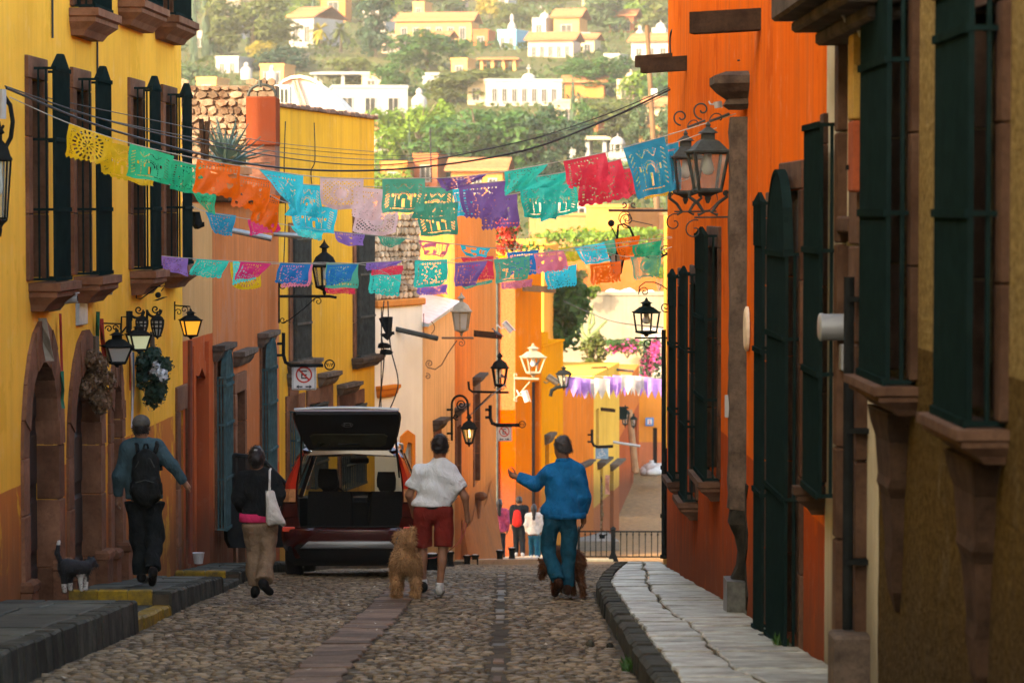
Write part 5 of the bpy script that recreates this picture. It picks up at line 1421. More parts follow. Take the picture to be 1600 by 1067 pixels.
mb.tube([a-o, c-o], .13, 8, .09); mb.build('shaft', simple('pole_wood', (0.10,0.058,0.03), .9, 0, .4, 2, .3), pole)
mb = MB(); q = P(1022, 145, 119.8)-o; mb.tube([q+Vector((-.12,0,0)), q+Vector((.12,0,.0))], .16, 8); mb.build('metal_band', white_plastic, pole)
# ---------------------------------------------------------------- lanterns, brackets, signs, spouts, wires
def pxp(pts, Y): return [P(x, y, Y) for x, y in pts]
def lantern(name, label, cx, top, bot, w, Y, kind='square', mat=iron, glass=None, lit=None, group='street lanterns', hang=False, rz=.35, taper=.62, cagefrac=.5, extra=None):
    """street lantern: glazed tapering cage, roof with vent and finial, base; origin at its foot"""
    s = M_(Y); H = (bot-top)*s; W = w*s/2*(1.17 if kind == 'square' else 1.08)
    o = P(cx, bot, Y); t = thing(name, label, 'lantern', tuple(o), rz, group)
    n = {'square': 4, 'hex': 6, 'bell': 8}[kind]; ph = math.pi/4 if n == 4 else 0
    k4 = 1.30 if n == 4 else 1.0
    zc0 = H*(.16 if not hang else .12); zc1 = zc0+H*cagefrac
    r0, r1 = W*taper*k4*.9, W*k4*.92
    rr = lambda q: r0+(r1-r0)*q
    if kind == 'bell': rr = lambda q: r0*.75+(r1-r0*.75)*math.sin(min(1, q*1.15)*math.pi/2)
    mb = MB()
    for k in range(n):
        a = ph+2*math.pi*k/n
        mb.tube([(rr(q)*math.cos(a), rr(q)*math.sin(a), zc0+(zc1-zc0)*q) for q in (0, .25, .5, .75, 1)], max(.009, W*.085), 4)
    for q, th in ((0, .11), (1, .09)) + (((.5, .05), (.75, .05)) if kind == 'bell' else ()):
        for k in range(n):
            a, c = ph+2*math.pi*k/n, ph+2*math.pi*(k+1)/n; z = zc0+(zc1-zc0)*q
            mb.tube([(rr(q)*math.cos(a), rr(q)*math.sin(a), z), (rr(q)*math.cos(c), rr(q)*math.sin(c), z)], max(.008, W*th*.9), 4)
    mb.build('cage', mat, t)
    g = MB()
    qs = (0, .3, .6, 1)
    g.loft([[(rr(q)*.93*math.cos(ph+2*math.pi*k/n), rr(q)*.93*math.sin(ph+2*math.pi*k/n), zc0+(zc1-zc0)*q) for k in range(n)] for q in qs], cap=False)
    if glass is not None: g.build('glass', glass, t)
    rf = MB(); e = r1*1.16; hr = H-zc1
    if kind == 'square':
        rf.lathe([(e, 0), (e, hr*.05), (r1*.95, hr*.10), (r1*.55, hr*.36), (r1*.34, hr*.42), (r1*.34, hr*.60), (r1*.52, hr*.62), (r1*.30, hr*.72), (r1*.10, hr*.82), (r1*.14, hr*.88), (.004, hr)], (0, 0, zc1), 4, ph=ph)
    elif kind == 'hex':
        rf.lathe([(e, 0), (e, hr*.05), (r1*.98, hr*.12), (r1*.75, hr*.34), (r1*.35, hr*.48), (r1*.22, hr*.52), (r1*.22, hr*.66), (r1*.45, hr*.70), (r1*.12, hr*.88), (.004, hr)], (0, 0, zc1), 14)
    else:
        rf.lathe([(e, 0), (r1*1.05, hr*.06), (r1*.9, hr*.25), (r1*.6, hr*.45), (r1*.25, hr*.60), (r1*.18, hr*.75), (r1*.1, hr)], (0, 0, zc1), 14)
    rf.build('roof', mat, t, kind != 'square', autosmooth=35)
    bs = MB()
    bs.lathe([(r0*1.12, zc0+.003), (r0*1.12, zc0-H*.02), (r0*.55, zc0-H*.05), (r0*.22, zc0-H*.08), (r0*.26, zc0-H*.10), (r0*.10, 0)], (0,0,0), n if n > 4 else 4, ph=ph)
    bs.build('base', mat, t)
    bb = MB(); zb = zc0+(zc1-zc0)*.55
    bb.lathe([(.25*r0, zc1-zb-.0), (.25*r0, .12*H), (.35*r0, .06*H), (.42*r0, 0), (.30*r0, -.05*H), (.05*r0, -.07*H)], (0, 0, zb), 10); bb.build('bulb', lit or bulb_off, t, True)
    if extra: extra(t, H, W, s)
    return t
def bracket(label, Y, paths, r=.014, mat=iron, name='lamp_bracket', group='lantern brackets'):
    """wrought iron arm made of several bent rods, in the vertical plane across the street"""
    c0 = P(*paths[0][0][0], Y) if isinstance(paths[0][0], list) else P(*paths[0][0], Y)
    t = thing(name, label, 'bracket', tuple(c0), 0, group)
    for i, pp in enumerate(paths):
        rr = r
        if isinstance(pp, tuple) and len(pp) == 2 and isinstance(pp[0], list): pp, rr = pp
        mb = MB(); mb.tube([P(x, y, Y)-c0 for x, y in pp], rr, 6); mb.build('scroll' if i else 'arm', mat, t)
    return t
def feet(t, H, W, s):
    mb = MB()
    for sg in (-1, 1):
        mb.tube([(sg*W*.9, 0, H*.16), (sg*W*.95, 0, H*.08), (sg*W*.5, 0, H*.0), (sg*W*.2, 0, -H*.11), (sg*W*.5, 0, -H*.14)], W*.09, 6)
        mb.tube([(sg*W*.9+x*W*.16, 0, H*.12+z*W*.16) for x, z in spiral((0,0), 1, 0, 1.2, 12)], W*.05, 5)
    mb.build('scrolled_foot', iron_grey, t)

# left side
lantern('wall_lantern', 'dark lantern cut by the left edge, hanging on a curved arm', 1, 190, 370, 34, 25.5, 'hex', iron, lamp_glass)
bracket('curved black arm with a white insulator at the left edge', 25.5, [([(-8,240),(8,232),(17,215),(20,190),(16,165),(6,150),(-4,148)], .02), ([(-6,205),(2,203),(6,196)], .012)])
mb = MB(); mb.tube(pxp([(3,186),(4,150),(4,140)], 25.4), .036, 8, .03); t = mb.build('insulator', white_plastic, None, loc=tuple(P(3,186,25.4))); tag(t, 'white tubular insulator at the left edge of the ochre house', 'insulator')
YB1 = 32.9
lantern('wall_lantern', 'big dark square lantern hanging left of the lit white one', 183, 513, 574, 40, 30.9, 'square', iron, frosted, hang=True, taper=.55, cagefrac=.42)
bracket('thin scrolled black bracket above the big dark square lantern', 30.9, [([(160,530),(160,505)], .012), ([(158,505),(188,506),(188,515)], .008), (spiral((170,514), 6, 3.2, 1.2), .007), (spiral((180,512), 5, 0, 1.1, flip=-1), .007)])
lantern('wall_lantern', 'square lantern lit cold white between the dark lantern and the bell lamps', 217, 505, 552, 33, 32.3, 'square', iron, pale_glass, bulb_white, hang=True, cagefrac=.5)

bracket('straight black bracket behind the lit white lantern', 32.3, [([(189,523),(190,495),(201,495)], .01), ([(190,520),(206,500),(206,486)], .01), ([(201,520),(201,486)], .03)])
lantern('bell_lamp', 'left bell shaped glass lamp of the scrolled double arm', 222, 488, 527, 19, YB1, 'bell', iron, frosted, hang=True, cagefrac=.56, group='bell lamps on the double arm')
lantern('bell_lamp', 'right bell shaped glass lamp of the scrolled double arm', 246, 486, 530, 20, YB1, 'bell', iron, frosted, hang=True, cagefrac=.56, group='bell lamps on the double arm')
bracket('black double arm with two scrolls carrying the bell lamps', YB1, [([(204,515),(204,488)]+arc((214,486), 11, 180, 0, 10), .016), ([(228,515),(230,492)]+arc((241,484), 11, 180, 0, 10), .016), (spiral((217,484), 7, 0, 1.3), .009), (spiral((243,483), 7, 0, 1.3), .009)])
t = thing('spotlight', 'small black spotlight on a thin triangular arm above the bell lamps', 'spotlight', tuple(P(246, 458, 33.3)), 0)
o = P(246, 458, 33.3)
mb = MB(); mb.tube([q-o for q in pxp([(213,440),(213,466),(220,467),(250,446)], 33.3)], .007, 5); mb.tube([q-o for q in pxp([(230,450),(258,447),(252,455)], 33.3)], .007, 5); mb.build('arm', iron, t)
mb = MB(); mb.loft([[(M_(33.3)*(x+d*.8), y, M_(33.3)*(-z+d*.5)) for x, z, y in ((-7+e,12,-.03),(0+e,12,-.03),(0+e,12,.03),(-7+e,12,.03))] for d, e in ((0,0),(6,3),(12,6))]); mb.ball((M_(33.3)*1, 0, -M_(33.3)*3), .035, 8, 5); mb.build('lamp_head', iron, t)
lantern('wall_lantern', 'amber lit lantern on the corner of the beige and red house', 298, 482, 530, 28, 35.9, 'square', iron, amber_glass, bulb_amber, hang=True, cagefrac=.5)
bracket('thin bracket with scrolls above the amber lit lantern', 35.9, [([(273,500),(273,471)], .01), ([(272,477),(297,479),(297,484)], .008), (spiral((279,488), 6, 3, 1.2), .006), (spiral((288,484), 6, .5, 1.2, flip=-1), .006)])
mb = MB(); mb.tube([P(297, 532, 36.6), P(297, 880, 36.6)], .03, 8); t = mb.build('lamp_conduit', simple('rust_red_pipe', (0.16,0.04,0.02), .7), None, loc=tuple(P(297,880,36.6))); tag(t, 'rust red pipe running down below the amber lit lantern', 'pipe')
lantern('street_lantern', 'black lantern standing on the scrolled arm before the golden yellow house', 507, 374, 462, 38, 46.5, 'hex', iron, lamp_glass, cagefrac=.36, taper=.7)
bracket('long black scrolled arm on the golden yellow house corner', 46.5, [([(435,463),(515,463),(526,465)], .022), ([(436,440),(436,505)], .016), ([(440,505),(452,500),(475,482),(492,466)], .009), (spiral((441,446), 7, -1.5, 1.4), .008), (spiral((497,471), 7, 3, 1.3), .008), (spiral((442,500), 6, 0, 1.2), .008)])
lantern('street_lantern', 'rusty cream lantern with milky glass on the coral house', 721, 457, 526, 30, 55.6, 'hex', cream_metal, frosted, cagefrac=.40, taper=.72)
bracket('rusty arm with spirals carrying the cream lantern', 55.6, [([(690,528),(740,528)], .02), ([(668,574),(680,577),(690,570),(700,552),(714,532)], .011), (spiral((671,568), 6.5, 1.5, 1.6), .009), (spiral((721,536), 6, -1.5, 1.4), .009), (spiral((668,588), 5, -2, 1.3), .009), ([(662,490),(662,528)], .009), (arc((668,512), 11, 60, -60, 8), .009)], mat=simple('rusty_iron', (0.16,0.09,0.05), .7))
lantern('street_lantern', 'black lantern with a pigeon inside, beside the pale yellow corner', 781, 549, 611, 26, 61.8, 'hex', iron, None, cagefrac=.42, taper=.66)
bracket('black arm with a pointed tip holding the pigeon lantern', 61.8, [([(732,596),(733,608),(738,612),(795,613)], .028), ([(742,640),(768,615)], .012), (spiral((778,606), 5, 3, 1.2), .012), (spiral((786,606), 5, 0, 1.2, flip=-1), .012)])
lantern('hanging_lantern', 'black hanging lantern with a burning amber bulb before the coral house', 733, 645, 698, 24, 58.8, 'hex', iron, lamp_glass, bulb_amber, hang=True, cagefrac=.42, taper=.5)
bracket('hooped black bracket with inner scrolls for the burning lantern', 58.8, [([(706,688),(706,632)]+arc((718.5,632), 12.5, 180, 360, 12)[0:0]+[(706+12.5*(1-math.cos(a)), 632-14*math.sin(a)) for a in [math.pi*k/12 for k in range(13)]]+[(731.5,650)], .026), ([(698,640),(708,640)], .022), ([(698,677),(708,677)], .022), (spiral((721,632), 8, 1.5, 1.7), .014), ([(708,654),(712,643),(722,640),(730,634)], .012), (spiral((713,651), 5, 1, 1.2), .012)])
lantern('street_lantern', 'white framed open lantern with a pigeon on the vivid orange house', 833, 536, 591, 30, 82, 'square', cream_metal, None, cagefrac=.44, taper=.55)
bracket('white scrolled bracket of the open pigeon lantern', 82, [([(804,591),(842,592)], .035), ([(806,622),(828,596)], .02), (spiral((806,586), 4, 1, 1.1), .016), (spiral((806,623), 4, 1, 1.1), .016), ([(804,584),(804,626)], .02)], mat=cream_metal)
lantern('street_lantern', 'dark hooded lamp on a thick curved arm by the purple bunting', 881, 571, 610, 24, 84, 'hex', iron, lamp_glass, cagefrac=.5, taper=.5)
bracket('thick dark curved arm of the hooded lamp', 84, [([(860,619),(862,610),(870,605),(884,603)], .06)])
# right side
lantern('twin_lantern', 'front lantern of the big grey pair on the burnt orange house', 1106, 190, 318, 54, 27.0, 'square', iron_grey, lamp_glass, cagefrac=.46, taper=.66, rz=.15, extra=feet, group='twin lanterns on the right wall')
lantern('twin_lantern', 'rear lantern of the big grey pair on the burnt orange house', 1071, 204, 319, 46, 29.5, 'square', iron_grey, lamp_glass, cagefrac=.46, taper=.66, rz=.15, extra=feet, group='twin lanterns on the right wall')
for Yb, dx, sc in ((27.0, 0, 1), (29.5, -34, .88)):
    q = lambda x, y: (1106+dx+(x-1106)*sc, 265+(y-265)*sc)
    bracket('%s scrolled wire arm carrying the %s twin lantern' % (('nearer', 'front') if dx == 0 else ('farther', 'rear')), Yb, [([q(1160,339), q(1085,340)], .008), ([q(1140,178), q(1120,186), q(1108,190)], .012), (spiral(q(1097,172), 15*sc, 1.6, 1.2), .008), (spiral(q(1123,187), 14*sc, 3.1, .6), .006), (spiral(q(1085,360), 17*sc, -1.2, 1.1, flip=-1), .006), ([q(1158,298), q(1163,322), q(1148,337), q(1125,340)], .006)], mat=iron_grey)
lantern('hanging_lantern', 'dark hexagonal lantern hanging from a curling arm amid the banners', 964, 374, 434, 26, 38.5, 'hex', iron, frosted, hang=True, cagefrac=.5, taper=.55)
bracket('long curling black arm of the hexagonal hanging lantern', 38.5, [([(1050,393),(1030,403),(1010,402),(998,388),(990,370),(984,356),(975,350),(966,352),(964,376)], .014), (spiral((980,344), 13, 1.2, 1.5), .007), (spiral((1018,392), 12, 0, 1.4), .007), (spiral((1041,391), 9, 2, 1.5), .007), ([(952,350),(958,360),(964,372)], .006)])
mb = MB(); mb.ball(P(955, 349, 38.5), .045, 10, 6); t = mb.build('iron_ball', iron, None, True, loc=tuple(P(955,349,38.5))); tag(t, 'black iron ball on the tip of the curling arm', 'ball')
lantern('hanging_lantern', 'teal grey lantern with a clear bulb near the right wall gap', 1010, 465, 526, 31, 40, 'square', iron_green, None, cagefrac=.5, taper=.8, hang=True)
bracket('thin arm with big loop holding the teal grey lantern', 40, [([(992,528),(1044,528)], .012), ([(998,460),(999,448),(1008,441),(1022,441),(1034,446),(1042,452)], .008), (spiral((1007,456), 8, 3.1, 1.3), .008), (spiral((1013,536), 8, 1.2, 1.2), .008), (spiral((1040,480), 8, 1.2, 1.3), .008)])
bracket('thin horizontal arm ending in a spear point under the blue banner', 37.5, [([(951,329),(1052,329)], .016), (spiral((978,340), 12, 2.5, 1.3), .007), ([(975,330),(988,345),(1020,352)], .006), (spiral((990,320), 5, 1, 1), .01), (spiral((975,320), 5, 2, 1, flip=-1), .01)], mat=simple('brown_iron', (0.07,0.045,0.03), .6))
for i, (cx, tp, bs, w) in enumerate([(977,632,668,14), (990,645,670,11)]):
    lantern('far_lantern', ('larger far lantern in the cluster by the rust orange house', 'smaller far lantern in the cluster by the rust orange house')[i], cx, tp, bs, w, 108, 'hex', iron_green, lamp_glass, cagefrac=.45)
mb = MB(); mb.cb(-.22, .22, -.1, .3, 0, .4, .02); mb.cb(-.28, .28, -.13, .33, .4, .44, .01); t = thing('sign_box', 'dark box on the yellow shop house by the lantern cluster', 'box', tuple(P(970, 655, 106))); mb.build('casing', iron_green, t)
# pigeons and other birds
def bird(label, cx, cy, w, Y, col, flip=1, name='pigeon'):
    t = thing(name, label, 'bird', tuple(P(cx, cy, Y)), 0, 'birds perched on the lamps'); s = M_(Y)*w
    mb = MB(); A = [(-.62,-.30,.05,.03),(-.35,-.16,.09,.07),(-.05,-.02,.17,.16),(.18,.12,.17,.17),(.30,.28,.11,.11),(.36,.42,.10,.10),(.46,.43,.05,.05),(.55,.41,.012,.012)]
    mb.loft([[(flip*x*s+0*1, math.cos(2*math.pi*k/10)*ry*s, z*s+math.sin(2*math.pi*k/10)*rz*s) for k in range(10)] for x, z, ry, rz in A]); mb.build('body', col, t, True)
    mb = MB()
    for sg in (-1, 1): mb.loft([[(flip*x*s, sg*(.16+d)*s*.9, (z+e)*s) for d, e in ((0,0),(.02,.03),(.03,-.03))] for x, z in ((.2,.12),(-.1,.0),(-.45,-.18))])
    mb.build('wing', simple('slate_wing', (0.05,0.055,0.065), .6), t)
    mb = MB()
    for sg in (-1, 1): mb.tube([(flip*.05*s, sg*.06*s, -.12*s), (flip*.06*s, sg*.06*s, -.36*s)], .02*s, 5)
    mb.build('leg', simple('pink_leg', (0.3,0.1,0.08), .6), t)
slate = simple('slate_feathers', (0.09,0.095,0.11), .6, 0, .4, 12)
bird('grey pigeon perched inside the black lantern by the corner', 784, 587, 17, 61.8, slate, -1)
bird('grey pigeon perched inside the white framed lantern', 838, 569, 15, 82, slate, 1)
bird('small dark bird standing on the wooden spout of the coral house', 777, 521, 17, 64, slate, -1)
# CCTV cameras
def cctv(label, cx, cy, L, w, ang, Y, mat=white_plastic):
    t = thing('security_camera', label, 'camera', tuple(P(cx, cy, Y)), 0, 'security cameras on the walls'); s = M_(Y)
    T = Matrix.Rotation(R(ang), 4, 'Y')
    mb = MB(T); l, h = L*s/2, w*s/2
    mb.loft([[(x, h*.95*math.cos(2*math.pi*k/12), h*math.sin(2*math.pi*k/12)) for k in range(12)] for x in (-l, -l*.95, l*.9, l)]); mb.build('housing', mat, t, True, autosmooth=40)
    mb = MB(T); mb.loft([[(x, -h*1.15, h*1.05), (x, h*1.15, h*1.05), (x, h*1.0, h*1.3), (x, -h*1.0, h*1.3)] for x in (-l*.9, l*1.18)]); mb.build('sunshield', mat, t)
    mb = MB(T); mb.loft([[(x, h*.7*math.cos(2*math.pi*k/12), h*.7*math.sin(2*math.pi*k/12)) for k in range(12)] for x in (l*1.002, l*1.03)]); mb.build('lens', iron, t)
    mb = MB(T); mb.tube([(-l*.3, 0, -h), (-l*.5, 0, -h*2), (-l*1.5, .02, -h*2.2)], h*.25, 6); mb.build('mount', mat, t)
cctv('white bullet camera under the first window ledge of the ochre house', 102, 468, 38, 14, -6, 28.4)
cctv('white bullet camera under the second window ledge of the ochre house', 162, 456, 26, 12, -8, 30.8)
cctv('white camera high on the vivid orange house above the white lantern', 793, 511, 20, 9, 48, 76)
cctv('white camera under the white scrolled bracket', 821, 619, 18, 9, 72, 81)
cctv('pinkish camera on the amber yellow house', 863, 594, 20, 9, 34, 86, cream_metal)
cctv('white hooded wall lamp by the top of the cream portal house', 1346, 36, 40, 22, 70, 17.5)
cctv('small round camera under the carved pillar capital', 1121, 164, 10, 11, 80, 27)
# dark floodlights and insulator on the cream house
for i, (cx, cy) in enumerate([(600,540),(603,550)]):
    t = thing('floodlight', ('upper dark floodlight on the cream house corner', 'lower dark floodlight on the cream house corner')[i], 'floodlight', tuple(P(cx, cy, 53.5)), .5, 'floodlights on the cream house'); s = M_(53.5)
    mb = MB(); mb.loft([[(-7*s,-.1,-4*s),(5*s,-.1,-4*s),(5*s,.1,-4*s),(-7*s,.1,-4*s)],[(-5*s,-.12,2*s),(8*s,-.12,0),(8*s,.12,0),(-5*s,.12,2*s)],[(-3*s,-.06,5*s),(4*s,-.06,4*s),(4*s,.06,4*s),(-3*s,.06,5*s)]]); mb.build('lamp_head', iron, t)
t = thing('wire_fixture', 'dark forked cable fixture on the cream house corner', 'cable fixture', tuple(P(605, 525, 53.4))); o = t.location.copy()
mb = MB(); mb.tube([q-o for q in pxp([(596,496),(604,518)], 53.4)], .06, 6, .04); mb.tube([q-o for q in pxp([(607,495),(607,520)], 53.4)], .08, 8, .06); mb.tube([q-o for q in pxp([(595,524),(606,522),(616,520)], 53.4)], .03, 6); mb.tube([q-o for q in pxp([(602,529),(609,520)], 53.4)], .06, 6); mb.build('fork', iron, t)
t = thing('floodlight', 'dark floodlight at the end corner of the ochre house', 'floodlight', tuple(P(307, 345, 36.8)), .4); s = M_(36.8)
mb = MB(); mb.loft([[(-6*s,-.09,14*s),(2*s,-.09,14*s),(2*s,.09,14*s),(-6*s,.09,14*s)],[(-5*s,-.1,-8*s),(6*s,-.1,-4*s),(6*s,.1,-4*s),(-5*s,.1,-8*s)]]); mb.loft([[(-4*s,-.1,-6*s),(9*s,-.1,-2*s),(9*s,.1,-2*s),(-4*s,.1,-6*s)],[(0,-.08,-13*s),(10*s,-.08,-9*s),(10*s,.08,-9*s),(0,.08,-13*s)]]); mb.build('lamp_head', iron, t)
# water spouts
def spout(label, a, b, Ya, Yb, hpx, mat, name='water_spout', rnd=False, group='roof water spouts'):
    A, B = P(*a, Ya), P(*b, Yb); d = B-A; t = thing(name, label, 'spout', tuple(A), 0, group)
    h = hpx*M_((Ya+Yb)/2)
    if rnd:
        mb = MB(); mb.tube([Vector(), d], h/2, 12); mb.build('pipe', mat, t, True, autosmooth=40)
        mb = MB(); mb.tube([d*.98, d*1.003], h*.40, 12); mb.build('opening', dark_void, t)
    else:
        w = d.normalized().cross(Vector((0,0,1))).normalized()*h*.45; u = Vector((0,0,1))*h
        for off, nm, th in ((Vector(), 'bottom_board', .22), (None, 'side_board', 1)):
            mb = MB()
            if nm == 'bottom_board': mb.hexa([-w, w, d+w, d-w, -w+u*th, w+u*th, d+w+u*th, d-w+u*th]); mb.build(nm, mat, t)
            else:
                for sg in (-1, 1):
                    mb = MB(); p0, p1 = w*sg*1.0, w*sg*1.35; j = u*(1.0 if sg > 0 else 1.12)
                    mb.hexa([p0+u*.02, p1+u*.02, d*1.01+p1+u*.02, d*1.01+p0+u*.02, p0+j, p1+j, d*1.01+p1+j, d*1.01+p0+j]); mb.build(nm, mat, t)
    return t
spout('large wooden spout jutting out beside the stone balcony at the top right', (1226,46), (1082,54), 25, 25.2, 30, old_wood)
spout('rear wooden spout of the lower pair at the end of the burnt orange house', (1092,98), (995,106), 36.6, 36.8, 16, old_wood)
spout('front wooden spout of the lower pair on the burnt orange house', (1110,108), (1004,115), 34, 34.2, 20, old_wood)
spout('grey metal spout on the cream house', (618,514), (684,529), 54.6, 54.8, 8, iron_grey, rnd=True)
spout('wooden spout on the coral house right of the cream lantern', (742,526), (782,530), 64, 64.2, 9, old_wood)
spout('front grey metal pipe spout on the brick red house', (362,360), (424,373), 40.5, 40.6, 9, simple('zinc_pipe', (0.28,0.31,0.32), .4, .4, .3), rnd=True)
spout('rear grey metal pipe spout on the brick red house', (384,362), (474,369), 46.5, 46.6, 8, simple('zinc_pipe', (0.28,0.31,0.32), .4, .4, .3), rnd=True)
spout('orange tinted wooden spout above the vivid orange house', (818,455), (866,458), 84, 84.3, 9, old_wood)
spout('pale metal spout on the far yellow house', (955,690), (1000,697), 101, 101.3, 4, white_plastic, rnd=True)
spout('brown wooden spout over the purple and white bunting', (922,640), (960,644), 97, 97.3, 5, old_wood)
spout('brown wooden spout beyond the bunting', (925,580), (948,579), 99, 99.2, 6, old_wood)
spout('grey metal spout beyond the bunting', (948,576), (990,580), 102, 102.2, 4, iron_grey, rnd=True)
# stone balcony fragment at the top right
t = W21.thing('stone_balcony', 'dark moulded stone balcony base at the top right', 'balcony')
u0 = W20.hit(1218, 20, .4)[0]-W20.L; u1 = W21.hit(1338, 20, .3)[0]; z = W21.hit(1290, 36, .4)[1]
for nm, o_, z0, z1 in (('lower_moulding', .20, .0, .09), ('middle_moulding', .34, .091, .17), ('slab', .46, .171, .36)):
    mb = MB(); mb.cb(u0+(.5-o_), u1-(.5-o_), -o_, 0, z+z0, z+z1, .02); mb.build(nm, quarry_dark, t)
mb = MB(); 
for k in range(22): mb.tube([(u0+.1+(u1-u0-.2)*k/21, -.42, z+.36), (u0+.1+(u1-u0-.2)*k/21, -.42, z+1.3)], .01, 5)
mb.bx(u0, u1, -.44, -.40, z+1.3, z+1.33); mb.build('railing', iron, t)
# yellow and red board behind the first green cage
t = W21.thing('painted_board', 'tall board painted yellow above and red below near the first green cage', 'board')
for nm, ya, yb, col in (('upper_panel', 55, 188, (0.45,0.28,0.07)), ('lower_panel', 190, 300, (0.28,0.07,0.03))):
    u0 = W21.hit(1333, 150, .1)[0]; mb = MB(); mb.cb(u0, u0+.25, -.13, -.02, W21.hit(1335, yb, .1)[1], W21.hit(1335, ya, .1)[1], .01); mb.build(nm, stone(nm+'_paint', mulc(col, .7), col, 4, .3), t)
mb = MB(); u = W20.hit(1162, 510, .05)[0]; mb.lathe([(.0,0),(.12,.002)], (0,0,0), 4)
t = thing('oval_plaque', 'small cream oval plaque on the burnt orange wall', 'plaque', tuple(W20.world(u, .03, W20.hit(1162, 510)[1])), W20.rz)
mb = MB(Matrix.Rotation(R(90), 4, 'X')); mb.lathe([(.2,-.02),(.2,.0),(.17,.015)], (0,0,0), 18, sx=.75, sy=1.0); mb.build('plate', simple('cream_plaque', (0.6,0.5,0.35), .6), t)
t = thing('house_number_plate', 'thin white upright plate left of the ruined pillar', 'plate', tuple(W20.world(W20.hit(1136, 640, .15)[0], .15, W20.hit(1136, 652, .15)[1])), W20.rz)
mb = MB(); mb.cb(-.03, .03, -.02, .02, 0, .20, .004); mb.build('plate', white_plastic, t)
# black pipes at the end of the right wall
for i, (cx, yt, yb, r, Y) in enumerate([(1037,515,872,.03,39.5), (1043,700,868,.022,39)]):
    mb = MB(); a, c = P(cx, yb, Y), P(cx, yt, Y); mb.tube([a-a, c-a], r, 8); q = thing('standpipe', ('tall black standpipe at the far end of the right wall', 'short black standpipe at the far end of the right wall')[i], 'pipe', tuple(a), 0, 'black standpipes')
    mb.build('pipe', iron, q)
    for zz in (0, .55, 1.2):
        mb = MB(); mb.lathe([(r*1.6,zz),(r*1.6,zz+.05)], (0,0,0), 10); mb.build('collar', iron, q)
# signs -------------------------------------------------------------------
sign_white = simple('sign_white', (0.62,0.62,0.60), .4, 0, .08); sign_red = simple('sign_red', (0.50,0.03,0.02), .4, 0, .1); sign_black = simple('sign_black', (0.015,0.015,0.02), .4); sign_blue = simple('sign_blue', (0.05,0.22,0.48), .4, 0, .1)
def flatshape(poly, y, th=.004, hole=None): 
    mb = MB(); mb.prism(poly, y-th, y); return mb
def no_parking(label, cx, cy, w, h, Y, tilt=0.0, rz=0.0):
    t = thing('no_parking_sign', label, 'sign', tuple(P(cx, cy, Y)), rz, 'no parking signs'); W, H = w*M_(Y)/2, h*M_(Y)/2
    mb = MB(); mb.cb(-W, W, 0, .02, -H, H, .012); mb.build('plate', sign_white, t)
    mb = MB(); b = W*.07
    for x0, x1, z0, z1 in ((-W+b,W-b,H-2*b,H-b*1.4),(-W+b,W-b,-H+b*1.4,-H+2*b),(-W+b,-W+1.6*b,-H+2*b,H-2*b),(W-1.6*b,W-b,-H+2*b,H-2*b)): mb.bx(x0, x1, -.003, -.0005, z0, z1)
    mb.build('border_line', sign_black, t)
    r = W*.68; cz_ = H*.24; mb = MB()
    for k in range(28):
        a, c = 2*math.pi*k/28, 2*math.pi*(k+1)/28
        mb.prism([(q*math.cos(e), cz_+q*math.sin(e)) for q, e in ((r,a),(r,c),(r*.82,c),(r*.82,a))], -.006, -.0008)
    mb.build('red_ring', sign_red, t)
    mb = MB(); d = r*.075; q = r*.83*.7071
    mb.prism([(-q-d, cz_+q-d), (-q+d, cz_+q+d), (q+d, cz_-q+d), (q-d, cz_-q-d)], -.009, -.0062); mb.build('red_bar', sign_red, t)
    mb = MB(); e = r*.15; hh = r*.50; ww = r*.34
    mb.bx(-ww, -ww+e, -.005, -.001, cz_-hh, cz_+hh)
    for z in (cz_+hh-e, cz_-e/2, cz_-hh): mb.bx(-ww+e, ww, -.005, -.001, z, z+e)
    mb.build('letter_e', sign_black, t)
    for sg in (-1, 1):
        mb = MB(); zc_ = -H*.72; a = W*.12; l = W*.66
        mb.prism([(sg*a, zc_-W*.055), (sg*a, zc_+W*.055), (sg*(l-W*.22), zc_+W*.055), (sg*(l-W*.22), zc_+W*.15), (sg*l, zc_), (sg*(l-W*.22), zc_-W*.15), (sg*(l-W*.22), zc_-W*.055)], -.004, -.001); mb.build('arrow', sign_black, t)
    return t
no_parking('larger no parking sign with barred E hanging before the golden yellow house', 475, 590, 38, 39, 45.5)
no_parking('smaller no parking sign with barred E hanging by the corner house', 788, 677, 24, 25, 66.5)
def sign_arm(label, Y, paths, ring=None):
    t = bracket(label, Y, paths, .024, iron, 'sign_bracket', 'bent pipe sign brackets')
    if ring:
        o = t.location; cx, cy, r = ring; mb = MB()
        mb.tube([P(cx+r*math.cos(a), cy+r*math.sin(a), Y)-o for a in [2*math.pi*k/20 for k in range(21)]], .012, 5)
        mb.tube([P(cx-r*.6+r*1.2*k/6, cy+(r*.35 if k % 2 else -r*.35), Y)-o for k in range(7)], .012, 5); mb.build('ring_emblem', iron, t)
    return t
sign_arm('bent black pipe bracket with ring emblem for the larger no parking sign', 45.4, [([(443,520),(443,555),(446,566),(455,571),(505,571)], .03), ([(433,537),(443,537)], .02), ([(433,555),(443,555)], .02)], (515,570,7.5))
mb = MB(); mb.ball(P(443,520,45.4), .06, 8, 6)
sign_arm('bent black pipe bracket with ring emblem for the smaller no parking sign', 66.5, [([(766,633),(766,653),(769,661),(777,664),(812,664)], .045), ([(758,640),(766,640)], .03), ([(758,652),(766,652)], .03)], (816,663,5))
t = thing('disabled_parking_sign', 'faded blue wheelchair sign hanging by the tangerine house', 'sign', tuple(P(940.5, 707, 93))); W, H = M_(93)*10, M_(93)*10
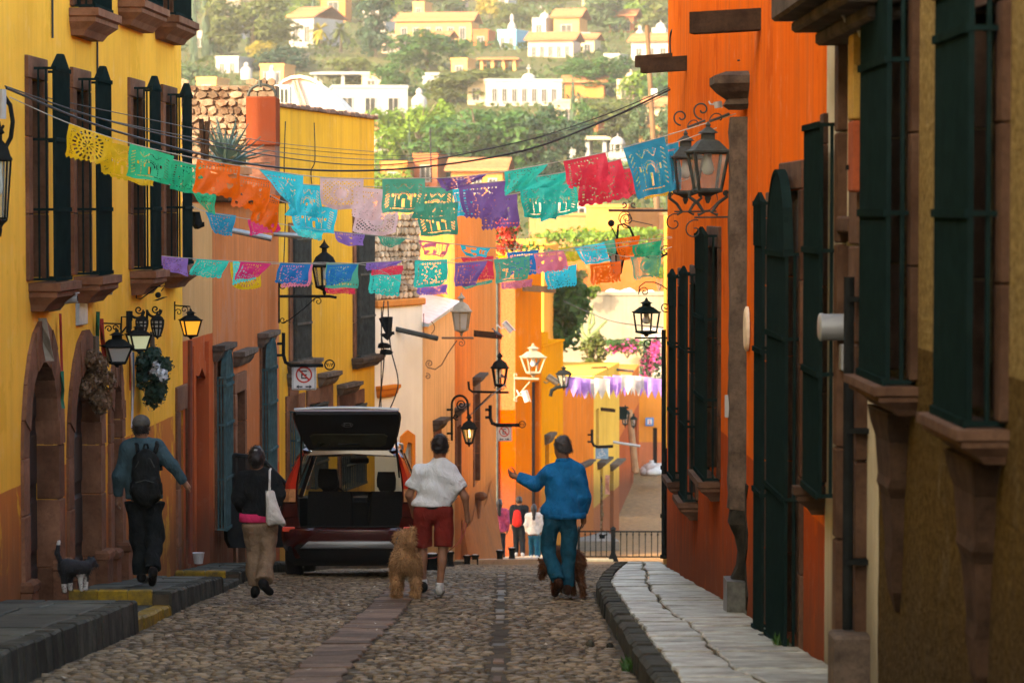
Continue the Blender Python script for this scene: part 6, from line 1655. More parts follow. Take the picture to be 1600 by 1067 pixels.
mb = MB(); mb.cb(-W, W, 0, .03, -H, H, .01); mb.build('plate', simple('faded_sign_blue', (0.17,0.30,0.40), .5, 0, .2), t)
sw = simple('faded_symbol', (0.52,0.56,0.55), .5)
mb = MB(); s = W; mb.ball((-.02*s, -.012, .62*s), .13*s, 8, 5, (1, .2, 1)); mb.tube([(-.02*s,-.01,.45*s),(-.0*s,-.01,.0),(.34*s,-.01,.0),(.5*s,-.01,-.38*s),(.62*s,-.01,-.34*s)], .07*s, 5); mb.tube([(0,-.01,.25*s),(.3*s,-.01,.25*s)], .06*s, 5)
mb.tube([(-.1*s+.36*s*math.cos(a), -.01, -.16*s+.34*s*math.sin(a)) for a in [R(110)+R(240)*k/14 for k in range(15)]], .055*s, 5); mb.build('wheelchair_symbol', sw, t)
mb = MB(); mb.prism([(-.8*s,-.72*s),(-.6*s,-.58*s),(-.6*s,-.66*s),(-.25*s,-.66*s),(-.25*s,-.78*s),(-.6*s,-.78*s),(-.6*s,-.86*s)], -.006, -.001); mb.build('arrow', sw, t)
sign_arm('bent black pipe bracket for the faded wheelchair sign', 93, [([(925,671),(925,690),(928,696),(935,698),(958,697)], .05), ([(918,679),(925,679)], .03), ([(918,690),(925,690)], .03)])
t = thing('blue_street_sign', 'small blue sign with a white panel on the far orange house', 'sign', tuple(P(1015, 659, 130.8))); W = M_(130)*6.5
mb = MB(); mb.cb(-W, W, 0, .05, -W, W, .02); mb.build('plate', sign_blue, t)
mb = MB(); mb.bx(-W*.55, W*.55, -.01, -.001, -W*.65, W*.65); mb.build('white_panel', sign_white, t)
mb = MB(); mb.ball((0,-.012,W*.25), W*.16, 8, 5, (1,.2,1)); mb.prism([(-W*.25,-W*.5),(W*.3,-W*.5),(0,W*.05)], -.02, -.011); mb.build('figure_symbol', sign_red, t)
# low iron fence across the street end
fe = thing('iron_fence', 'low black iron fence across the street below the bend', 'fence', tuple(P(975, 874, 79)), -.02); s = M_(79); o = fe.location
def X_(px): return (px-975)*s
H = 46*s
def fpost(px, h, w):
    mb = MB(); mb.bx(X_(px)-w, X_(px)+w, -w, w, -.2, h); mb.lathe([(w*1.5,0),(w*1.2,.03),(.01,.08)], (X_(px), 0, h), 8); mb.build('post', iron, fe)
for px in (904, 958, 1039): fpost(px, H*1.04, .035 if px != 958 else .06)
mb = MB(); mb.loft([[(X_(958)-a, -.06, z), (X_(958)+a, -.06, z), (X_(958)+a, .06, z), (X_(958)-a, .06, z)] for a, z in ((.16,-.1),(.1,.08),(.05,.2),(.05,.4))]); mb.build('post_foot', iron, fe)
for a, c in ((905.5, 956), (960, 1037.5)):
    for z in (.06, H*.94):
        mb = MB(); mb.bx(X_(a), X_(c), -.02, .02, z, z+.035); mb.build('rail', iron, fe)
    n = 6 if a < 930 else 8
    for k in range(1, n):
        mb = MB(); x = X_(a+(c-a)*k/n); mb.tube([(x, 0, .09), (x, 0, H*.94)], .014, 6); mb.ball((x, 0, H*.86), .028, 6, 4); mb.build('baluster', iron, fe)
mb = MB(); mb.cb(X_(904), X_(958), -.15, .15, -.3, .02, .02); kst = mb.build('kerb_step', simple('sunlit_kerb_tone', (0.60,0.48,0.26), .8, 0, .25, 3, .2), fe)  # cream tone is the sun on this kerb, put into its colour
for px, yb, yt in ((941,853,834),):
    pass
# bollards
bol = None
def bollard_at(px, py, Y, hpx, lab):
    global bol
    p = P(px, py, Y)
    t = thing('bollard', lab, 'bollard', tuple(p), 0, 'waisted black bollards along the bend'); H = hpx*M_(Y)
    mb = MB(); mb.lathe([(H*.30,-.05),(H*.30,H*.08),(H*.24,H*.16),(H*.20,H*.5),(H*.23,H*.82),(H*.28,H*.9),(H*.28,H*.97),(H*.2,H)], (0,0,0), 14); mb.build('body', iron, t, True, autosmooth=35)
    mb = MB(); mb.lathe([(H*.19,H*1.0),(H*.17,H*1.02)], (0,0,0), 12); mb.build('cap', simple('worn_pale_top', (0.35,0.32,0.28), .7), t)
for a in ((730,890,60,23,'left bollard of the close pair under the stone spout'), (742.5,889,60.5,23,'right bollard of the close pair under the stone spout'), (781,881,63.5,22,'bollard in front of the woman in pink'), (800,877,66,22,'bollard in front of the man with the red backpack'), (703,886,56,25,'bollard just right of the bare legged man'), (675,906,46,42,'taller bollard seen between the legs of the bare legged man'), (941,853,92,19,'bollard standing behind the low iron fence')): bollard_at(*a)
# sacks
for i, (cx, cy, w, h) in enumerate([(1008,735,16,14),(1018,732,18,20),(1030,734,18,16),(1024,738,16,10)]):
    t = thing('white_sack', ('leftmost white sack heaped at the street end', 'tallest white sack of the heap at the street end', 'rightmost white sack of the heap at the street end', 'front white sack of the heap at the street end')[i], 'sack', tuple(P(cx, 741, 121-i*.3)), i*.7, 'white sacks at the street end'); s = M_(121)
    mb = MB(); r7 = np.random.RandomState(i)
    mb.loft([[((w/2*s)*q*(1+.12*r7.rand())*math.cos(2*math.pi*k/10), .4*q*(1+.15*r7.rand())*math.sin(2*math.pi*k/10), h*s*z) for k in range(10)] for q, z in ((.75,-.1),(1,.2),(.95,.6),(.6,.85),(.25,.95),(.3,1.1))]); mb.build('sack', simple('sack_white', (0.5,0.5,0.47), .7, 0, .3, 4), t, True)
mb = MB(); a, c = P(993, 738, 112), P(983, 640, 112.3); mb.tube([a, c], .14, 8, .12); t = mb.build('leaning_post', simple('tan_post', (0.35,0.19,0.09), .9, 0, .3, 3), None, loc=tuple(a)); tag(t, 'leaning tan wooden post at the far rust orange house', 'post')
# wires --------------------------------------------------------------------
def wire(label, pts, Ys, r=.006, mat=cable, sag=0, name='overhead_wire', n=24, group='overhead wires'):
    A = [P(x, y, Y) for (x, y), Y in zip(pts, Ys)]; out = []
    for i in range(len(A)-1):
        for k in range(n):
            t_ = k/n; p0 = A[max(0, i-1)]; p1, p2 = A[i], A[i+1]; p3 = A[min(len(A)-1, i+2)]
            out.append(.5*((2*p1)+(p2-p0)*t_+(2*p0-5*p1+4*p2-p3)*t_*t_+(3*p1-p0-3*p2+p3)*t_**3))
    out.append(A[-1]); mb = MB(); mb.tube(out, r, 5)
    o = mb.build(name, mat, None, loc=tuple(A[0])); return tag(o, label, 'wire', group)
wire('thickest black overhead cable sagging from the ochre house to the right wall', [(10,138),(180,205),(400,258),(600,266),(800,240),(930,195),(1048,140)], [26,29,33,35,36,36.5,37], .012)
wire('thin black overhead cable just above the thickest one', [(8,135),(180,192),(400,240),(600,258),(800,225),(940,182),(1050,136)], [26,29.3,33.5,36,36.5,37,37.2], .007)
wire('thin overhead wire crossing the golden yellow house front', [(60,160),(200,195),(420,236),(590,250),(700,245)], [28,31,38,44,50], .006)
wire('thin overhead wire under the golden yellow parapet', [(60,150),(200,180),(420,222),(590,238)], [28,31,40,46], .005)
wire('faint overhead wire above the pink banners', [(420,229),(590,243),(740,236),(930,192),(1046,146)], [46,47,44,40,38], .005)
wire('thin wire slanting over the pale retaining wall', [(880,470),(950,500),(1036,512)], [90,80,45], .012)
wire('thin loose wire hanging down the cream house', [(600,470),(596,520),(600,560),(592,640)], [53.6,53.5,53.5,53.6], .012)
wire('second loose wire hanging down the cream house', [(606,470),(610,540),(622,600),(604,650)], [53.6,53.5,53.4,53.6], .012)
wire('straight cord hanging down the cream house', [(596,480),(595,700)], [53.6,53.6], .01)
wire('black cable looping on the orange house edge at the top right', [(1052,135),(1047,60),(1060,40),(1095,18),(1130,-5)], [36.8,36.8,36.5,36,35.5], .012)
wire('slanting wire in front of the coral house', [(733,650),(768,618),(790,600)], [58.9,60,61.8], .01)
wire('dark conduit looping from the capital down the burnt orange wall', [(1152,95),(1163,97),(1164,120),(1164,290),(1164,410),(1158,411)], [27,27,27,27,27,27], .008)
wire('wires bundled on the golden yellow wall', [(446,190),(444,260),(446,330),(443,420)], [47.1,47.1,47.1,47.1], .009)
wire('crooked wire down the golden yellow wall', [(491,192),(492,250),(486,270),(490,310)], [49.2,49.2,49.2,49.2], .009)
wire('slim antenna wire standing before the hillside', [(674,285),(672,200)], [75,75], .02)
# hanging greenery, ribbons and papers on the ochre house
def wreath(label, cx, cy, w, h, Y, mat, n, size, flat=.5):
    t = thing('hanging_wreath', label, 'wreath', tuple(P(cx, cy-h/2, Y)), 0, 'wreaths beside the doors'); s = M_(Y)
    L = [((rt.rand()-.5)*w*s*.62, (rt.rand()-.5)*.25, -h*s*(.12+.76*rt.rand()), w*s*.22, .16, h*s*.16) for _ in range(14)]
    me = leafcloud('foliage', L, n, size, mat, 0, .4); o = bpy.data.objects.new('foliage', me); COL.objects.link(o); o.parent = t
    mb = MB(); mb.tube([(0,0,.15),(0,0,-h*s*.8)], .03, 6); mb.build('hanger', bark, t); return t
wreath('dried brown straw wreath hanging over the second arched door', 150, 598, 66, 100, 30.3, leafmat('dried_straw', (0.06,0.035,0.018), (0.17,0.09,0.04), .1), 5200, .022)
wreath('dark green leafy wreath hanging above the walking man', 238, 590, 62, 102, 33.6, leafmat('dark_wreath', (0.008,0.03,0.024), (0.02,0.065,0.045), .1), 5200, .026)
p = P(247, 582, 33.2); me = leafcloud('white_bow', [(.0,0,.0,.09,.05,.05),(.05,0,-.06,.05,.04,.05),(-.02,0,.08,.05,.04,.04)], 90, .03, simple('pale_bow', (0.42,0.46,0.48), .6, 0, .3, 12), 0, .4)
t = bpy.data.objects.new('white_bow', me); COL.objects.link(t); t.location = p; tag(t, 'pale crumpled bow tied to the dark green wreath', 'bow')
def ribbon(label, pts, Y, w, mat, cat='ribbon'):
    t = thing('ribbon', label, cat, tuple(P(*pts[0], Y)), 0, 'ribbons and flags on the ochre house'); o = t.location.copy(); s = M_(Y)
    mb = MB(); prev = None
    for i, (x, y) in enumerate(pts):
        a, c = P(x-w/2, y, Y+.04*math.sin(i*1.7))-o, P(x+w/2, y, Y-.04*math.sin(i*1.7))-o
        cur = (mb.av(a), mb.av(c), mb.av(a+Vector((0,.012,0))), mb.av(c+Vector((0,.012,0))))
        if prev:
            mb.f.append([prev[0], prev[1], cur[1], cur[0]]); mb.f.append([prev[2], cur[2], cur[3], prev[3]]); mb.f.append([prev[0], cur[0], cur[2], prev[2]]); mb.f.append([prev[1], prev[3], cur[3], cur[1]])
        prev = cur
    mb.build('strip', mat, t); return t
red_c = simple('ribbon_red', (0.35,0.03,0.02), .8); grn_c = simple('ribbon_green', (0.01,0.12,0.07), .8); wht_c = simple('ribbon_white', (0.5,0.5,0.46), .8); mul = simple('ribbon_blue', (0.04,0.12,0.22), .8)
ribbon('long red ribbon between the two arched doors', [(94,490),(95,520),(96,560),(97,590),(96,618)], 28.8, 4, red_c)
ribbon('green ribbon twisted with the red one between the arched doors', [(97,580),(98,610),(97,625),(99,638)], 28.7, 5, grn_c)
ribbon('rolled dark green flag on the ochre wall', [(153,487),(152,520),(152,552)], 30.8, 6, grn_c)
ribbon('red flag hanging beside the rolled green one', [(158,498),(160,530),(164,565)], 30.9, 7, red_c)
ribbon('white streamer hanging below the lit white lantern', [(205,545),(206,590),(207,640),(206,668)], 32.9, 3, wht_c)
ribbon('red streamer hanging below the lit white lantern', [(202,540),(203,575),(203,610)], 33.0, 3, red_c)
ribbon('blue streamer hanging below the lit white lantern', [(208,550),(209,600),(205,670)], 33.1, 3, mul)
t = ribbon('cream paper sheet hung over the first arched door', [(66,497),(71,530),(78,564)], 27.9, 13, simple('cream_sheet', (0.24,0.20,0.15), .8, 0, .35, 9), 'sheet')
# shop goods of the far yellow house
wreath('dried leaf drape around the far shop doorway', 935, 790, 14, 110, 97.5, leafmat('dried_drape', (0.08,0.045,0.02), (0.22,0.12,0.05), .1), 900, .06)
ribbon('pink and white cloth hanging in the far shop doorway', [(949,742),(948,758),(949,772)], 98.5, 8, simple('pink_cloth', (0.55,0.25,0.18), .8, 0, .4, 8), 'cloth')
# small things on the ground
for i, (cx, cy, r) in enumerate([(922,981,7),(953,984,6)]):
    mb = MB(); Y = 24.2 if i == 0 else 24.0; p = P(cx, cy, Y); mb.ball((0,0,0), r*M_(Y), 12, 8, (1, 1, .9)); t = mb.build('stone_ball', kerb_m, None, True); t.location = (p.x, Y, road_z(p.x, Y)+r*M_(Y)*.8)
    tag(t, ('dark round stone lying free on the cobbles', 'dark round stone lying against the right kerb')[i], 'stone', 'loose round stones')
t = thing('white_bucket', 'white bucket standing on the left pavement by the red doorway', 'bucket', tuple(P(310, 880, 36.5))); mb = MB(); s = M_(36.5); mb.lathe([(.055,0),(.075,.13),(.08,.135),(.07,.13)], (0,0,0), 14); mb.build('bucket', white_plastic, t); 
for i, (cx, cy, w) in enumerate([(1000,1012,26),(1262,1000,20),(990,1035,20)]):
    Y = 21.6+i*.2; p = P(cx, cy, Y); t = thing('weed_tuft', ('green weed tuft at the foot of the right kerb', 'small weed at the foot of the orange wall', 'smaller weed tuft nearest the camera at the right kerb')[i], 'weed', (rk(Y)-.03 if i != 1 else 2.0, Y, gz(Y)-.01 if i != 1 else zr(2, Y)), 0, 'weeds along the kerb')
    mb = MB()
    for k in range(60):
        a = rt.rand()*6.28; l = .10*(.4+rt.rand()); e = .4+.9*rt.rand(); d = Vector((math.cos(a)*math.cos(e), math.sin(a)*math.cos(e), math.sin(e)))*l; sd = Vector((-math.sin(a), math.cos(a), 0))*.007; b0 = Vector(((rt.rand()-.5)*.1, (rt.rand()-.5)*.25, 0))
        mb.poly([b0-sd, b0+sd, b0+d*.6+sd, b0+d, b0+d*.6-sd])
    mb.build('blades', lm_green, t)
# ---------------------------------------------------------------- papel picado
PC = dict(yellow=(0.82,0.50,0.015), green=(0.000,0.522,0.246), orange=(0.95,0.15,0.003), cyan=(0.000,0.667,0.812), pink=(0.850,0.609,0.609), sage=(0.072,0.435,0.275), purple=(0.246,0.131,0.392), teal=(0.000,0.667,0.522), red=(0.850,0.043,0.087), blue=(0.000,0.290,0.478), violet=(0.319,0.174,0.551), dkblue=(0.000,0.189,0.493), rose=(0.850,0.232,0.319), magenta=(0.797,0.029,0.189), lime=(0.522,0.522,0.029), aqua=(0.029,0.797,0.754), white=(0.42,0.40,0.38))
PM = {k: paper('paper_'+k, v) for k, v in PC.items()}
CN = dict(yellow='yellow', green='green', orange='orange', cyan='cyan', pink='pale pink', sage='sage green', purple='purple', teal='turquoise', red='red', blue='deep teal blue', violet='violet', dkblue='royal blue', rose='rose pink', magenta='crimson', lime='olive yellow', aqua='aqua', white='white')
def hole(kind, u, v, rnd):
    """cut-outs of the paper, u across, v down, both 0..1"""
    if v < .05: return False
    if kind == 'sun':
        d = math.hypot(u-.5, (v-.47)*.8); a = math.atan2((v-.47)*.8, u-.5)
        if .36 > d > .27: return (a*11/math.pi) % 1 < .45
        if .225 > d > .17: return (a*8/math.pi) % 1 < .5
        if d < .12: return (a*4/math.pi) % 1 < .4 and d > .04
        if d > .42 and .06 < u < .94 and .08 < v < .86: return (((u+v)*14) % 1 < .55) and (((u-v)*14) % 1 < .55)
        return False
    if kind == 'church':
        if abs(u-.5) < .035 and .58 < v < .84: return True
        if abs(math.hypot(u-.5, (v-.55)*.9)-.115) < .012 and v < .60: return True
        if abs(math.hypot(u-.5, (v-.55)*.9)-.165) < .010 and v < .62: return (u*26) % 1 < .6
        for x in (.24, .76):
            if abs(u-x) < .026 and .44 < v < .54: return True
        if (.07 < u < .16 or .84 < u < .93) and .16 < v < .86: return ((v*11+(u*9 if u < .5 else -u*9)) % 1) < .24
        if .885 < v < .905 and .2 < u < .8: return (u*8) % 1 < .8
        if .14 < v < .30 and .25 < u < .75: return abs(v-(.22+.06*math.sin(u*22))) < .011 or ((u*9) % 1 < .15 and (v*14) % 1 < .25)
        if abs(u-.31) < .012 and .4 < v < .86: return (v*14) % 1 < .7
        if abs(u-.69) < .012 and .4 < v < .86: return (v*14) % 1 < .7
        return False
    if kind == 'lattice':
        d = math.hypot((u-.5)*1.1, (v-.5))
        if d < .27: return .17 < d < .2 and (math.atan2(v-.5, u-.5)*7/math.pi) % 1 < .55
        if .06 < u < .94 and .10 < v < .88: return (((u*1.2+v)*8.5) % 1 < .58) and (((u*1.2-v)*8.5) % 1 < .58)
        return False
    if kind == 'floral':
        n = mnoise.noise(Vector((u*7+rnd*13, v*6, rnd*5)))
        if .08 < v < .22 and .05 < u < .95: return ((u*13) % 1 < .55) and ((v*14) % 1 < .6)
        if .06 < u < .94 and v < .9: return n > .33 and mnoise.noise(Vector((u*17, v*15, rnd*9))) > -.25
        return False
    if kind == 'border':
        if (.06 < u < .14 or .86 < u < .94) and .12 < v < .86: return (v*13) % 1 < .4 and .08 < u % .86 < .13
        if .12 < v < .17 and .16 < u < .84: return (u*13) % 1 < .4
        d = math.hypot(u-.5, (v-.52)*.8); a = math.atan2(v-.52, u-.5)
        if .10 < d < .31 and (a*3) % .9 > .25: return abs(d-(.2+.06*math.cos(a*6+rnd))) < .012 or ((a*7/math.pi) % 1 < .2 and .25 < d < .29)
        if .83 < v < .88: return (u*12) % 1 < .4
        return False
    if kind == 'open':
        if .06 < u < .94 and .1 < v < .88:
            n = mnoise.noise(Vector((u*5+rnd*11, v*4, rnd*3))); return n < .05 and not (((u*9) % 1 < .12))
        return False
    return False
def edge(kind, u):
    """how far the lower edge is cut back, by style"""
    if kind == 'scallop': return .06*(1-abs(math.sin(u*math.pi*6)))
    if kind == 'zigzag': return .07*abs(((u*9) % 1)*2-1)
    if kind == 'round': return .12*(abs(u-.5)*2)**4
    if kind == 'fringe': return .10 if (u*9) % 1 < .35 and (u < .3 or u > .7) else (.0 if abs(u-.5) > .2 else .05)
    if kind == 'bow': return .14*(1-math.sin(u*math.pi))
    return 0
BN = {'n': 0}
def banner(color, quad, Y, pat='church', ed='zigzag', label=None, nu=60, nv=48, curl=.05, group='cut paper banners over the street', fold=0.0):
    """paper sheet cut through with a pattern; quad = TL, TR, BR, BL seen from the street"""
    BN['n'] += 1; rnd = (BN['n']*.37) % 1; r8 = np.random.RandomState(BN['n'])
    TL, TR, BR, BL = [P(x, y, Y) for x, y in quad]
    ph, am = r8.rand()*6.28, curl*(.6+.8*r8.rand())
    V, idx = [], {}
    o = (TL+TR)/2
    def vert(i, j):
        if (i, j) in idx: return idx[(i, j)]
        u = i/nu; vmax = 1-edge(ed, u); v = j/nv*vmax if False else j/nv
        p = (TL*(1-u)+TR*u)*(1-v)+(BL*(1-u)+BR*u)*v
        wv = am*v*math.sin(u*5.2+ph)+.5*am*v*math.sin(u*11+v*4+ph*2)+.9*am*v*v*math.sin(ph)
        p = p+Vector((0, wv, 0))+Vector((.012*v*math.sin(v*7+ph), 0, .006*math.sin(u*9+ph)*v))
        if fold: p.y += fold*max(0, u+v-1.0)
        V.append(tuple(p-o)); idx[(i, j)] = len(V)-1; return idx[(i, j)]
    F = []
    for j in range(nv):
        for i in range(nu):
            u, v = (i+.5)/nu, (j+.5)/nv
            if v > 1-edge(ed, u): continue
            if hole(pat, u, v, rnd): continue
            F.append([vert(i, j), vert(i+1, j), vert(i+1, j+1), vert(i, j+1)])
    ob = rawmesh('paper_banner', V, F, PM[color], None, True); ob.location = o
    return tag(ob, label, 'banner', group)
ORD = ['first', 'second', 'third']
def Q(x0, y0, x1, y1, h, dx=0, dxl=None, hr=None):
    """quad from its top corners, its height and the drift of its foot"""
    return [(x0, y0), (x1, y1), (x1+dx, y1+(hr if hr is not None else h)), (x0+(dx if dxl is None else dxl), y0+h)]
A1, A2, A3 = 27.0, 29.4, 31.6
FRONT = [
 ('yellow', [(108,193),(176,217),(170,262),(99,245)], A1, 'sun', 'zigzag'), ('green', [(203,224),(272,244),(263,288),(197,275)], A1, 'church', ''),
 ('orange', [(308,249),(376,259),(371,312),(302,300)], A1, 'floral', 'scallop'), ('cyan', [(405,265),(474,275),(470,340),(449,315)], A1, 'border', ''),
 ('pink', [(500,277),(568,280),(566,328),(501,326)], A1, 'lattice', 'round'), ('sage', [(597,280),(664,279),(664,331),(598,333)], A1, 'church', ''),
 ('purple', [(681,279),(761,272),(752,281),(696,300)], A1, 'border', ''), ('teal', [(788,268),(857,256),(835,282),(790,306)], A1, 'border', ''),
 ('red', [(880,252),(946,238),(955,284),(889,297)], A1, 'border', 'zigzag'), ('blue', [(973,230),(1038,213),(1054,297),(998,311)], A1, 'church', ''),
 ('yellow', [(163,220),(232,236),(222,290),(155,272)], A2, 'church', 'scallop'), ('green', [(270,250),(328,262),(318,306),(262,296)], A2, 'border', ''),
 ('orange', [(374,274),(424,282),(417,335),(362,322)], A2, 'floral', 'scallop'), ('cyan', [(470,288),(500,290),(502,340),(446,336)], A2, 'church', ''),
 ('pink', [(553,292),(600,296),(598,345),(551,342)], A2, 'border', 'round'), ('sage', [(664,293),(707,294),(710,345),(640,342)], A2, 'church', ''),
 ('purple', [(716,290),(790,283),(792,342),(724,342)], A2, 'border', 'zigzag'), ('teal', [(820,277),(886,269),(880,290),(806,299)], A2, 'border', ''),
 ('red', [(910,262),(970,249),(985,310),(902,325)], A2, 'border', 'scallop'), ('blue', [(1038,226),(1060,222),(1066,296),(1046,300)], A2, 'border', ''),
 ('yellow', [(192,258),(240,276),(240,294),(196,284)], A3, 'church', 'bow'), ('green', [(300,300),(338,304),(334,336),(318,328)], A3, 'church', ''),
 ('orange', [(398,298),(438,307),(430,364),(392,344)], A3, 'floral', 'scallop'), ('cyan', [(450,318),(528,325),(522,366),(462,358)], A3, 'church', ''),
 ('pink', [(556,320),(622,328),(620,368),(552,366)], A3, 'lattice', 'round'), ('sage', [(650,318),(716,316),(714,366),(656,370)], A3, 'church', ''),
 ('purple', [(750,306),(808,303),(811,355),(752,361)], A3, 'border', 'zigzag'), ('teal', [(842,292),(900,284),(904,330),(846,346)], A3, 'church', ''),
 ('red', [(962,268),(990,262),(994,305),(970,312)], A3, 'border', 'zigzag'), ('yellow', [(1003,292),(1056,285),(1054,304),(1008,312)], A3, 'border', 'zigzag'),
 ('teal', [(812,288),(880,280),(868,342),(818,340)], A2+.6, 'church', ''), ('cyan', [(706,296),(736,294),(740,338),(714,338)], A3+.5, 'border', ''),
]
for c, q, Y, pt, ed in FRONT:
    k = {A1: 'front', A2: 'second', A3: 'third'}.get(Y, 'rear')
    banner(c, q, Y, pt, ed, '%s paper banner, %s string of the upper row, near %s' % (CN[c], k, 'the ochre house' if q[0][0] < 300 else 'the brick red house' if q[0][0] < 440 else 'the golden house' if q[0][0] < 600 else 'mid street' if q[0][0] < 800 else 'the right wall'), curl=.05)
B1, B2, B3, B4 = 35.0, 36.5, 38.0, 33.5
BACK = [
 ('violet', [(252,400),(294,404),(292,432),(251,420)], B1, 'border', ''), ('teal', [(308,404),(358,408),(344,436),(294,430)], B1, 'border', 'scallop'),
 ('yellow', [(360,410),(408,412),(406,454),(362,452)], B2, 'sun', 'bow'), ('aqua', [(364,408),(372,408),(404,436),(365,446)], B2-.3, 'border', 'zigzag'), ('magenta', [(376,409),(424,412),(404,434),(366,438)], B1, 'border', 'zigzag'),
 ('dkblue', [(438,411),(486,412),(478,444),(427,442)], B1, 'border', 'scallop'), ('rose', [(436,413),(489,413),(484,448),(440,450)], B2, 'border', 'zigzag'),
 ('sage', [(510,411),(560,411),(559,450),(508,450)], B2, 'border', ''), ('dkblue', [(511,414),(559,413),(545,440),(508,448)], B1, 'border', 'zigzag'), ('red', [(508,449),(556,448),(553,460),(508,459)], B3, 'border', 'zigzag'),
 ('violet', [(572,411),(628,408),(618,415),(572,424)], B1, 'border', ''), ('red', [(580,417),(630,415),(629,429),(581,430)], B2, 'border', ''), ('teal', [(578,428),(627,428),(624,464),(576,459)], B3, 'border', 'scallop'),
 ('teal', [(648,407),(699,405),(700,444),(647,452)], B1, 'border', 'round'), ('violet', [(652,448),(699,444),(698,460),(652,462)], B2, 'border', 'fringe'),
 ('purple', [(711,412),(762,408),(742,446),(710,448)], B1, 'border', ''), ('red', [(720,403),(771,400),(771,437),(740,438)], B2, 'border', 'zigzag'), ('sage', [(722,447),(770,437),(768,442),(726,452)], B3, 'border', ''),
 ('sage', [(772,406),(828,400),(826,436),(776,442)], B1, 'church', ''), ('dkblue', [(792,395),(842,391),(840,429),(796,430)], B3, 'border', 'scallop'), ('rose', [(834,397),(880,391),(890,420),(840,428)], B1, 'floral', 'scallop'),
 ('cyan', [(850,424),(901,413),(900,447),(855,453)], B2, 'border', 'zigzag'), ('rose', [(783,442),(832,436),(831,448),(784,453)], B3+.4, 'border', 'scallop'),
 ('lime', [(872,388),(905,384),(908,406),(884,410)], B3+.3, 'border', ''), ('cyan', [(897,387),(944,379),(954,408),(914,414)], B2, 'border', ''), ('sage', [(940,378),(962,374),(962,396),(952,400)], B3, 'border', ''),
 ('orange', [(922,414),(970,408),(970,440),(924,446)], B2, 'border', 'fringe'), ('orange', [(960,374),(1000,368),(994,404),(968,408)], B3, 'border', 'zigzag'), ('sage', [(985,402),(1034,391),(1030,432),(992,438)], B2, 'lattice', 'fringe'),
 ('blue', [(321,331),(369,337),(362,370),(335,366)], B4, 'border', 'scallop'), ('magenta', [(387,343),(436,348),(438,362),(391,368)], B4, 'border', 'scallop'), ('aqua', [(454,353),(506,362),(500,376),(464,368)], B4, 'border', 'scallop'),
 ('violet', [(522,362),(570,367),(566,386),(528,382)], B4, 'floral', 'bow'), ('sage', [(590,369),(636,372),(622,384),(600,388)], B4, 'border', 'bow'), ('rose', [(654,376),(703,381),(694,402),(664,398)], B4, 'open', 'zigzag'),
 ('cyan', [(719,383),(766,388),(758,402),(726,400)], B4, 'open', ''), ('green', [(988,384),(1034,376),(1030,398),(990,402)], B4+1, 'border', ''),
]
SEEN_ = set()
for i, (c, q, Y, pt, ed) in enumerate(BACK):
    x = q[0][0]; row = 'slack middle string' if Y in (B4, B4+1) else {B1: 'front lower string', B2: 'second lower string', B3: 'third lower string'}.get(Y, 'rear lower string')
    pos = 'the ochre house' if x < 300 else 'the brick red house' if x < 428 else 'the black street lantern' if x < 570 else 'the cream house' if x < 700 else 'the coral house' if x < 780 else 'the red bougainvillea' if x < 890 else 'the hexagonal hanging lantern'
    lab_ = 'small %s paper banner on the %s near %s' % (CN[c], row, pos)
    if lab_ in SEEN_: lab_ = lab_.replace('small', 'other small')
    SEEN_.add(lab_); banner(c, q, Y, pt, ed, lab_, nu=44, nv=34, curl=.04)
def cordrow(label, pts, Ys): return wire(label, pts, Ys, .0045, cord, name='banner_string', group='strings carrying the banners', n=12)
cordrow('string of the front upper row of banners', [(15,152),(108,193),(203,224),(308,248),(405,264),(500,277),(597,279.5),(664,278.5),(681,279),(761,272),(857,256),(946,238),(1038,213),(1150,178)], [26.6]+[A1]*13)
cordrow('string of the second upper row of banners', [(60,185),(163,219.5),(270,249.5),(374,273.5),(470,287.5),(553,291.5),(664,292.5),(716,289.5),(790,282.5),(886,268.5),(970,248.5),(1060,221.5),(1120,200)], [29]+[A2]*12)
cordrow('string of the third upper row of banners', [(95,215),(192,257.5),(300,299.5),(398,297),(450,317.5),(528,324.5),(622,327.5),(716,315.5),(808,302.5),(900,283.5),(990,261.5),(1056,284),(1090,270)], [31.2]+[A3]*12)
cordrow('string of the front lower row of banners', [(250,399.5),(294,403.5),(376,408.5),(438,410.5),(511,413),(572,410.5),(648,406.5),(711,411),(772,405.5),(834,396.5),(880,390.5),(1050,370)], [B1]*12)
cordrow('string of the second lower row of banners', [(285,404),(360,409.5),(436,412.5),(510,410.5),(580,416.5),(652,447),(720,402.5),(850,423),(897,386.5),(985,401.5),(1050,386)], [B2]*11)
cordrow('string of the slack middle row of banners', [(300,322),(321,330.5),(387,342.5),(454,352.5),(522,361.5),(590,368.5),(654,375.5),(719,382.5),(766,387.5),(900,392),(988,383.5),(1050,372)], [B4]*11+[B4+1])
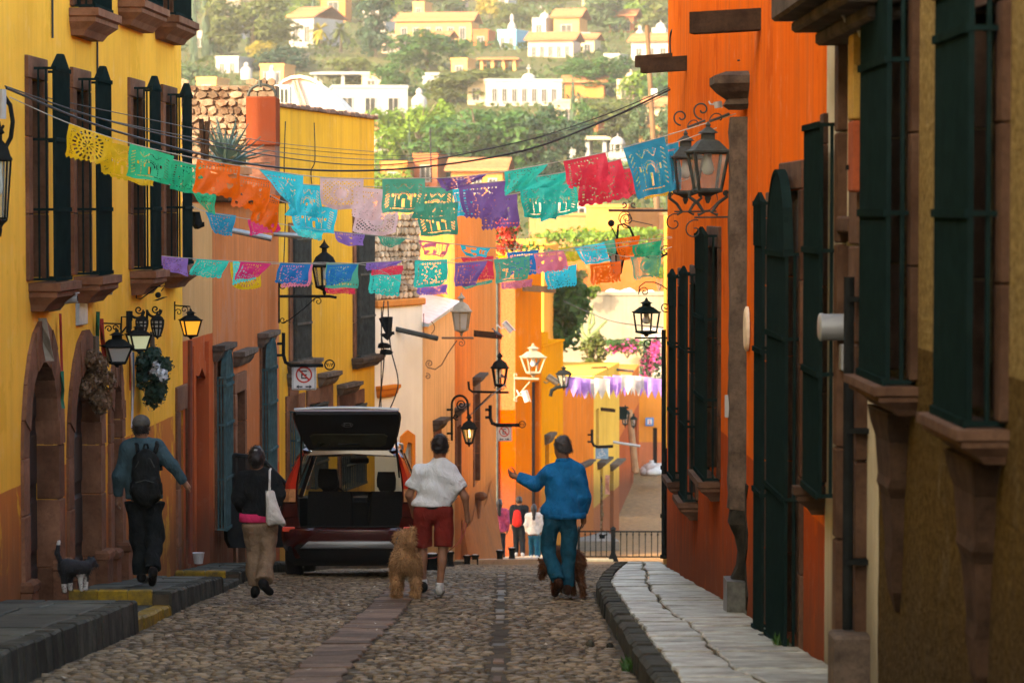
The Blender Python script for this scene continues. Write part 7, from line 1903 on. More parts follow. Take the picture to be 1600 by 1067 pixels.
# purple and white pennant bunting at the bend
x = 884; i = 0
while x < 1030:
    w = 24 if i < 4 else 22; c = 'violet' if (i // 2) % 2 == 0 else 'white'
    y0 = 588+3*math.sin(i*.8); Y = 84+.25*(i % 3)
    a, b_, c_ = P(x, y0, Y), P(x+w, y0+2, Y), None
    V, F = [], []; o = (a+b_)/2; n = 5
    h = 32*M_(Y)
    mb = MB(); nn = 12; prev = None
    for k in range(nn+1):
        u = k/nn; p = a*(1-u)+b_*u-o; dd = h*(.55+.45*abs(((u*2) % 1)*2-1)); wv = .04*math.sin(u*6+i)
        cur = (mb.av(p), mb.av(p+Vector((0, wv, -dd*.5))), mb.av(p+Vector((.05*math.sin(i), wv*2, -dd))))
        if prev:
            for q in range(2): mb.f.append([prev[q], cur[q], cur[q+1], prev[q+1]])
        prev = cur
    ob = mb.build('pennant', PM[c], None, True); ob.location = o
    tag(ob, 'zigzag edged %s pennant above the low fence, %s' % ('purple' if c == 'violet' else 'white', ['leftmost by the hooded lamp', 'second from the left end', 'third from the left end', 'fourth from the left end', 'fifth from the left end', 'sixth from the left end', 'seventh from the left end', 'eighth from the left end', 'ninth from the left end', 'tenth from the left end', 'at the right end'][min(i, 10)]), 'pennant', 'purple and white pennants')
    x += w*.62; i += 1
cordrow('string of the purple and white pennants', [(872,586),(884,587.5),(960,588),(1036,590)], [84]*4)
# ---------------------------------------------------------------- red hatchback with its tailgate open
car_red = simple('car_red_paint', (0.045,0.003,0.003), .22, .2, .1, 3, 0, .5, 0, .8)
car_black = simple('car_black_trim', (0.009,0.010,0.010), .7, 0, .2, 20, 0, .1); car_cloth = simple('car_dark_cloth', (0.011,0.012,0.012), .9, 0, .3, 30, .2, .03)
car_grey = simple('car_silver_trim', (0.36,0.37,0.37), .35, .6, .1); car_glass = glassmat('car_glass', (.42,.48,.46), .16, .03)
lens_red = simple('tail_lens_red', (0.55,0.03,0.012), .12, 0, .15, 8); lens_clear = simple('tail_lens_amber', (0.55,0.25,0.10), .15, 0, .5, 14); rubber = simple('tyre_rubber', (0.014,0.014,0.014), .85, 0, .3, 20, .3)
CX_, CY_ = -2.10, 37.85
car = thing('parked_car', 'dark red family car parked with its tailgate raised and front door open', 'car', (CX_, CY_, gz(CY_)+.0), 0, None, -math.atan(.094))
SEC = [(.74,.24),(.83,.33),(.875,.52),(.888,.78),(.875,1.04),(.80,1.30),(.70,1.56),(.60,1.655)]
def sx(y, k):   # taper in plan
    f = 1-.05*max(0, (y-3.3)/1.1)**1.5-.012*max(0, .35-y)
    return SEC[k][0]*f
ys_ = [.10,.25,.5,.85,1.2,1.7,2.2,2.7,3.1,3.5,3.9,4.2,4.42]
mb = MB()
for sg in (-1, 1):
    rings = []
    for y in ys_:
        top = 1.04 if y < 3.0 else 1.04-.12*((y-3.0)/1.4)
        rings.append([(sg*sx(y, k), y, z if k < 4 else top) for k, (x, z) in enumerate(SEC[:5])])
    mb.loft(rings, closed=False, cap=False)
rings = []
for y in (2.95, 3.3, 3.7, 4.1, 4.35, 4.44):
    z = 1.04-.12*((y-3.0)/1.4); rings.append([(-sx(y,4), y, z), (-.5, y, z+.06), (0, y, z+.075), (.5, y, z+.06), (sx(y,4), y, z)])
mb.loft(rings, closed=False, cap=False)
mb.poly([(-.8,4.44,.3),(.8,4.44,.3),(.8,4.44,.92),(-.8,4.44,.92)])
mb.build('body', car_red, car, True, autosmooth=40)
mb = MB(); rings = []
for y, dz in ((.12,-.03),(.25,.0),(.6,.03),(1.2,.05),(1.8,.045),(2.3,.0),(2.45,-.03)):
    rings.append([(-.615, y, 1.63+dz), (-.56, y, 1.675+dz), (-.3, y, 1.70+dz), (0, y, 1.71+dz), (.3, y, 1.70+dz), (.56, y, 1.675+dz), (.615, y, 1.63+dz), (.55, y, 1.615+dz), (0, y, 1.64+dz), (-.55, y, 1.615+dz)])
mb.loft(rings); mb.build('roof', car_red, car, True, autosmooth=40)
for sg in (-1, 1):
    mb = MB(); mb.tube([(sg*.60,.35,1.70),(sg*.60,.45,1.745),(sg*.60,2.1,1.755),(sg*.60,2.25,1.70)], .018, 6); mb.build('roof_rail', car_grey, car)
    # rear quarter and lamps
    mb = MB()
    out = [(.86,.52),(.888,.78),(.875,1.04),(.80,1.30),(.70,1.56),(.62,1.66),(.55,1.70)]; inn = [(.63,.62),(.675,.80),(.685,1.05),(.655,1.35),(.60,1.57),(.50,1.635),(.50,1.64)]
    for k in range(len(out)-1):
        mb.hexa([(sg*inn[k][0],.02,inn[k][1]),(sg*out[k][0],.10,out[k][1]),(sg*out[k][0],.32,out[k][1]),(sg*inn[k][0],.16,inn[k][1]),
                 (sg*inn[k+1][0],.06,inn[k+1][1]),(sg*out[k+1][0],.16,out[k+1][1]),(sg*out[k+1][0],.36,out[k+1][1]),(sg*inn[k+1][0],.2,inn[k+1][1])])
    mb.build('rear_quarter', car_red, car)
    tl = MB()
    a = [(.70,1.02,.84),(.695,1.22,.835),(.665,1.40,.755),(.63,1.54,.695),(.60,1.615,.645)]
    tl.loft([[(sg*x0,.012+.05*(z-1),z),(sg*(x0+x1)/2,-.012+.05*(z-1),z),(sg*x1,.075+.09*(z-1),z),(sg*x1*.98,.25,z),(sg*x0,.12,z)] for x0, z, x1 in a]); L = tl.build('tail_light', lens_red, car, True, autosmooth=50)
    tl = MB(); tl.loft([[(sg*x0,.008,z),(sg*(x0+x1)/2,-.016,z),(sg*x1,.07,z),(sg*x1*.98,.2,z),(sg*x0,.1,z)] for x0, z, x1 in ((.70,.985,.86),(.70,1.07,.86),(.70,1.15,.845))]); tl.build('turn_lens', lens_clear, L)
    mb = MB(); mb.cb(min(sg*.70,sg*.86), max(sg*.70,sg*.86), -.085, -.02, .60, .665, .01); mb.build('reflector', lens_red, car)
    mb = MB(); mb.poly([(sg*.87,.45,1.05),(sg*.87,2.9,1.05),(sg*.63,2.35,1.62),(sg*.62,.5,1.62)]); mb.build('side_window', car_glass, car)
    mb = MB()
    for y0, y1 in ((1.15,1.15),(2.05,2.0)):
        mb = MB(); mb.hexa([(sg*.868,y0-.05,1.05),(sg*.885,y0-.05,1.05),(sg*.885,y0+.05,1.05),(sg*.868,y0+.05,1.05),(sg*.615,y1-.05,1.64),(sg*.64,y1-.05,1.64),(sg*.64,y1+.05,1.64),(sg*.615,y1+.05,1.64)]); mb.build('window_pillar', car_red, car)
    mb = MB(); mb.hexa([(sg*.82,2.95,1.03),(sg*.88,2.95,1.03),(sg*.88,3.05,1.03),(sg*.82,3.05,1.03),(sg*.57,2.3,1.64),(sg*.63,2.3,1.64),(sg*.63,2.4,1.64),(sg*.57,2.4,1.64)])
    mb.build('window_pillar', car_red, car)
    mb = MB(); mb.bx(min(sg*.66,sg*.80), max(sg*.66,sg*.80), .14, 2.9, .5, 1.03); mb.build('side_trim', car_cloth, car)
    mb = MB(); mb.cb(min(sg*.93,sg*1.13), max(sg*.93,sg*1.13), 2.62, 2.74, 1.02, 1.18, .03)
    if sg > 0: mb.build('wing_mirror', car_red, car)
mb = MB(); mb.poly([(-.80,3.0,1.05),(.80,3.0,1.05),(.58,2.42,1.62),(-.58,2.42,1.62)]); mb.build('windscreen', car_glass, car)
# bumper
mb = MB(); rings = []
for z, o, w in ((.20,.04,.74),(.27,-.02,.80),(.42,-.07,.865),(.55,-.10,.885),(.62,-.10,.885),(.645,-.07,.88),(.655,.06,.86)):
    rings.append([(-w, .30, z), (-w, .10+o*.3, z), (-w*.86, o, z), (-w*.5, o-.035, z), (0, o-.045, z), (w*.5, o-.035, z), (w*.86, o, z), (w, .10+o*.3, z), (w, .30, z)])
mb.loft(rings); mb.build('bumper', car_red, car, True, autosmooth=50)
mb = MB(); rings = []
for z, o, w in ((.16,.05,.72),(.25,-.03,.79),(.40,-.10,.80),(.44,-.12,.74)): rings.append([(-w,.3,z),(-w,.06+o,z),(-w*.7,o-.01,z),(0,o-.045,z),(w*.7,o-.01,z),(w,.06+o,z),(w,.3,z)])
mb.loft(rings); mb.build('lower_bumper', car_black, car, True, autosmooth=50)
mb = MB(); mb.loft([[(-w,.0,z),(-w,o,z),(0,o-.035,z),(w,o,z),(w,.0,z)] for z, o, w in ((.385,-.10,.64),(.392,-.135,.62),(.43,-.148,.58),(.475,-.138,.53),(.485,-.10,.51))]); mb.build('skid_plate', simple('dull_silver_trim', (0.17,0.175,0.17), .4, .5, .1), car, True, autosmooth=60)
mb = MB(); mb.cb(-.62,.62,-.03,.12,.657,.672,.004); mb.build('loading_sill', car_black, car)
# cabin
mb = MB(); mb.bx(-.68,.68,.1,1.25,.60,.66); mb.bx(-.68,.68,1.25,3.0,.32,.38); mb.bx(-.7,.7,3.0,3.05,.3,1.0); mb.build('floor', car_cloth, car)
mb = MB(); mb.cb(-.68,.68,2.55,3.0,.72,1.03,.05); mb.cb(-.13,.13,2.35,2.6,.5,.98,.02); mb.build('dashboard', car_black, car)
def seat(x0, x1, y, z0, z1, heads, nm='seat'):
    mb = MB(); b = .04
    mb.loft([[(x0+b,y,z),(x1-b,y,z),(x1,y+.05,z),(x1,y+.12,z),(x0,y+.12,z),(x0,y+.05,z)] if i in (0, 3) else [(x0,y-.02,z),(x1,y-.02,z),(x1+.01,y+.05,z),(x1+.01,y+.14,z),(x0-.01,y+.14,z),(x0-.01,y+.05,z)] for i, z in enumerate((z0, z0+.1, z1-.08, z1))])
    mb.bx(x0, x1, y+.12, y+.6, z0-.1, z0+.06); s_ = mb.build(nm, car_cloth, car)
    for hx, w, hz in heads:
        mb = MB(); mb.loft([[(hx-w*e,y+.01,z),(hx+w*e,y+.01,z),(hx+w*e,y+.11,z),(hx-w*e,y+.11,z)] for e, z in ((.55,z1+.02),(.95,z1+.06),(1,z1+hz*.6),(.85,z1+hz))]); mb.tube([(hx-.05,y+.06,z1-.05),(hx-.05,y+.06,z1+.08)], .01, 6); mb.tube([(hx+.05,y+.06,z1-.05),(hx+.05,y+.06,z1+.08)], .01, 6); mb.build('headrest', car_cloth, s_)
seat(-.62, -.04, 1.22, .55, 1.12, [(-.36, .135, .30)]); seat(.22, .64, 1.22, .55, 1.12, [(.42, .13, .26)])
seat(-.60, -.14, 1.95, .5, 1.08, [(-.37, .12, .25)]); seat(.14, .60, 1.95, .5, 1.08, [(.40, .12, .25)])
mb = MB(); mb.tube([(-.36+.19*math.cos(a), 2.42+.06*math.sin(a), 1.0+.17*math.sin(a)) for a in [2*math.pi*k/20 for k in range(21)]], .016, 6); mb.build('steering_wheel', car_black, car)
mb = MB(); mb.cb(-.13,.13,2.40,2.44,1.50,1.58,.015); mb.build('rear_view_mirror', car_black, car)
# tailgate, hinged on the roof edge
T0 = Vector((0, .08, 1.70)); ax = Vector((0, -.86, .44)).normalized(); nn_ = Vector((0, ax.z, -ax.y))   # along the gate, and outward (up and forward)
def gp(u, v, d): return T0 + Vector((u, 0, 0)) + ax*v + nn_*d
prof = [(0,.56,.02),(.08,.58,.04),(.30,.63,.055),(.55,.665,.06),(.80,.69,.05),(.92,.685,.035),(.97,.66,.015)]
mb = MB(); mb.loft([[gp(-w, v, -.01), gp(-w*.96, v, d*.7), gp(-w*.5, v, d), gp(0, v, d+.02), gp(w*.5, v, d), gp(w*.96, v, d*.7), gp(w, v, -.01)] for v, w, d in prof]); gate = mb.build('tailgate', car_red, car, True, autosmooth=50)
mb = MB(); mb.tube([gp(u_*.665, .975-.03*u_*u_, .03+.012*(1-u_*u_)) for u_ in [k/8-1 for k in range(17)]], .016, 6); mb.build('edge_glint', car_grey, gate)  # added strip standing for the reflection along the gate's top edge
mb = MB(); mb.loft([[gp(-w*.96, v, -.055), gp(w*.96, v, -.055), gp(w*.985, v, -.012), gp(-w*.985, v, -.012)] for v, w, d in prof[:1]+prof[1:]]); mb.build('inner_trim', car_black, gate)
mb = MB(); mb.loft([[gp(-w, v, -.066), gp(w, v, -.066), gp(w, v, -.0555), gp(-w, v, -.0555)] for v, w in ((.12,.40),(.17,.47),(.40,.50),(.45,.46))]); mb.build('rear_window', simple('dim_car_glass', (0.055,0.058,0.035), .06, 0, .5, 3, 0, .5), gate)
mb = MB()
for k in range(2): mb.tube([gp((-.045 if k else .045)*1.0, .70-.04, -.06), gp((-.035 if k else .035), .70+.04, -.06)], .009, 5)
mb.tube([gp(-.04,.70,-.06), gp(.04,.70,-.06)], .008, 5); mb.tube([gp(.07*math.cos(a), .70+.055*math.sin(a), -.06) for a in [2*math.pi*k/16 for k in range(17)]], .005, 5); mb.build('emblem', simple('dull_emblem', (0.06,0.065,0.07), .4, .5), gate)
mb = MB(); mb.cb(-.14,.14,0,.02,0,.03,.004)
o = mb.build('latch', car_black, gate); o.location = gp(0, .2, -.085)
for sg in (-1, 1):
    mb = MB(); mb.tube([(sg*.64,.06,1.30), gp(sg*.60, .42, -.03)], .011, 6, .018); mb.build('gas_strut', car_black, car)
# wheels
def wheel(x, y):
    w = thing_wheel(x, y)
def thing_wheel(x, y):
    T = Matrix.Translation((x, y, .33)) @ Matrix.Rotation(R(90), 4, 'Y')
    mb = MB(T); mb.lathe([(.22,-.105),(.30,-.11),(.335,-.085),(.345,0),(.335,.085),(.30,.11),(.22,.105)], (0,0,0), 26); w = mb.build('wheel', rubber, car, True, autosmooth=40)
    mb = MB(T)
    mb.lathe([(.215,-.10),(.225,-.108),(.225,.108),(.215,.10)], (0,0,0), 22)
    for k in range(5):
        a = k*1.257; mb.tube([(.03*math.cos(a),.03*math.sin(a),0),(.21*math.cos(a),.21*math.sin(a),0)], .03, 6)
    mb.lathe([(.06,-.06),(.06,.06)], (0,0,0), 10); mb.build('rim', car_grey, w)
for x in (-.77, .77):
    for y in (.92, 3.5): thing_wheel(x, y)
mb = MB(); mb.bx(-.62,.62,.3,4.2,.26,.36); mb.tube([(-.7,.92,.33),(.7,.92,.33)], .05, 8); mb.tube([(.35,.05,.26),(.35,1.2,.28)], .05, 8); mb.build('underbody', car_black, car)
for sg in (-1, 1):
    for y in (.92, 3.5):
        mb = MB(); mb.loft([[(sg*(.885+.006), y+r_*math.cos(a), .33+r_*math.sin(a)) for a in [math.pi*k/12-.12 for k in range(13)]]+[(sg*.70, y+r_*math.cos(a), .33+r_*math.sin(a)) for a in [math.pi*k/12-.12 for k in range(12, -1, -1)]] for r_ in (.365, .40)]); mb.build('wheel_arch', car_black, car)
# open front left door
hx, hy, an = -.885, 2.98, R(62)
T = Matrix.Translation((hx, hy, 0)) @ Matrix.Rotation(-(math.pi/2+math.pi/2-an) if False else 0, 4, 'Z')
dd = Vector((-math.sin(an), -math.cos(an), 0)); dn = Vector((dd.y, -dd.x, 0))
def dp_(l, z, t): return Vector((hx, hy, z)) + dd*l + dn*t
mb = MB(); mb.loft([[dp_(0,z,-.06), dp_(0,z,.06), dp_(L,z,.06), dp_(L,z,-.06)] for z, L in ((.34,1.02),(.45,1.08),(.8,1.10),(1.04,1.08))]); door = mb.build('front_door', car_black, car)
mb = MB(); mb.loft([[dp_(0,z,.062), dp_(0,z,.075), dp_(L,z,.075), dp_(L,z,.062)] for z, L in ((.34,1.02),(.8,1.10),(1.04,1.08))]); mb.build('outer_skin', car_red, door)
mb = MB(); fr_ = [(0,1.04),(.55,1.58),(.95,1.62),(1.06,1.55),(1.08,1.04)]
mb.tube([dp_(l, z, 0) for l, z in fr_], .03, 6); mb.build('window_frame', car_black, door)
mb = MB(); mb.poly([dp_(l, z, 0) for l, z in fr_]); mb.build('window_glass', glassmat('door_glass', (.07,.08,.08), .3, .05), door)
mb = MB(); mb.hexa([dp_(.15,1.02,.08),dp_(.32,1.02,.08),dp_(.30,1.02,.24),dp_(.16,1.02,.24),dp_(.15,1.18,.08),dp_(.32,1.18,.08),dp_(.30,1.16,.24),dp_(.16,1.16,.24)]); mb.build('wing_mirror', car_red, door)
# ---------------------------------------------------------------- people and animals, grown from signed distance fields
def surfnets(fn, lo, hi, h):
    """surface of fn < 0 as quads (naive surface nets)"""
    lo = np.array(lo, float); n = np.maximum(3, np.ceil((np.array(hi)-lo)/h).astype(int)+1)
    ax_ = [lo[i]+h*np.arange(n[i]) for i in range(3)]
    X, Y, Z = np.meshgrid(*ax_, indexing='ij'); S = fn(X, Y, Z)
    ins = S < 0
    c = [(i, j, k) for i in (0, 1) for j in (0, 1) for k in (0, 1)]
    sl = lambda A, o: A[o[0]:A.shape[0]-1+o[0], o[1]:A.shape[1]-1+o[1], o[2]:A.shape[2]-1+o[2]]
    cnt = sum(sl(ins, o).astype(np.int8) for o in c); act = (cnt > 0) & (cnt < 8)
    I, J, K = np.nonzero(act); m = len(I); idx = -np.ones(act.shape, int); idx[I, J, K] = np.arange(m)
    acc = np.zeros((m, 3)); num = np.zeros(m)
    for o in c:
        for d in range(3):
            if o[d]: continue
            p = list(o); p[d] = 1
            a = S[I+o[0], J+o[1], K+o[2]]; b = S[I+p[0], J+p[1], K+p[2]]; cr = (a < 0) != (b < 0)
            t = np.where(cr, a/np.where(cr, a-b, 1), 0); q = np.tile(np.array(o, float), (m, 1)); q[:, d] = t
            acc[cr] += q[cr]; num += cr
    V = lo + h*(np.stack([I, J, K], 1) + acc/num[:, None])
    F = []
    for d in range(3):
        e1, e2 = [(1, 2), (2, 0), (0, 1)][d]
        A = [slice(None)]*3; B = [slice(None)]*3; A[d] = slice(0, -1); B[d] = slice(1, None)
        a, b = ins[tuple(A)], ins[tuple(B)]
        P_ = np.argwhere(a != b)
        P_ = P_[(P_[:, e1] > 0) & (P_[:, e2] > 0) & (P_[:, e1] < n[e1]-1) & (P_[:, e2] < n[e2]-1)]
        u1 = np.zeros(3, int); u1[e1] = 1; u2 = np.zeros(3, int); u2[e2] = 1
        g = lambda off: idx[tuple((P_-off).T)]
        q = np.stack([g(u1+u2), g(u2), g(0*u1), g(u1)], 1)
        fl = a[tuple(P_.T)]; q[~fl] = q[~fl][:, ::-1]; F.append(q)
    F = np.concatenate(F); F = F[(F >= 0).all(1)]
    return V, F
def cap(a, b, ra, rb=None, fy=1.0, flat=0, k=.03):
    return ('c', np.array(a, float), np.array(b, float), ra, ra if rb is None else rb, fy, flat, k)
def ell(c, r, k=.03): return ('e', np.array(c, float), np.array(r, float), k)
def field(prims, cuts=(), wr=0.0, wf=20.0, seed=0.0):
    def fn(X, Y, Z):
        D = None
        for p in prims:
            if p[0] == 'c':
                _, a, b, ra, rb, fy, flat, k = p
                ym = (a[1]+b[1])/2; Yq = (Y-ym)/fy; a2 = a.copy(); b2 = b.copy(); a2[1] = (a[1]-ym)/fy; b2[1] = (b[1]-ym)/fy
                d = b2-a2; L = max(1e-9, float(d.dot(d))); t = ((X-a2[0])*d[0]+(Yq-a2[1])*d[1]+(Z-a2[2])*d[2])/L; tc = np.clip(t, 0, 1)
                q = np.sqrt((X-a2[0]-tc*d[0])**2+(Yq-a2[1]-tc*d[1])**2+(Z-a2[2]-tc*d[2])**2)-(ra+(rb-ra)*tc)
                q = q*min(1, fy)
                if flat: q = np.maximum(q, (t-1)*math.sqrt(L))
            else:
                _, c_, r, k = p
                g = np.sqrt(((X-c_[0])/r[0])**2+((Y-c_[1])/r[1])**2+((Z-c_[2])/r[2])**2); q = (g-1)*min(r)
            if D is None: D = q
            else:
                h = np.clip(.5+.5*(D-q)/k, 0, 1); D = D*(1-h)+q*h-k*h*(1-h)
        if wr:
            D = D + wr*(np.sin(wf*(.8*X+.5*Z)+3*np.sin(wf*.31*Z+seed))*np.sin(wf*.6*(Z-.6*X)+seed*2)+.6*np.sin(wf*1.7*(Z*.8+.7*X+Y)+seed))
        for nx_, ny_, nz_, c0 in cuts: D = np.maximum(D, X*nx_+Y*ny_+Z*nz_-c0)
        return D
    return fn
def bounds(prims, pad=.03):
    lo = np.full(3, 1e9); hi = -lo
    for p in prims:
        if p[0] == 'c':
            r = max(p[3], p[4])+pad; rv = np.array([r, r*max(1, p[5]), r])
            lo = np.minimum(lo, np.minimum(p[1], p[2])-rv); hi = np.maximum(hi, np.maximum(p[1], p[2])+rv)
        else: lo = np.minimum(lo, p[1]-p[2]-pad); hi = np.maximum(hi, p[1]+p[2]+pad)
    return lo, hi
def sdf_obj(name, prims, mat, parent=None, h=.014, cuts=(), wr=0.0, wf=20.0, seed=0.0, extra=None, mats=None, pick=None):
    lo, hi = bounds(prims); V, F = surfnets(field(prims, cuts, wr, wf, seed), lo, hi, h)
    V = V.tolist(); F = F.tolist()
    if extra is not None:
        b = len(V); V += [list(v) for v in extra.v]; F += [[i+b for i in f] for f in extra.f]
    o = rawmesh(name, V, F, mat, parent, True, mats, None)
    if mats and pick:
        o.data.polygons.foreach_set('material_index', [pick(p.center) for p in o.data.polygons])
    return o
skin = simple('skin_tan', (0.24,0.115,0.065), .55, 0, .2, 10); skin_l = simple('skin_light', (0.36,0.20,0.13), .55, 0, .2, 10)
hair_dark = simple('hair_dark', (0.012,0.009,0.008), .5, 0, .4, 40, .3); hair_grey = simple('hair_grey', (0.055,0.05,0.047), .55, 0, .6, 30, .3)
def fingers(mb, wr, d, lat, curl, sc=1.0):
    """four unequal bent fingers and a thumb growing out of the palm"""
    wr, d, lat = Vector(wr), Vector(d).normalized(), Vector(lat).normalized(); pn = Vector(curl).normalized()
    for i, (off, ln) in enumerate(((-.029,.068),(-.010,.078),(.010,.074),(.028,.060))):
        b = wr+d*.075*sc+lat*off*sc; l = ln*sc
        mb.tube([b-d*.02, b+d*l*.42+pn*l*.06, b+d*l*.75+pn*l*.25, b+d*l*.92+pn*l*.52], [.0095*sc,.009*sc,.0085*sc,.006*sc], 6)
    b = wr+d*.03*sc-lat*.026*sc
    mb.tube([b, b-lat*.026*sc+d*.025*sc+pn*.01, b-lat*.034*sc+d*.055*sc+pn*.022, b-lat*.028*sc+d*.075*sc+pn*.03], [.012*sc,.011*sc,.010*sc,.007*sc], 6)
def person(label, cx, fy, Y, J, S, zoff=0.0, group=None):
    """J: joints as (px, py, metres further away); S: clothes and hair"""
    s = FPX/Y; base = P(cx, fy, Y)
    G = {k: np.array(((v[0]-cx)/s, v[2] if len(v) > 2 else 0.0, (fy-v[1])/s)) for k, v in J.items()}
    h = S.get('h', .014); sk = S.get('skin', skin); q = S.get('size', 1.0)
    t = bpy.data.objects.new('person', None)
    hd = G['head']; nk = G['neck']; hy_ = S.get('face', (0, 1))  # facing direction in x-y
    f = np.array((hy_[0], hy_[1], 0.0)); f = f/np.linalg.norm(f); sd = np.array((f[1], -f[0], 0.0))
    A = lambda k: G[k]
    B = [ell(hd, (.074*q, .090*q, .112*q)), ell(hd+f*.025*q-np.array((0,0,.055*q)), (.060*q,.064*q,.070*q), .04),
         cap(hd+f*.088*q+np.array((0,0,.012)), hd+f*.103*q-np.array((0,0,.022)), .010*q, .015*q, k=.012),
         cap(hd+f*.088*q-np.array((0,0,.060*q))-sd*.02, hd+f*.088*q-np.array((0,0,.060*q))+sd*.02, .010*q, k=.008)]
    for e in (-1, 1): B += [ell(hd+sd*e*.078*q-f*.005-np.array((0,0,.01)), (.014*q,.022*q,.032*q), .012)]
    B += [cap(hd-np.array((0,0,.06*q))-f*.012, nk-np.array((0,0,.03)), .060*q, .066*q)]
    hipc = (G['hipL']+G['hipR'])/2
    B += [cap(nk-np.array((0,0,.12*q)), hipc, .11*q, .11*q, .75)]
    ex = MB()
    for e in 'LR':
        sh, el, wr_ = G['sh'+e], G['el'+e], G['wr'+e]; d = (wr_-el); d = d/np.linalg.norm(d)
        B += [cap(nk-np.array((0,0,.06*q)), sh, .05*q, .05*q, k=.05), cap(sh, el, .050*q, .040*q), cap(el, wr_, .041*q, .026*q), cap(wr_, wr_+d*.07*q, .030*q, .033*q, k=.02)]
        lat = S.get('lat'+e, (0, -1, 0)); cu = S.get('curl'+e, (-.4 if e == 'R' else .4, .5, 0))
        fingers(ex, wr_, d, lat, cu, q)
        hp, kn, an_ = G['hip'+e], G['kn'+e], G['an'+e]
        lg = .72 if S['bottom']['leg'] == 'long' else 1.0
        B += [cap(hp, kn, .078*q*lg, .052*q*lg), cap(kn, an_, .050*q*lg, .036*q)]
        if lg == 1.0: B += [ell(kn*.68+an_*.32-np.array((0,.022,0)), (.050*q,.052*q,.10*q), .03)]
        toe = G['toe'+e]; B += [cap(an_-np.array((0,0,.03)), toe, .036*q, .03*q)]
    body = sdf_obj('person', B, sk, None, h*.95, extra=ex)
    body.location = base + Vector((0, 0, zoff)); tag(body, label, 'person', group)
    # eyes
    for e in (-1, 1):
        mb = MB(); mb.ball(hd+sd*e*.031*q+f*.083*q+np.array((0,0,.012)), .011*q, 8, 5); mb.build('eye', simple('eye', (0.25,0.24,0.22), .3), body)
    # upper garment
    T = S['top']; hem = (fy-T['hem'])/s; w = T['w']; fyy = T.get('fy', .62); zs_ = (G['shL'][2]+G['shR'][2])/2
    mid = (nk+hipc)/2; tl = np.array((hipc[0]+T.get('dx', 0), hipc[1], hem+.03)); tu = np.array((nk[0], nk[1], zs_-.17*q))
    U = [cap(tu, tl, w*.86, w, fyy, k=.06), cap(G['shL']-np.array((0,0,.02)), G['shR']-np.array((0,0,.02)), .066*q, k=.08), cap(G['shL']*.45+nk*.55-np.array((0,0,.02)), G['shR']*.45+nk*.55-np.array((0,0,.02)), .06*q, k=.07), ell(nk-np.array((0,0,.015)), (.074*q,.078*q,.048*q), .03), cap(nk-np.array((0,0,.07*q)), G['shL'], .078*q, .06*q, k=.05), cap(nk-np.array((0,0,.07*q)), G['shR'], .078*q, .06*q, k=.05), cap(nk-np.array((0,0,.12*q)), nk-np.array((0,0,.22*q)), .135*q, .14*q, .85, k=.05)]
    for e in 'LR':
        sh, el, wr_ = G['sh'+e], G['el'+e], G['wr'+e]; ar = T.get('arm', (.075, .066, .058))
        if T['sleeve'] == 'short': U += [cap(sh, sh+(el-sh)*.72, ar[0], ar[1]*1.18, flat=1, k=.05)]
        else: U += [cap(sh, el, ar[0], ar[1], k=.05), cap(el, el+(wr_-el)*.97, ar[1], ar[2]*.86, flat=1, k=.035)]
    sdf_obj(T.get('name', 'shirt'), U, T['mat'], body, h, cuts=[(0,0,-1,-hem)], wr=T.get('wr', .006), wf=T.get('wf', 17), seed=cx*.1)
    # lower garment
    Bm = S['bottom']; wa = (fy-Bm['waist'])/s; hw = Bm['w']; r0, r1, r2 = Bm['r']
    Lw = [cap((hipc[0]-hw*.42, hipc[1], hipc[2]), (hipc[0]+hw*.42, hipc[1], hipc[2]), hw*.60, fy=.98, k=.05), cap((hipc[0]-hw*.3, hipc[1], wa-.02), (hipc[0]+hw*.3, hipc[1], wa-.02), hw*.66, fy=.80, k=.05)]
    for e in 'LR':
        hp, kn, an_ = G['hip'+e], G['kn'+e], G['an'+e]
        if Bm['leg'] == 'short': Lw += [cap(hp, hp+(kn-hp)*Bm.get('frac', .96), r0, r1, flat=1, k=.025)]
        else: Lw += [cap(hp, kn, r0, r1, k=.03), cap(kn, kn+(an_-kn)*Bm.get('frac', 1.0), r1, r2, flat=1, k=.03)]
    sdf_obj(Bm.get('name', 'trousers'), Lw, Bm['mat'], body, h, cuts=[(0,0,1,wa)], wr=Bm.get('wr', .005), wf=Bm.get('wf', 16), seed=cx*.2)
    if Bm.get('belt'):
        mb = MB(); mb.loft([[(hipc[0]+(hw*.98)*math.cos(a)*k, hipc[1]+hw*.60*math.sin(a)*k, z) for a in [2*math.pi*i/28 for i in range(28)]] for k, z in ((1.0, wa-.035), (1.02, wa-.03), (1.02, wa+.004), (1.0, wa+.01))]); mb.build('belt', Bm['belt'], body)
    for e in 'LR':
        an_, toe = G['an'+e], G['toe'+e]; dv = toe-an_; hl = an_-np.array((dv[0]*.25, dv[1]*.25, .0)); hl = np.array((an_[0], an_[1], an_[2]-.045))-dv*np.array((.30,.30,.12))
        sm = S['shoe'] if not isinstance(S['shoe'], dict) else S['shoe'][e]
        ct_ = [] if S.get('lift') == e else [(0,0,-1,-(min(hl[2], toe[2])-.038))]
        sdf_obj('shoe', [cap(hl, toe, .045*q, .043*q, k=.02), cap(hl+np.array((0,0,.03)), an_-np.array((0,0,.015)), .046*q, .043*q, k=.03)], sm, body, min(h, .016), cuts=ct_)
        if S.get('sock') is not None: sdf_obj('sock', [cap(an_-np.array((0,0,.01)), an_+np.array((0,0,.06)), .046*q, .047*q, flat=1)], S['sock'], body, min(h, .016))
    H = S['hair']
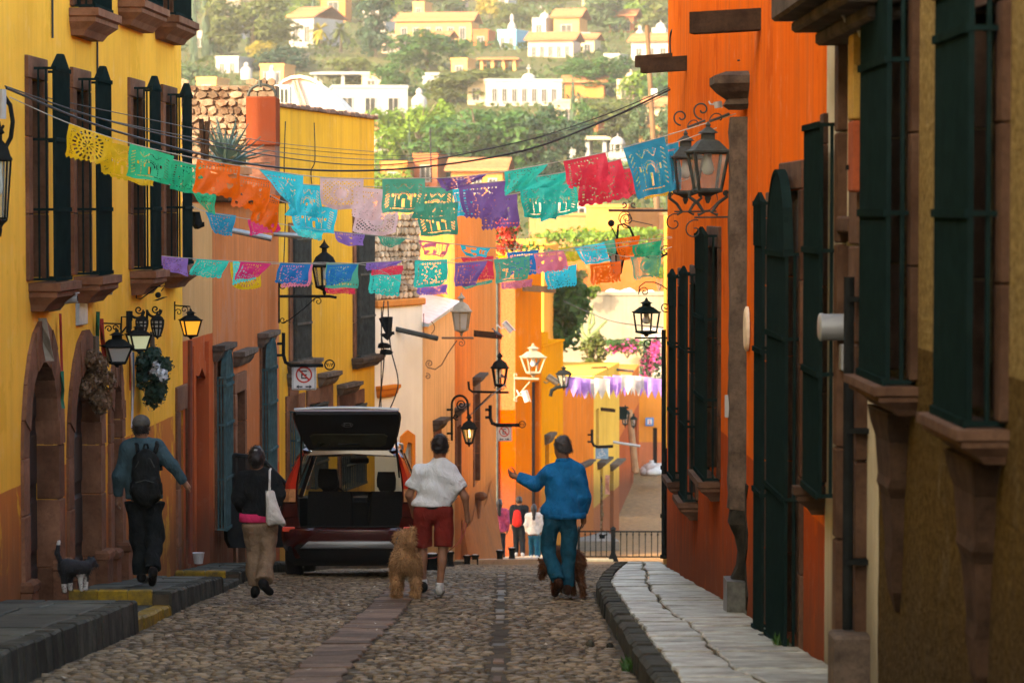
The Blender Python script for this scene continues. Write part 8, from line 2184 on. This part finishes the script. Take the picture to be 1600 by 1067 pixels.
    if H.get('style') == 'cap':
        sdf_obj('hair', [ell(hd-np.array((0,0,.02*q))-f*.008, (.083*q,.098*q,.105*q))], H['mat'], body, h, cuts=[tuple(f)+(.015,), (0,0,1,hd[2]+.02), (0,0,-1,-(hd[2]-.075*q))])
        sdf_obj('cap', [ell(hd+np.array((0,0,.035*q)), (.092*q,.106*q,.092*q)), cap(hd+f*.07*q+np.array((0,0,.035)), hd+f*.16*q+np.array((0,0,.02)), .055*q, .05*q, k=.02)] if False else [ell(hd+np.array((0,0,.030*q)), (.094*q,.108*q,.092*q))], H['cap'], body, h, cuts=[(0,0,-1,-(hd[2]+.005))])
        mb = MB(); mb.loft([[tuple(hd+f*(.085+.085*u)*q+sd*(.075*x*(1-.35*u))*q+np.array((0,0,.022-.02*u-.02*x*x+z))) for x in (-1,-.5,0,.5,1)] for u in (0,.5,1) for z in (0,)], closed=False, cap=False); mb.build('cap_peak', H['cap'], body)
    elif H.get('style') == 'bun':
        sdf_obj('hair', [ell(hd+np.array((0,0,.012))-f*.010, (.086*q,.102*q,.116*q)), ell(hd-f*.075*q+np.array((.0,0,-.02)), (.06,.055,.06), .03), cap(hd-f*.05-np.array((0,0,.06)), hd-f*.03-np.array((0,0,.11)), .05, .035)], H['mat'], body, h*.9, cuts=[(f[0], f[1], -.35, .045+float(hd.dot(f))-.35*hd[2])], wr=.004, wf=45)
    elif H.get('style') == 'long':
        sdf_obj('hair', [ell(hd+np.array((0,0,.012))-f*.010, (.088*q,.102*q,.116*q)), cap(hd-f*.06*q-np.array((0,0,.02)), hd-f*.10*q-np.array((0,0,.30*q)), .075*q, .05*q, k=.05)], H['mat'], body, h*.9, cuts=[(f[0], f[1], -.30, .045+float(hd.dot(f))-.30*hd[2])], wr=.006, wf=40)
    else:
        sdf_obj('hair', [ell(hd+np.array((0,0,.018))-f*.012, (.090*q,.102*q,.108*q)), ell(hd-f*.035*q-np.array((0,0,.03)), (.082*q,.078*q,.06*q), .03)], H['mat'], body, h*.9, cuts=[(f[0]*.9, f[1]*.9, -.55, .032+float(hd.dot(f))*.9-.55*hd[2]), (0,0,-1,-(hd[2]-H.get('low', .075)*q))], wr=.004, wf=50)
    hr = [c for c in body.children if c.name.startswith('hair') and 'clip' not in c.name]
    if hr and h < .02: fur(hr[0], 1500, .016, H['mat'], .35, .0022, int(cx), (0, 0, 0))['kind'] = 'stuff'
    return body, G, s
def fur(ob, n, ln, mats, down=.6, r=.0035, seed=1, pull=(0,-.2,0)):
    me = ob.data; r9 = np.random.RandomState(seed)
    ar = np.array([p.area for p in me.polygons]); ce = np.array([tuple(p.center) for p in me.polygons]); no = np.array([tuple(p.normal) for p in me.polygons])
    idx = r9.choice(len(ar), n, p=ar/ar.sum()); c = ce[idx]+.006*r9.normal(size=(n, 3)); d = no[idx]*.55+np.array(pull)+.30*r9.normal(size=(n, 3)); d[:, 2] -= down; d /= np.linalg.norm(d, axis=1, keepdims=True)
    t = np.cross(d, r9.normal(size=(n, 3))); t /= np.linalg.norm(t, axis=1, keepdims=True)
    l = ln*(.5+.9*r9.rand(n))[:, None]; w = r*(.7+.8*r9.rand(n))[:, None]
    V = np.stack([c-t*w, c+t*w, c+d*l+no[idx]*l*.12], 1).reshape(-1, 3); F = np.arange(n*3).reshape(n, 3)
    o = rawmesh('fur', V, F, mats, ob); return tag(o, kind='stuff')
def lpt(cx, fy, s, px, py, y=0): return Vector(((px-cx)/s, y, (fy-py)/s))
def cloth(nm, col, rough=.85, v=.18, b=.25):
    """woven cloth with soft creases"""
    if nm in MATS: return MATS[nm]
    m = simple(nm, col, rough, 0, v, 14, 0, .02); n, l = m.node_tree.nodes, m.node_tree.links
    bs = n["Principled BSDF"]; oc = n.new("ShaderNodeTexCoord").outputs['Object']
    h = noise_(n, l, mapping(n, l, oc, (9, 9, 5)), 1.0, 4, .55); n[-1].inputs['Distortion'].default_value = 1.6
    bump_(n, l, bs, h, .75, .045); return m
# --- man in white shirt and red shorts
shirt_w = cloth('white_shirt_cotton', (0.58,0.62,0.62), .8, .08); shorts_r = cloth('brick_red_cotton', (0.16,0.02,0.015))
J = dict(head=(688,694,0), neck=(687,718,0), shL=(656,735,0), shR=(705,734,0), elL=(639,772,.02), wrL=(645,800,.14), elR=(727,775,-.03), wrR=(730,803,.02), hipL=(661,800,0), hipR=(694,800,0), knL=(660,852,.05), knR=(693,853,-.03), anL=(661,913,.02), anR=(687,917,-.04), toeL=(659,924,.20), toeR=(689,926,.15))
mw, G, s = person('man in short sleeved white shirt and brick red shorts walking a tan dog', 682, 930, 32.0, J,
 dict(top=dict(mat=shirt_w, sleeve='short', hem=789, w=.222, arm=(.074,.07,.066), wr=.010, wf=18), bottom=dict(mat=shorts_r, waist=788, w=.205, leg='short', r=(.103,.106,.1), name='shorts', belt=car_black, frac=1.0), shoe=dict(L=car_black, R=cloth('pale_trainer', (0.32,0.33,0.30))), sock=cloth('white_sock', (0.45,0.45,0.42)), hair=dict(mat=hair_dark, low=.09), skin=skin), 0)
# --- man in blue jacket
jack = cloth('teal_blue_jacket', (0.003,0.12,0.30), .6, .2); jeans = cloth('blue_denim', (0.008,0.065,0.105), .85, .35); brown_shoe = cloth('brown_leather', (0.035,0.016,0.010), .5)
J = dict(head=(878,696,0), neck=(880,719,0), shL=(861,737,0), shR=(902,736,0), elL=(838,756,.16), wrL=(809,748,.30), elR=(911,772,-.02), wrR=(912,806,.06), hipL=(863,808,0), hipR=(887,808,0), knL=(856,858,.06), knR=(889,862,.02), anL=(871,905,-.20), anR=(886,917,.02), toeL=(867,925,-.08), toeR=(884,926,.22))
mbj, G, s = person('grey haired man in blue jacket and jeans gesturing with his left arm', 878, 931, 32.0, J,
 dict(top=dict(mat=jack, sleeve='long', hem=803, w=.225, arm=(.088,.078,.066), wr=.011, wf=17, fy=.70, name='jacket', dx=.03), bottom=dict(mat=jeans, waist=806, w=.165, leg='long', r=(.100,.082,.075), frac=.96, wr=.011), shoe=brown_shoe, hair=dict(mat=hair_grey, low=.06), skin=skin, face=(-.75,.66), latL=(0,.1,-1), curlL=(.1,0,.4), lift='L'), 0)
mb = MB(); hem = (931-803)/s; mb.loft([[(.035+.222*math.cos(a)*k, .157*math.sin(a)*k, z) for a in [2*math.pi*i/30 for i in range(30)]] for k, z in ((.98, hem-.035), (1.03, hem-.03), (1.05, hem+.01), (1.0, hem+.03))]); mb.build('waistband', jack, mbj, True)
mb = MB(); c = G['neck']; mb.loft([[(c[0]+.088*math.cos(a)*k, c[1]+.085*math.sin(a)*k, c[2]+z-.02*math.sin(a)) for a in [2*math.pi*i/24 for i in range(24)]] for k, z in ((1.05,-.05),(1.0,.0),(.93,.022),(.86,.018),(.86,-.02))]); mb.build('collar', jack, mbj, True)
# --- man with cap and backpack on the left pavement
shirt_g = cloth('slate_blue_jersey', (0.040,0.075,0.085), .85, .25); trou_b = cloth('black_trousers', (0.010,0.013,0.014), .9, .3); bag_b = cloth('black_nylon', (0.012,0.014,0.014), .6, .4)
cap_m = cloth('grey_cap', (0.085,0.082,0.07), .9, .3)
J = dict(head=(222,664,0), neck=(223,684,0), shL=(200,699,0), shR=(246,697,0), elL=(186,742,.02), wrL=(183,776,.10), elR=(272,726,-.03), wrR=(288,752,.04), hipL=(214,780,0), hipR=(237,780,0), knL=(217,842,.06), knR=(242,842,.0), anL=(221,898,.06), anR=(243,887,-.22), toeL=(222,909,.22), toeR=(240,907,-.12))
mk_, G, s = person('man in grey cap with black backpack walking on the left pavement', 228, 914, 30.3, J,
 dict(top=dict(mat=shirt_g, sleeve='long', hem=778, w=.195, arm=(.075,.062,.052), wr=.008), bottom=dict(mat=trou_b, waist=782, w=.19, leg='long', r=(.108,.094,.086), frac=.97, wr=.013), shoe=cloth('black_shoe', (0.010,0.010,0.010), .3), hair=dict(mat=hair_dark, style='cap', cap=cap_m), skin=skin, lift='R', latR=(0,-1,0)), 0)
fx = lambda px, py, y: ((px-228)/s, y, (914-py)/s)
bp = thing('backpack', 'black backpack with mesh pockets on the capped man', 'backpack', tuple(mk_.location))
sdf_obj('pack_body', [cap(fx(233,718,-.20), fx(233,765,-.20), .135, .155, .62, k=.03), cap(fx(234,755,-.27), fx(234,765,-.27), .12, .12, .5)], bag_b, bp, .014, wr=.006, wf=22)
for e in (-1, 1):
    mb = MB(); mb.tube([fx(233+e*13, 704, -.17), fx(233+e*16, 692, -.10), fx(226+e*19, 687, .0), fx(226+e*22, 700, .12), fx(226+e*24, 735, .12)], .022, 6); mb.build('shoulder_strap', bag_b, bp)
    sdf_obj('side_pocket', [cap(fx(233+e*21, 765, -.2), fx(233+e*21, 752, -.2), .035, .03, .9)], bag_b, bp, .014)
mb = MB(); mb.tube([fx(229,697,-.2), fx(231,690,-.2), fx(235,690,-.2), fx(237,697,-.2)], .012, 6); mb.build('grab_loop', bag_b, bp)
mb = MB(); mb.tube([fx(218,725,-.285), fx(225,712,-.265), fx(233,709,-.262), fx(241,712,-.265), fx(248,725,-.285)], .006, 5); mb.build('zip', iron_grey, bp); mb = MB(); mb.tube([fx(219,748,-.335), fx(234,744,-.335), fx(248,748,-.335)], .006, 5); mb.build('zip', iron_grey, bp)
# --- woman with the tote bag
jk = cloth('black_jacket', (0.011,0.013,0.014), .85, .3); tan_t = cloth('taupe_trousers', (0.20,0.135,0.085), .9, .25); pink_c = cloth('pink_hem', (0.50,0.03,0.10))
J = dict(head=(402,713,0), neck=(403,733,0), shL=(382,746,0), shR=(426,745,0), elL=(371,776,-.02), wrL=(376,796,.10), elR=(438,772,-.02), wrR=(433,790,.14), hipL=(395,815,0), hipR=(417,815,0), knL=(396,868,.05), knR=(418,866,.02), anL=(398,920,.05), anR=(416,905,-.20), toeL=(395,932,.20), toeR=(423,922,-.10))
wo, G, s = person('woman in black jacket and taupe trousers carrying a white tote bag', 408, 937, 30.7, J,
 dict(top=dict(mat=jk, sleeve='long', hem=804, w=.182, arm=(.072,.062,.052), wr=.008, name='jacket'), bottom=dict(mat=tan_t, waist=816, w=.182, leg='long', r=(.098,.086,.088), frac=.95, wr=.012, wf=15), shoe=car_black, hair=dict(mat=hair_dark, style='bun'), skin=skin, lift='R'), 0)
fx = lambda px, py, y=0: ((px-408)/s, y, (937-py)/s)
z0, z1 = fx(0,814)[2], fx(0,802)[2]; xc = fx(399,0)[0]
mb = MB(); mb.loft([[(xc+.162*math.cos(a)*k, .108*math.sin(a)*k, z) for a in [2*math.pi*i/26 for i in range(26)]] for k, z in ((.98,z0),(1.04,z0+.01),(1.02,z1+.01))]); mb.build('pink_shirt_hem', pink_c, wo, True)
mb = MB(); mb.cb(fx(399,0)[0], fx(404,0)[0], -.10, -.085, fx(0,701)[2], fx(0,699)[2], .001); mb.build('hair_clip', white_plastic, wo)
tb = thing('tote_bag', 'white canvas tote bag hanging from the woman\'s right shoulder', 'bag', tuple(wo.location))
tote_m = cloth('white_canvas', (0.50,0.48,0.43), .85, .2)
mb = MB(); rings = []
for py, xl, xr, dp in ((764,417.5,431.5,.035),(774,417.8,434,.05),(788,418,438.5,.065),(800,417.8,443,.075),(810,418,448,.07),(815,420,449.5,.045),(817,424,447,.02)):
    x0, z = fx(xl, py)[0], fx(xl, py)[2]; x1 = fx(xr, py)[0]
    rings.append([((x0+x1)/2+(x1-x0)/2*math.copysign(abs(math.cos(a_))**.55, math.cos(a_)), -.16+dp*math.copysign(abs(math.sin(a_))**.8, math.sin(a_))+.012*math.sin(py*.9+k_), z-.012*math.sin(k_*1.3)) for k_, a_ in enumerate([2*math.pi*i/18 for i in range(18)])])
mb.loft(rings); mb.build('bag_body', tote_m, tb, True)
for dy in (-.12, .02):
    mb = MB(); mb.tube([fx(423,765,-.14 if dy < 0 else -.10), fx(424,745,dy-.02), fx(423,733,dy*.5), fx(424,731,.0)], .013, 6); mb.build('strap', tote_m, tb)
mb = MB(); mb.prism([(fx(x,0)[0], fx(0,y)[2]) for x, y in ((427,782),(437,780),(440,792),(430,795))], -.2155, -.2145); 
# --- group of four far down the street
def far_person(label, cx, fy, hpx, Y, S, sway=0):
    k = hpx
    f = lambda x, y, d=0: (cx+x*k, fy-y*k, d)
    J = dict(head=f(0,.925), neck=f(0,.835), shL=f(-.105,.80), shR=f(.105,.80), elL=f(-.135,.63), elR=f(.135,.63), wrL=f(-.125,.49,.1), wrR=f(.125,.49,.1), hipL=f(-.05,.50), hipR=f(.05,.50), knL=f(-.05,.28,.08), knR=f(.055,.27,-.02), anL=f(-.05,.05,.05), anR=f(.06,.06,-.15), toeL=f(-.055,.02,.2), toeR=f(.065,.02,-.02))
    b, G, s = person(label, cx, fy, Y, J, S, 0, 'group of pedestrians by the corner house'); return b, s
blk = cloth('black_coat', (0.012,0.015,0.018), .85)
fp1, s1 = far_person('woman in pink checked shirt with dark hair at the left of the distant group', 780, 878, 100, 77,
 dict(h=.024, top=dict(mat=cloth('pink_check', (0.36,0.06,0.12), .85, .5), sleeve='long', hem=830, w=.19, arm=(.07,.06,.05)), bottom=dict(mat=blk, waist=832, w=.17, leg='long', r=(.085,.07,.055)), shoe=car_black, hair=dict(mat=hair_dark, style='long'), size=.95))
fp2, s2 = far_person('man in black coat with a red backpack in the distant group', 811, 869, 95, 79,
 dict(h=.024, top=dict(mat=blk, sleeve='long', hem=818, w=.21, arm=(.08,.07,.06), name='coat'), bottom=dict(mat=blk, waist=820, w=.18, leg='long', r=(.095,.08,.07)), shoe=dict(L=cloth('white_trainers', (0.4,0.4,0.4)), R=cloth('white_trainers', (0.4,0.4,0.4))), hair=dict(mat=hair_dark)))
rb = thing('red_backpack', 'red backpack worn by the man in the black coat', 'backpack', tuple(fp2.location)); fx = lambda px, py, y: ((px-811)/s2, y, (869-py)/s2)
sdf_obj('pack_body', [cap(fx(808,800,-.2), fx(808,814,-.2), .10, .135, .6)], cloth('red_nylon', (0.50,0.025,0.02), .6), rb, .022)
mb = MB(); mb.tube([fx(804,797,-.18), fx(805,788,-.06), fx(804,800,.1)], .02, 5); mb.tube([fx(812,797,-.18), fx(816,788,-.06), fx(817,800,.1)], .02, 5); mb.build('shoulder_strap', blk, rb)
fp3, s3 = far_person('woman in white jacket and jeans with long dark hair in the distant group', 834, 873, 86, 78,
 dict(h=.024, top=dict(mat=cloth('white_jacket', (0.5,0.46,0.42)), sleeve='long', hem=834, w=.165, arm=(.068,.058,.05), name='jacket'), bottom=dict(mat=jeans, waist=836, w=.16, leg='long', r=(.085,.068,.055)), shoe=cloth('white_trainers', (0.4,0.4,0.4)), hair=dict(mat=hair_dark, style='long'), size=.92))
fp4, s4 = far_person('person in dark coat mostly hidden behind the blue jacketed man', 846, 873, 82, 80,
 dict(h=.026, top=dict(mat=blk, sleeve='long', hem=830, w=.17, arm=(.068,.058,.05), name='coat'), bottom=dict(mat=jeans, waist=832, w=.15, leg='long', r=(.085,.068,.055)), shoe=car_black, hair=dict(mat=hair_dark, style='long'), size=.92))
# ---------------------------------------------------------------- dogs
dog_tan = simple('tan_dog_coat', (0.34,0.19,0.085), .9, 0, .4, 7, .3, .2, .35); dog_brown = simple('red_brown_dog_coat', (0.13,0.05,0.019), .9, 0, .45, 8, .3, .2, .35)
dog_black = simple('black_dog_coat', (0.010,0.010,0.011), .8, 0, .4, 8, .2, .3, .3); dog_white = simple('white_dog_coat', (0.42,0.40,0.36), .9, 0, .2, 8, .2, .3, .2)
def collar(ob, c, r, mat): mb = MB(); mb.tube([(c[0]+r*math.cos(a), c[1]+.03*math.sin(a), c[2]+r*math.sin(a)) for a in [2*math.pi*i/18 for i in range(19)]], .013, 6); mb.build('collar', mat, ob)
cx, fy, Y = 634, 933, 31.8; s = FPX/Y; D = lambda px, py, y=0: ((px-cx)/s, y, (fy-py)/s)
dog = sdf_obj('dog', [cap(D(634,872,.02), D(634,872,.50), .118, .125, k=.05), ell(D(634,876,.0), (.135,.13,.13), .05), cap(D(632,862,.52), D(629,854,.66), .085, .075, k=.05), ell(D(627,850,.72), (.082,.10,.08), .04), cap(D(627,853,.78), D(626,857,.88), .045, .035, k=.03),
  ell(D(616,850,.70), (.025,.03,.06), .02), ell(D(638,850,.70), (.025,.03,.06), .02),
  cap(D(622,876,.0), D(619,897,.06), .075, .055, k=.03), cap(D(619,897,.06), D(619,911,-.03), .052, .042, k=.02), cap(D(619,911,-.03), D(619,928,.0), .044, .042, k=.02), ell(D(620,928,.03), (.045,.065,.032), .02),
  cap(D(647,876,.0), D(650,897,.06), .075, .055, k=.03), cap(D(650,897,.06), D(650,910,-.03), .052, .042, k=.02), cap(D(650,910,-.03), D(650,927,-.01), .044, .042, k=.02), ell(D(648,928,.02), (.045,.065,.032), .02),
  cap(D(622,875,.46), D(619,925,.48), .06, .042, k=.04), cap(D(646,875,.46), D(648,922,.44), .06, .042, k=.04), ell(D(619,927,.50), (.042,.06,.03), .02), ell(D(648,925,.46), (.042,.06,.03), .02),
  cap(D(640,858,-.05), D(643,842,-.12), .042, .042, k=.03), cap(D(643,842,-.12), D(645,824,-.10), .042, .028, k=.02)], dog_tan, None, .016, cuts=[(0,0,-1,0)], wr=.004, wf=60)
dog.location = P(cx, fy, Y); tag(dog, 'tan shaggy dog seen from behind with raised tail beside the man in shorts', 'dog')
fur(dog, 20000, .034, dog_tan, .5, .0035, 4)
mb = MB(); mb.ball(D(626,859,.90), .02, 8, 5); mb.build('nose', dog_black, dog)
for e in (-1, 1): mb = MB(); mb.ball(D(627+e*5,848,.81), .011, 8, 5); mb.build('eye', dog_black, dog)
tl_ = sdf_obj('tail', [cap(D(641,856,-.06), D(643,843,-.12), .036, .040, k=.03), cap(D(643,843,-.12), D(646,825,-.10), .040, .022, k=.02)], simple('pale_tan_coat', (0.40,0.24,0.115), .9, 0, .3, 9, .3, .1, .25), dog, .014)
collar(dog, D(629,856,.62), .088, simple('teal_collar', (0.03,0.08,0.09), .6))
mb = MB(); a = lambda px, py, y: P(px, py, 32+y)
pts = [a(730,812,.03), a(726,832,.0), a(714,850,.0), a(698,863,.05), a(680,871,.1), a(660,873,.25), a(645,862,.45), a(633,852,.55)]
mb.tube(pts, .006, 5); mb.tube([a(729,806,.03), a(722,828,.0), a(719,850,.0), a(723,840,.02), a(731,812,.03)], .006, 5); t = mb.build('leash', simple('red_leash', (0.30,0.06,0.04), .7), None, loc=tuple(pts[0])); tag(t, 'thin red leash from the man in shorts to the tan dog', 'leash')
cx, fy, Y = 878, 931, 32.35; s = FPX/Y
d2 = sdf_obj('dog', [cap(D(872,872,.28), D(897,876,.0), .105, .105, k=.05), ell(D(900,878,-.02), (.10,.12,.12), .05), ell(D(870,878,.28), (.10,.11,.13), .05), cap(D(866,876,.34), D(856,886,.42), .075, .065, k=.05), ell(D(853,891,.44), (.068,.08,.068), .04), cap(D(851,897,.44), D(846,909,.44), .045, .032, k=.03),
  cap(D(846,884,.46), D(840,878,.46), .025, .008, k=.015), cap(D(858,882,.42), D(856,873,.42), .025, .008, k=.015),
  cap(D(902,884,-.02), D(906,902,-.02), .075, .05, k=.04), cap(D(906,902,-.02), D(910,913,-.06), .045, .034, k=.02), cap(D(910,913,-.06), D(911,927,-.03), .034, .032, k=.02), ell(D(912,928,.0), (.036,.055,.026), .015),
  cap(D(893,884,.08), D(893,904,.1), .07, .046, k=.04), cap(D(893,904,.1), D(896,926,.1), .036, .032, k=.02), ell(D(895,928,.12), (.034,.052,.024), .015),
  cap(D(866,885,.30), D(867,924,.30), .05, .032, k=.03), ell(D(866,927,.32), (.034,.05,.024), .015), cap(D(878,885,.26), D(879,924,.24), .05, .032, k=.03), ell(D(879,927,.26), (.034,.05,.024), .015),
  cap(D(905,868,-.06), D(913,880,-.12), .03, .02, k=.03)], dog_brown, None, .015, cuts=[(0,0,-1,0)], wr=.003, wf=60)
d2.location = P(cx, fy, Y); tag(d2, 'dark reddish brown dog sniffing the cobbles behind the man in blue', 'dog'); fur(d2, 7000, .026, dog_brown, .5, .003, 9)
collar(d2, D(861,882,.38), .07, simple('red_collar', (0.4,0.03,0.03), .6))
mb = MB(); mb.ball(D(845,911,.44), .017, 8, 5); mb.build('nose', dog_black, d2)
mb = MB(); pts = [P(913,808,32.1), P(905,830,32.15), P(885,850,32.4), P(864,878,32.7)]; mb.tube(pts, .006, 5); t = mb.build('leash', iron, None, loc=tuple(pts[0])); tag(t, 'dark leash held by the man in the blue jacket', 'leash')
cx, fy, Y = 116, 926, 27.6; s = FPX/Y
d3 = sdf_obj('dog', [cap(D(104,886,.0), D(128,890,.12), .085, .072, k=.04), cap(D(130,888,.13), D(137,884,.20), .05, .045, k=.03), ell(D(138,882,.22), (.048,.055,.045), .03), cap(D(141,885,.24), D(146,888,.27), .025, .018, k=.02), cap(D(135,878,.21), D(134,871,.21), .016, .005, k=.01), cap(D(141,878,.23), D(141,871,.23), .016, .005, k=.01),
  cap(D(101,893,-.02), D(101,922,-.02), .042, .022, k=.03), cap(D(108,893,.05), D(108,920,.06), .042, .022, k=.03), cap(D(124,896,.08), D(125,921,.08), .035, .020, k=.03), cap(D(130,896,.15), D(131,922,.14), .035, .020, k=.03), ell(D(102,924,.0), (.018,.030,.014), .01), ell(D(131,924,.16), (.022,.035,.016), .01), ell(D(109,922,.08), (.022,.035,.016), .01), ell(D(126,923,.10), (.022,.035,.016), .01),
  cap(D(97,880,-.03), D(91,862,-.06), .026, .022, k=.02), cap(D(91,862,-.06), D(94,844,-.06), .024, .018, k=.02)], None, None, .012, cuts=[(0,0,-1,0)], mats=[dog_black, dog_white], pick=lambda c: 1 if (c.z < .09 or c.z > .46 or (abs(c.x-.06) < .04 and c.z < .17)) else 0)
d3.location = P(cx, fy, Y); tag(d3, 'small black and white dog with raised tail on the left pavement by the arched door', 'dog'); fur(d3, 1500, .02, dog_black, .5, .0025, 12).data.polygons
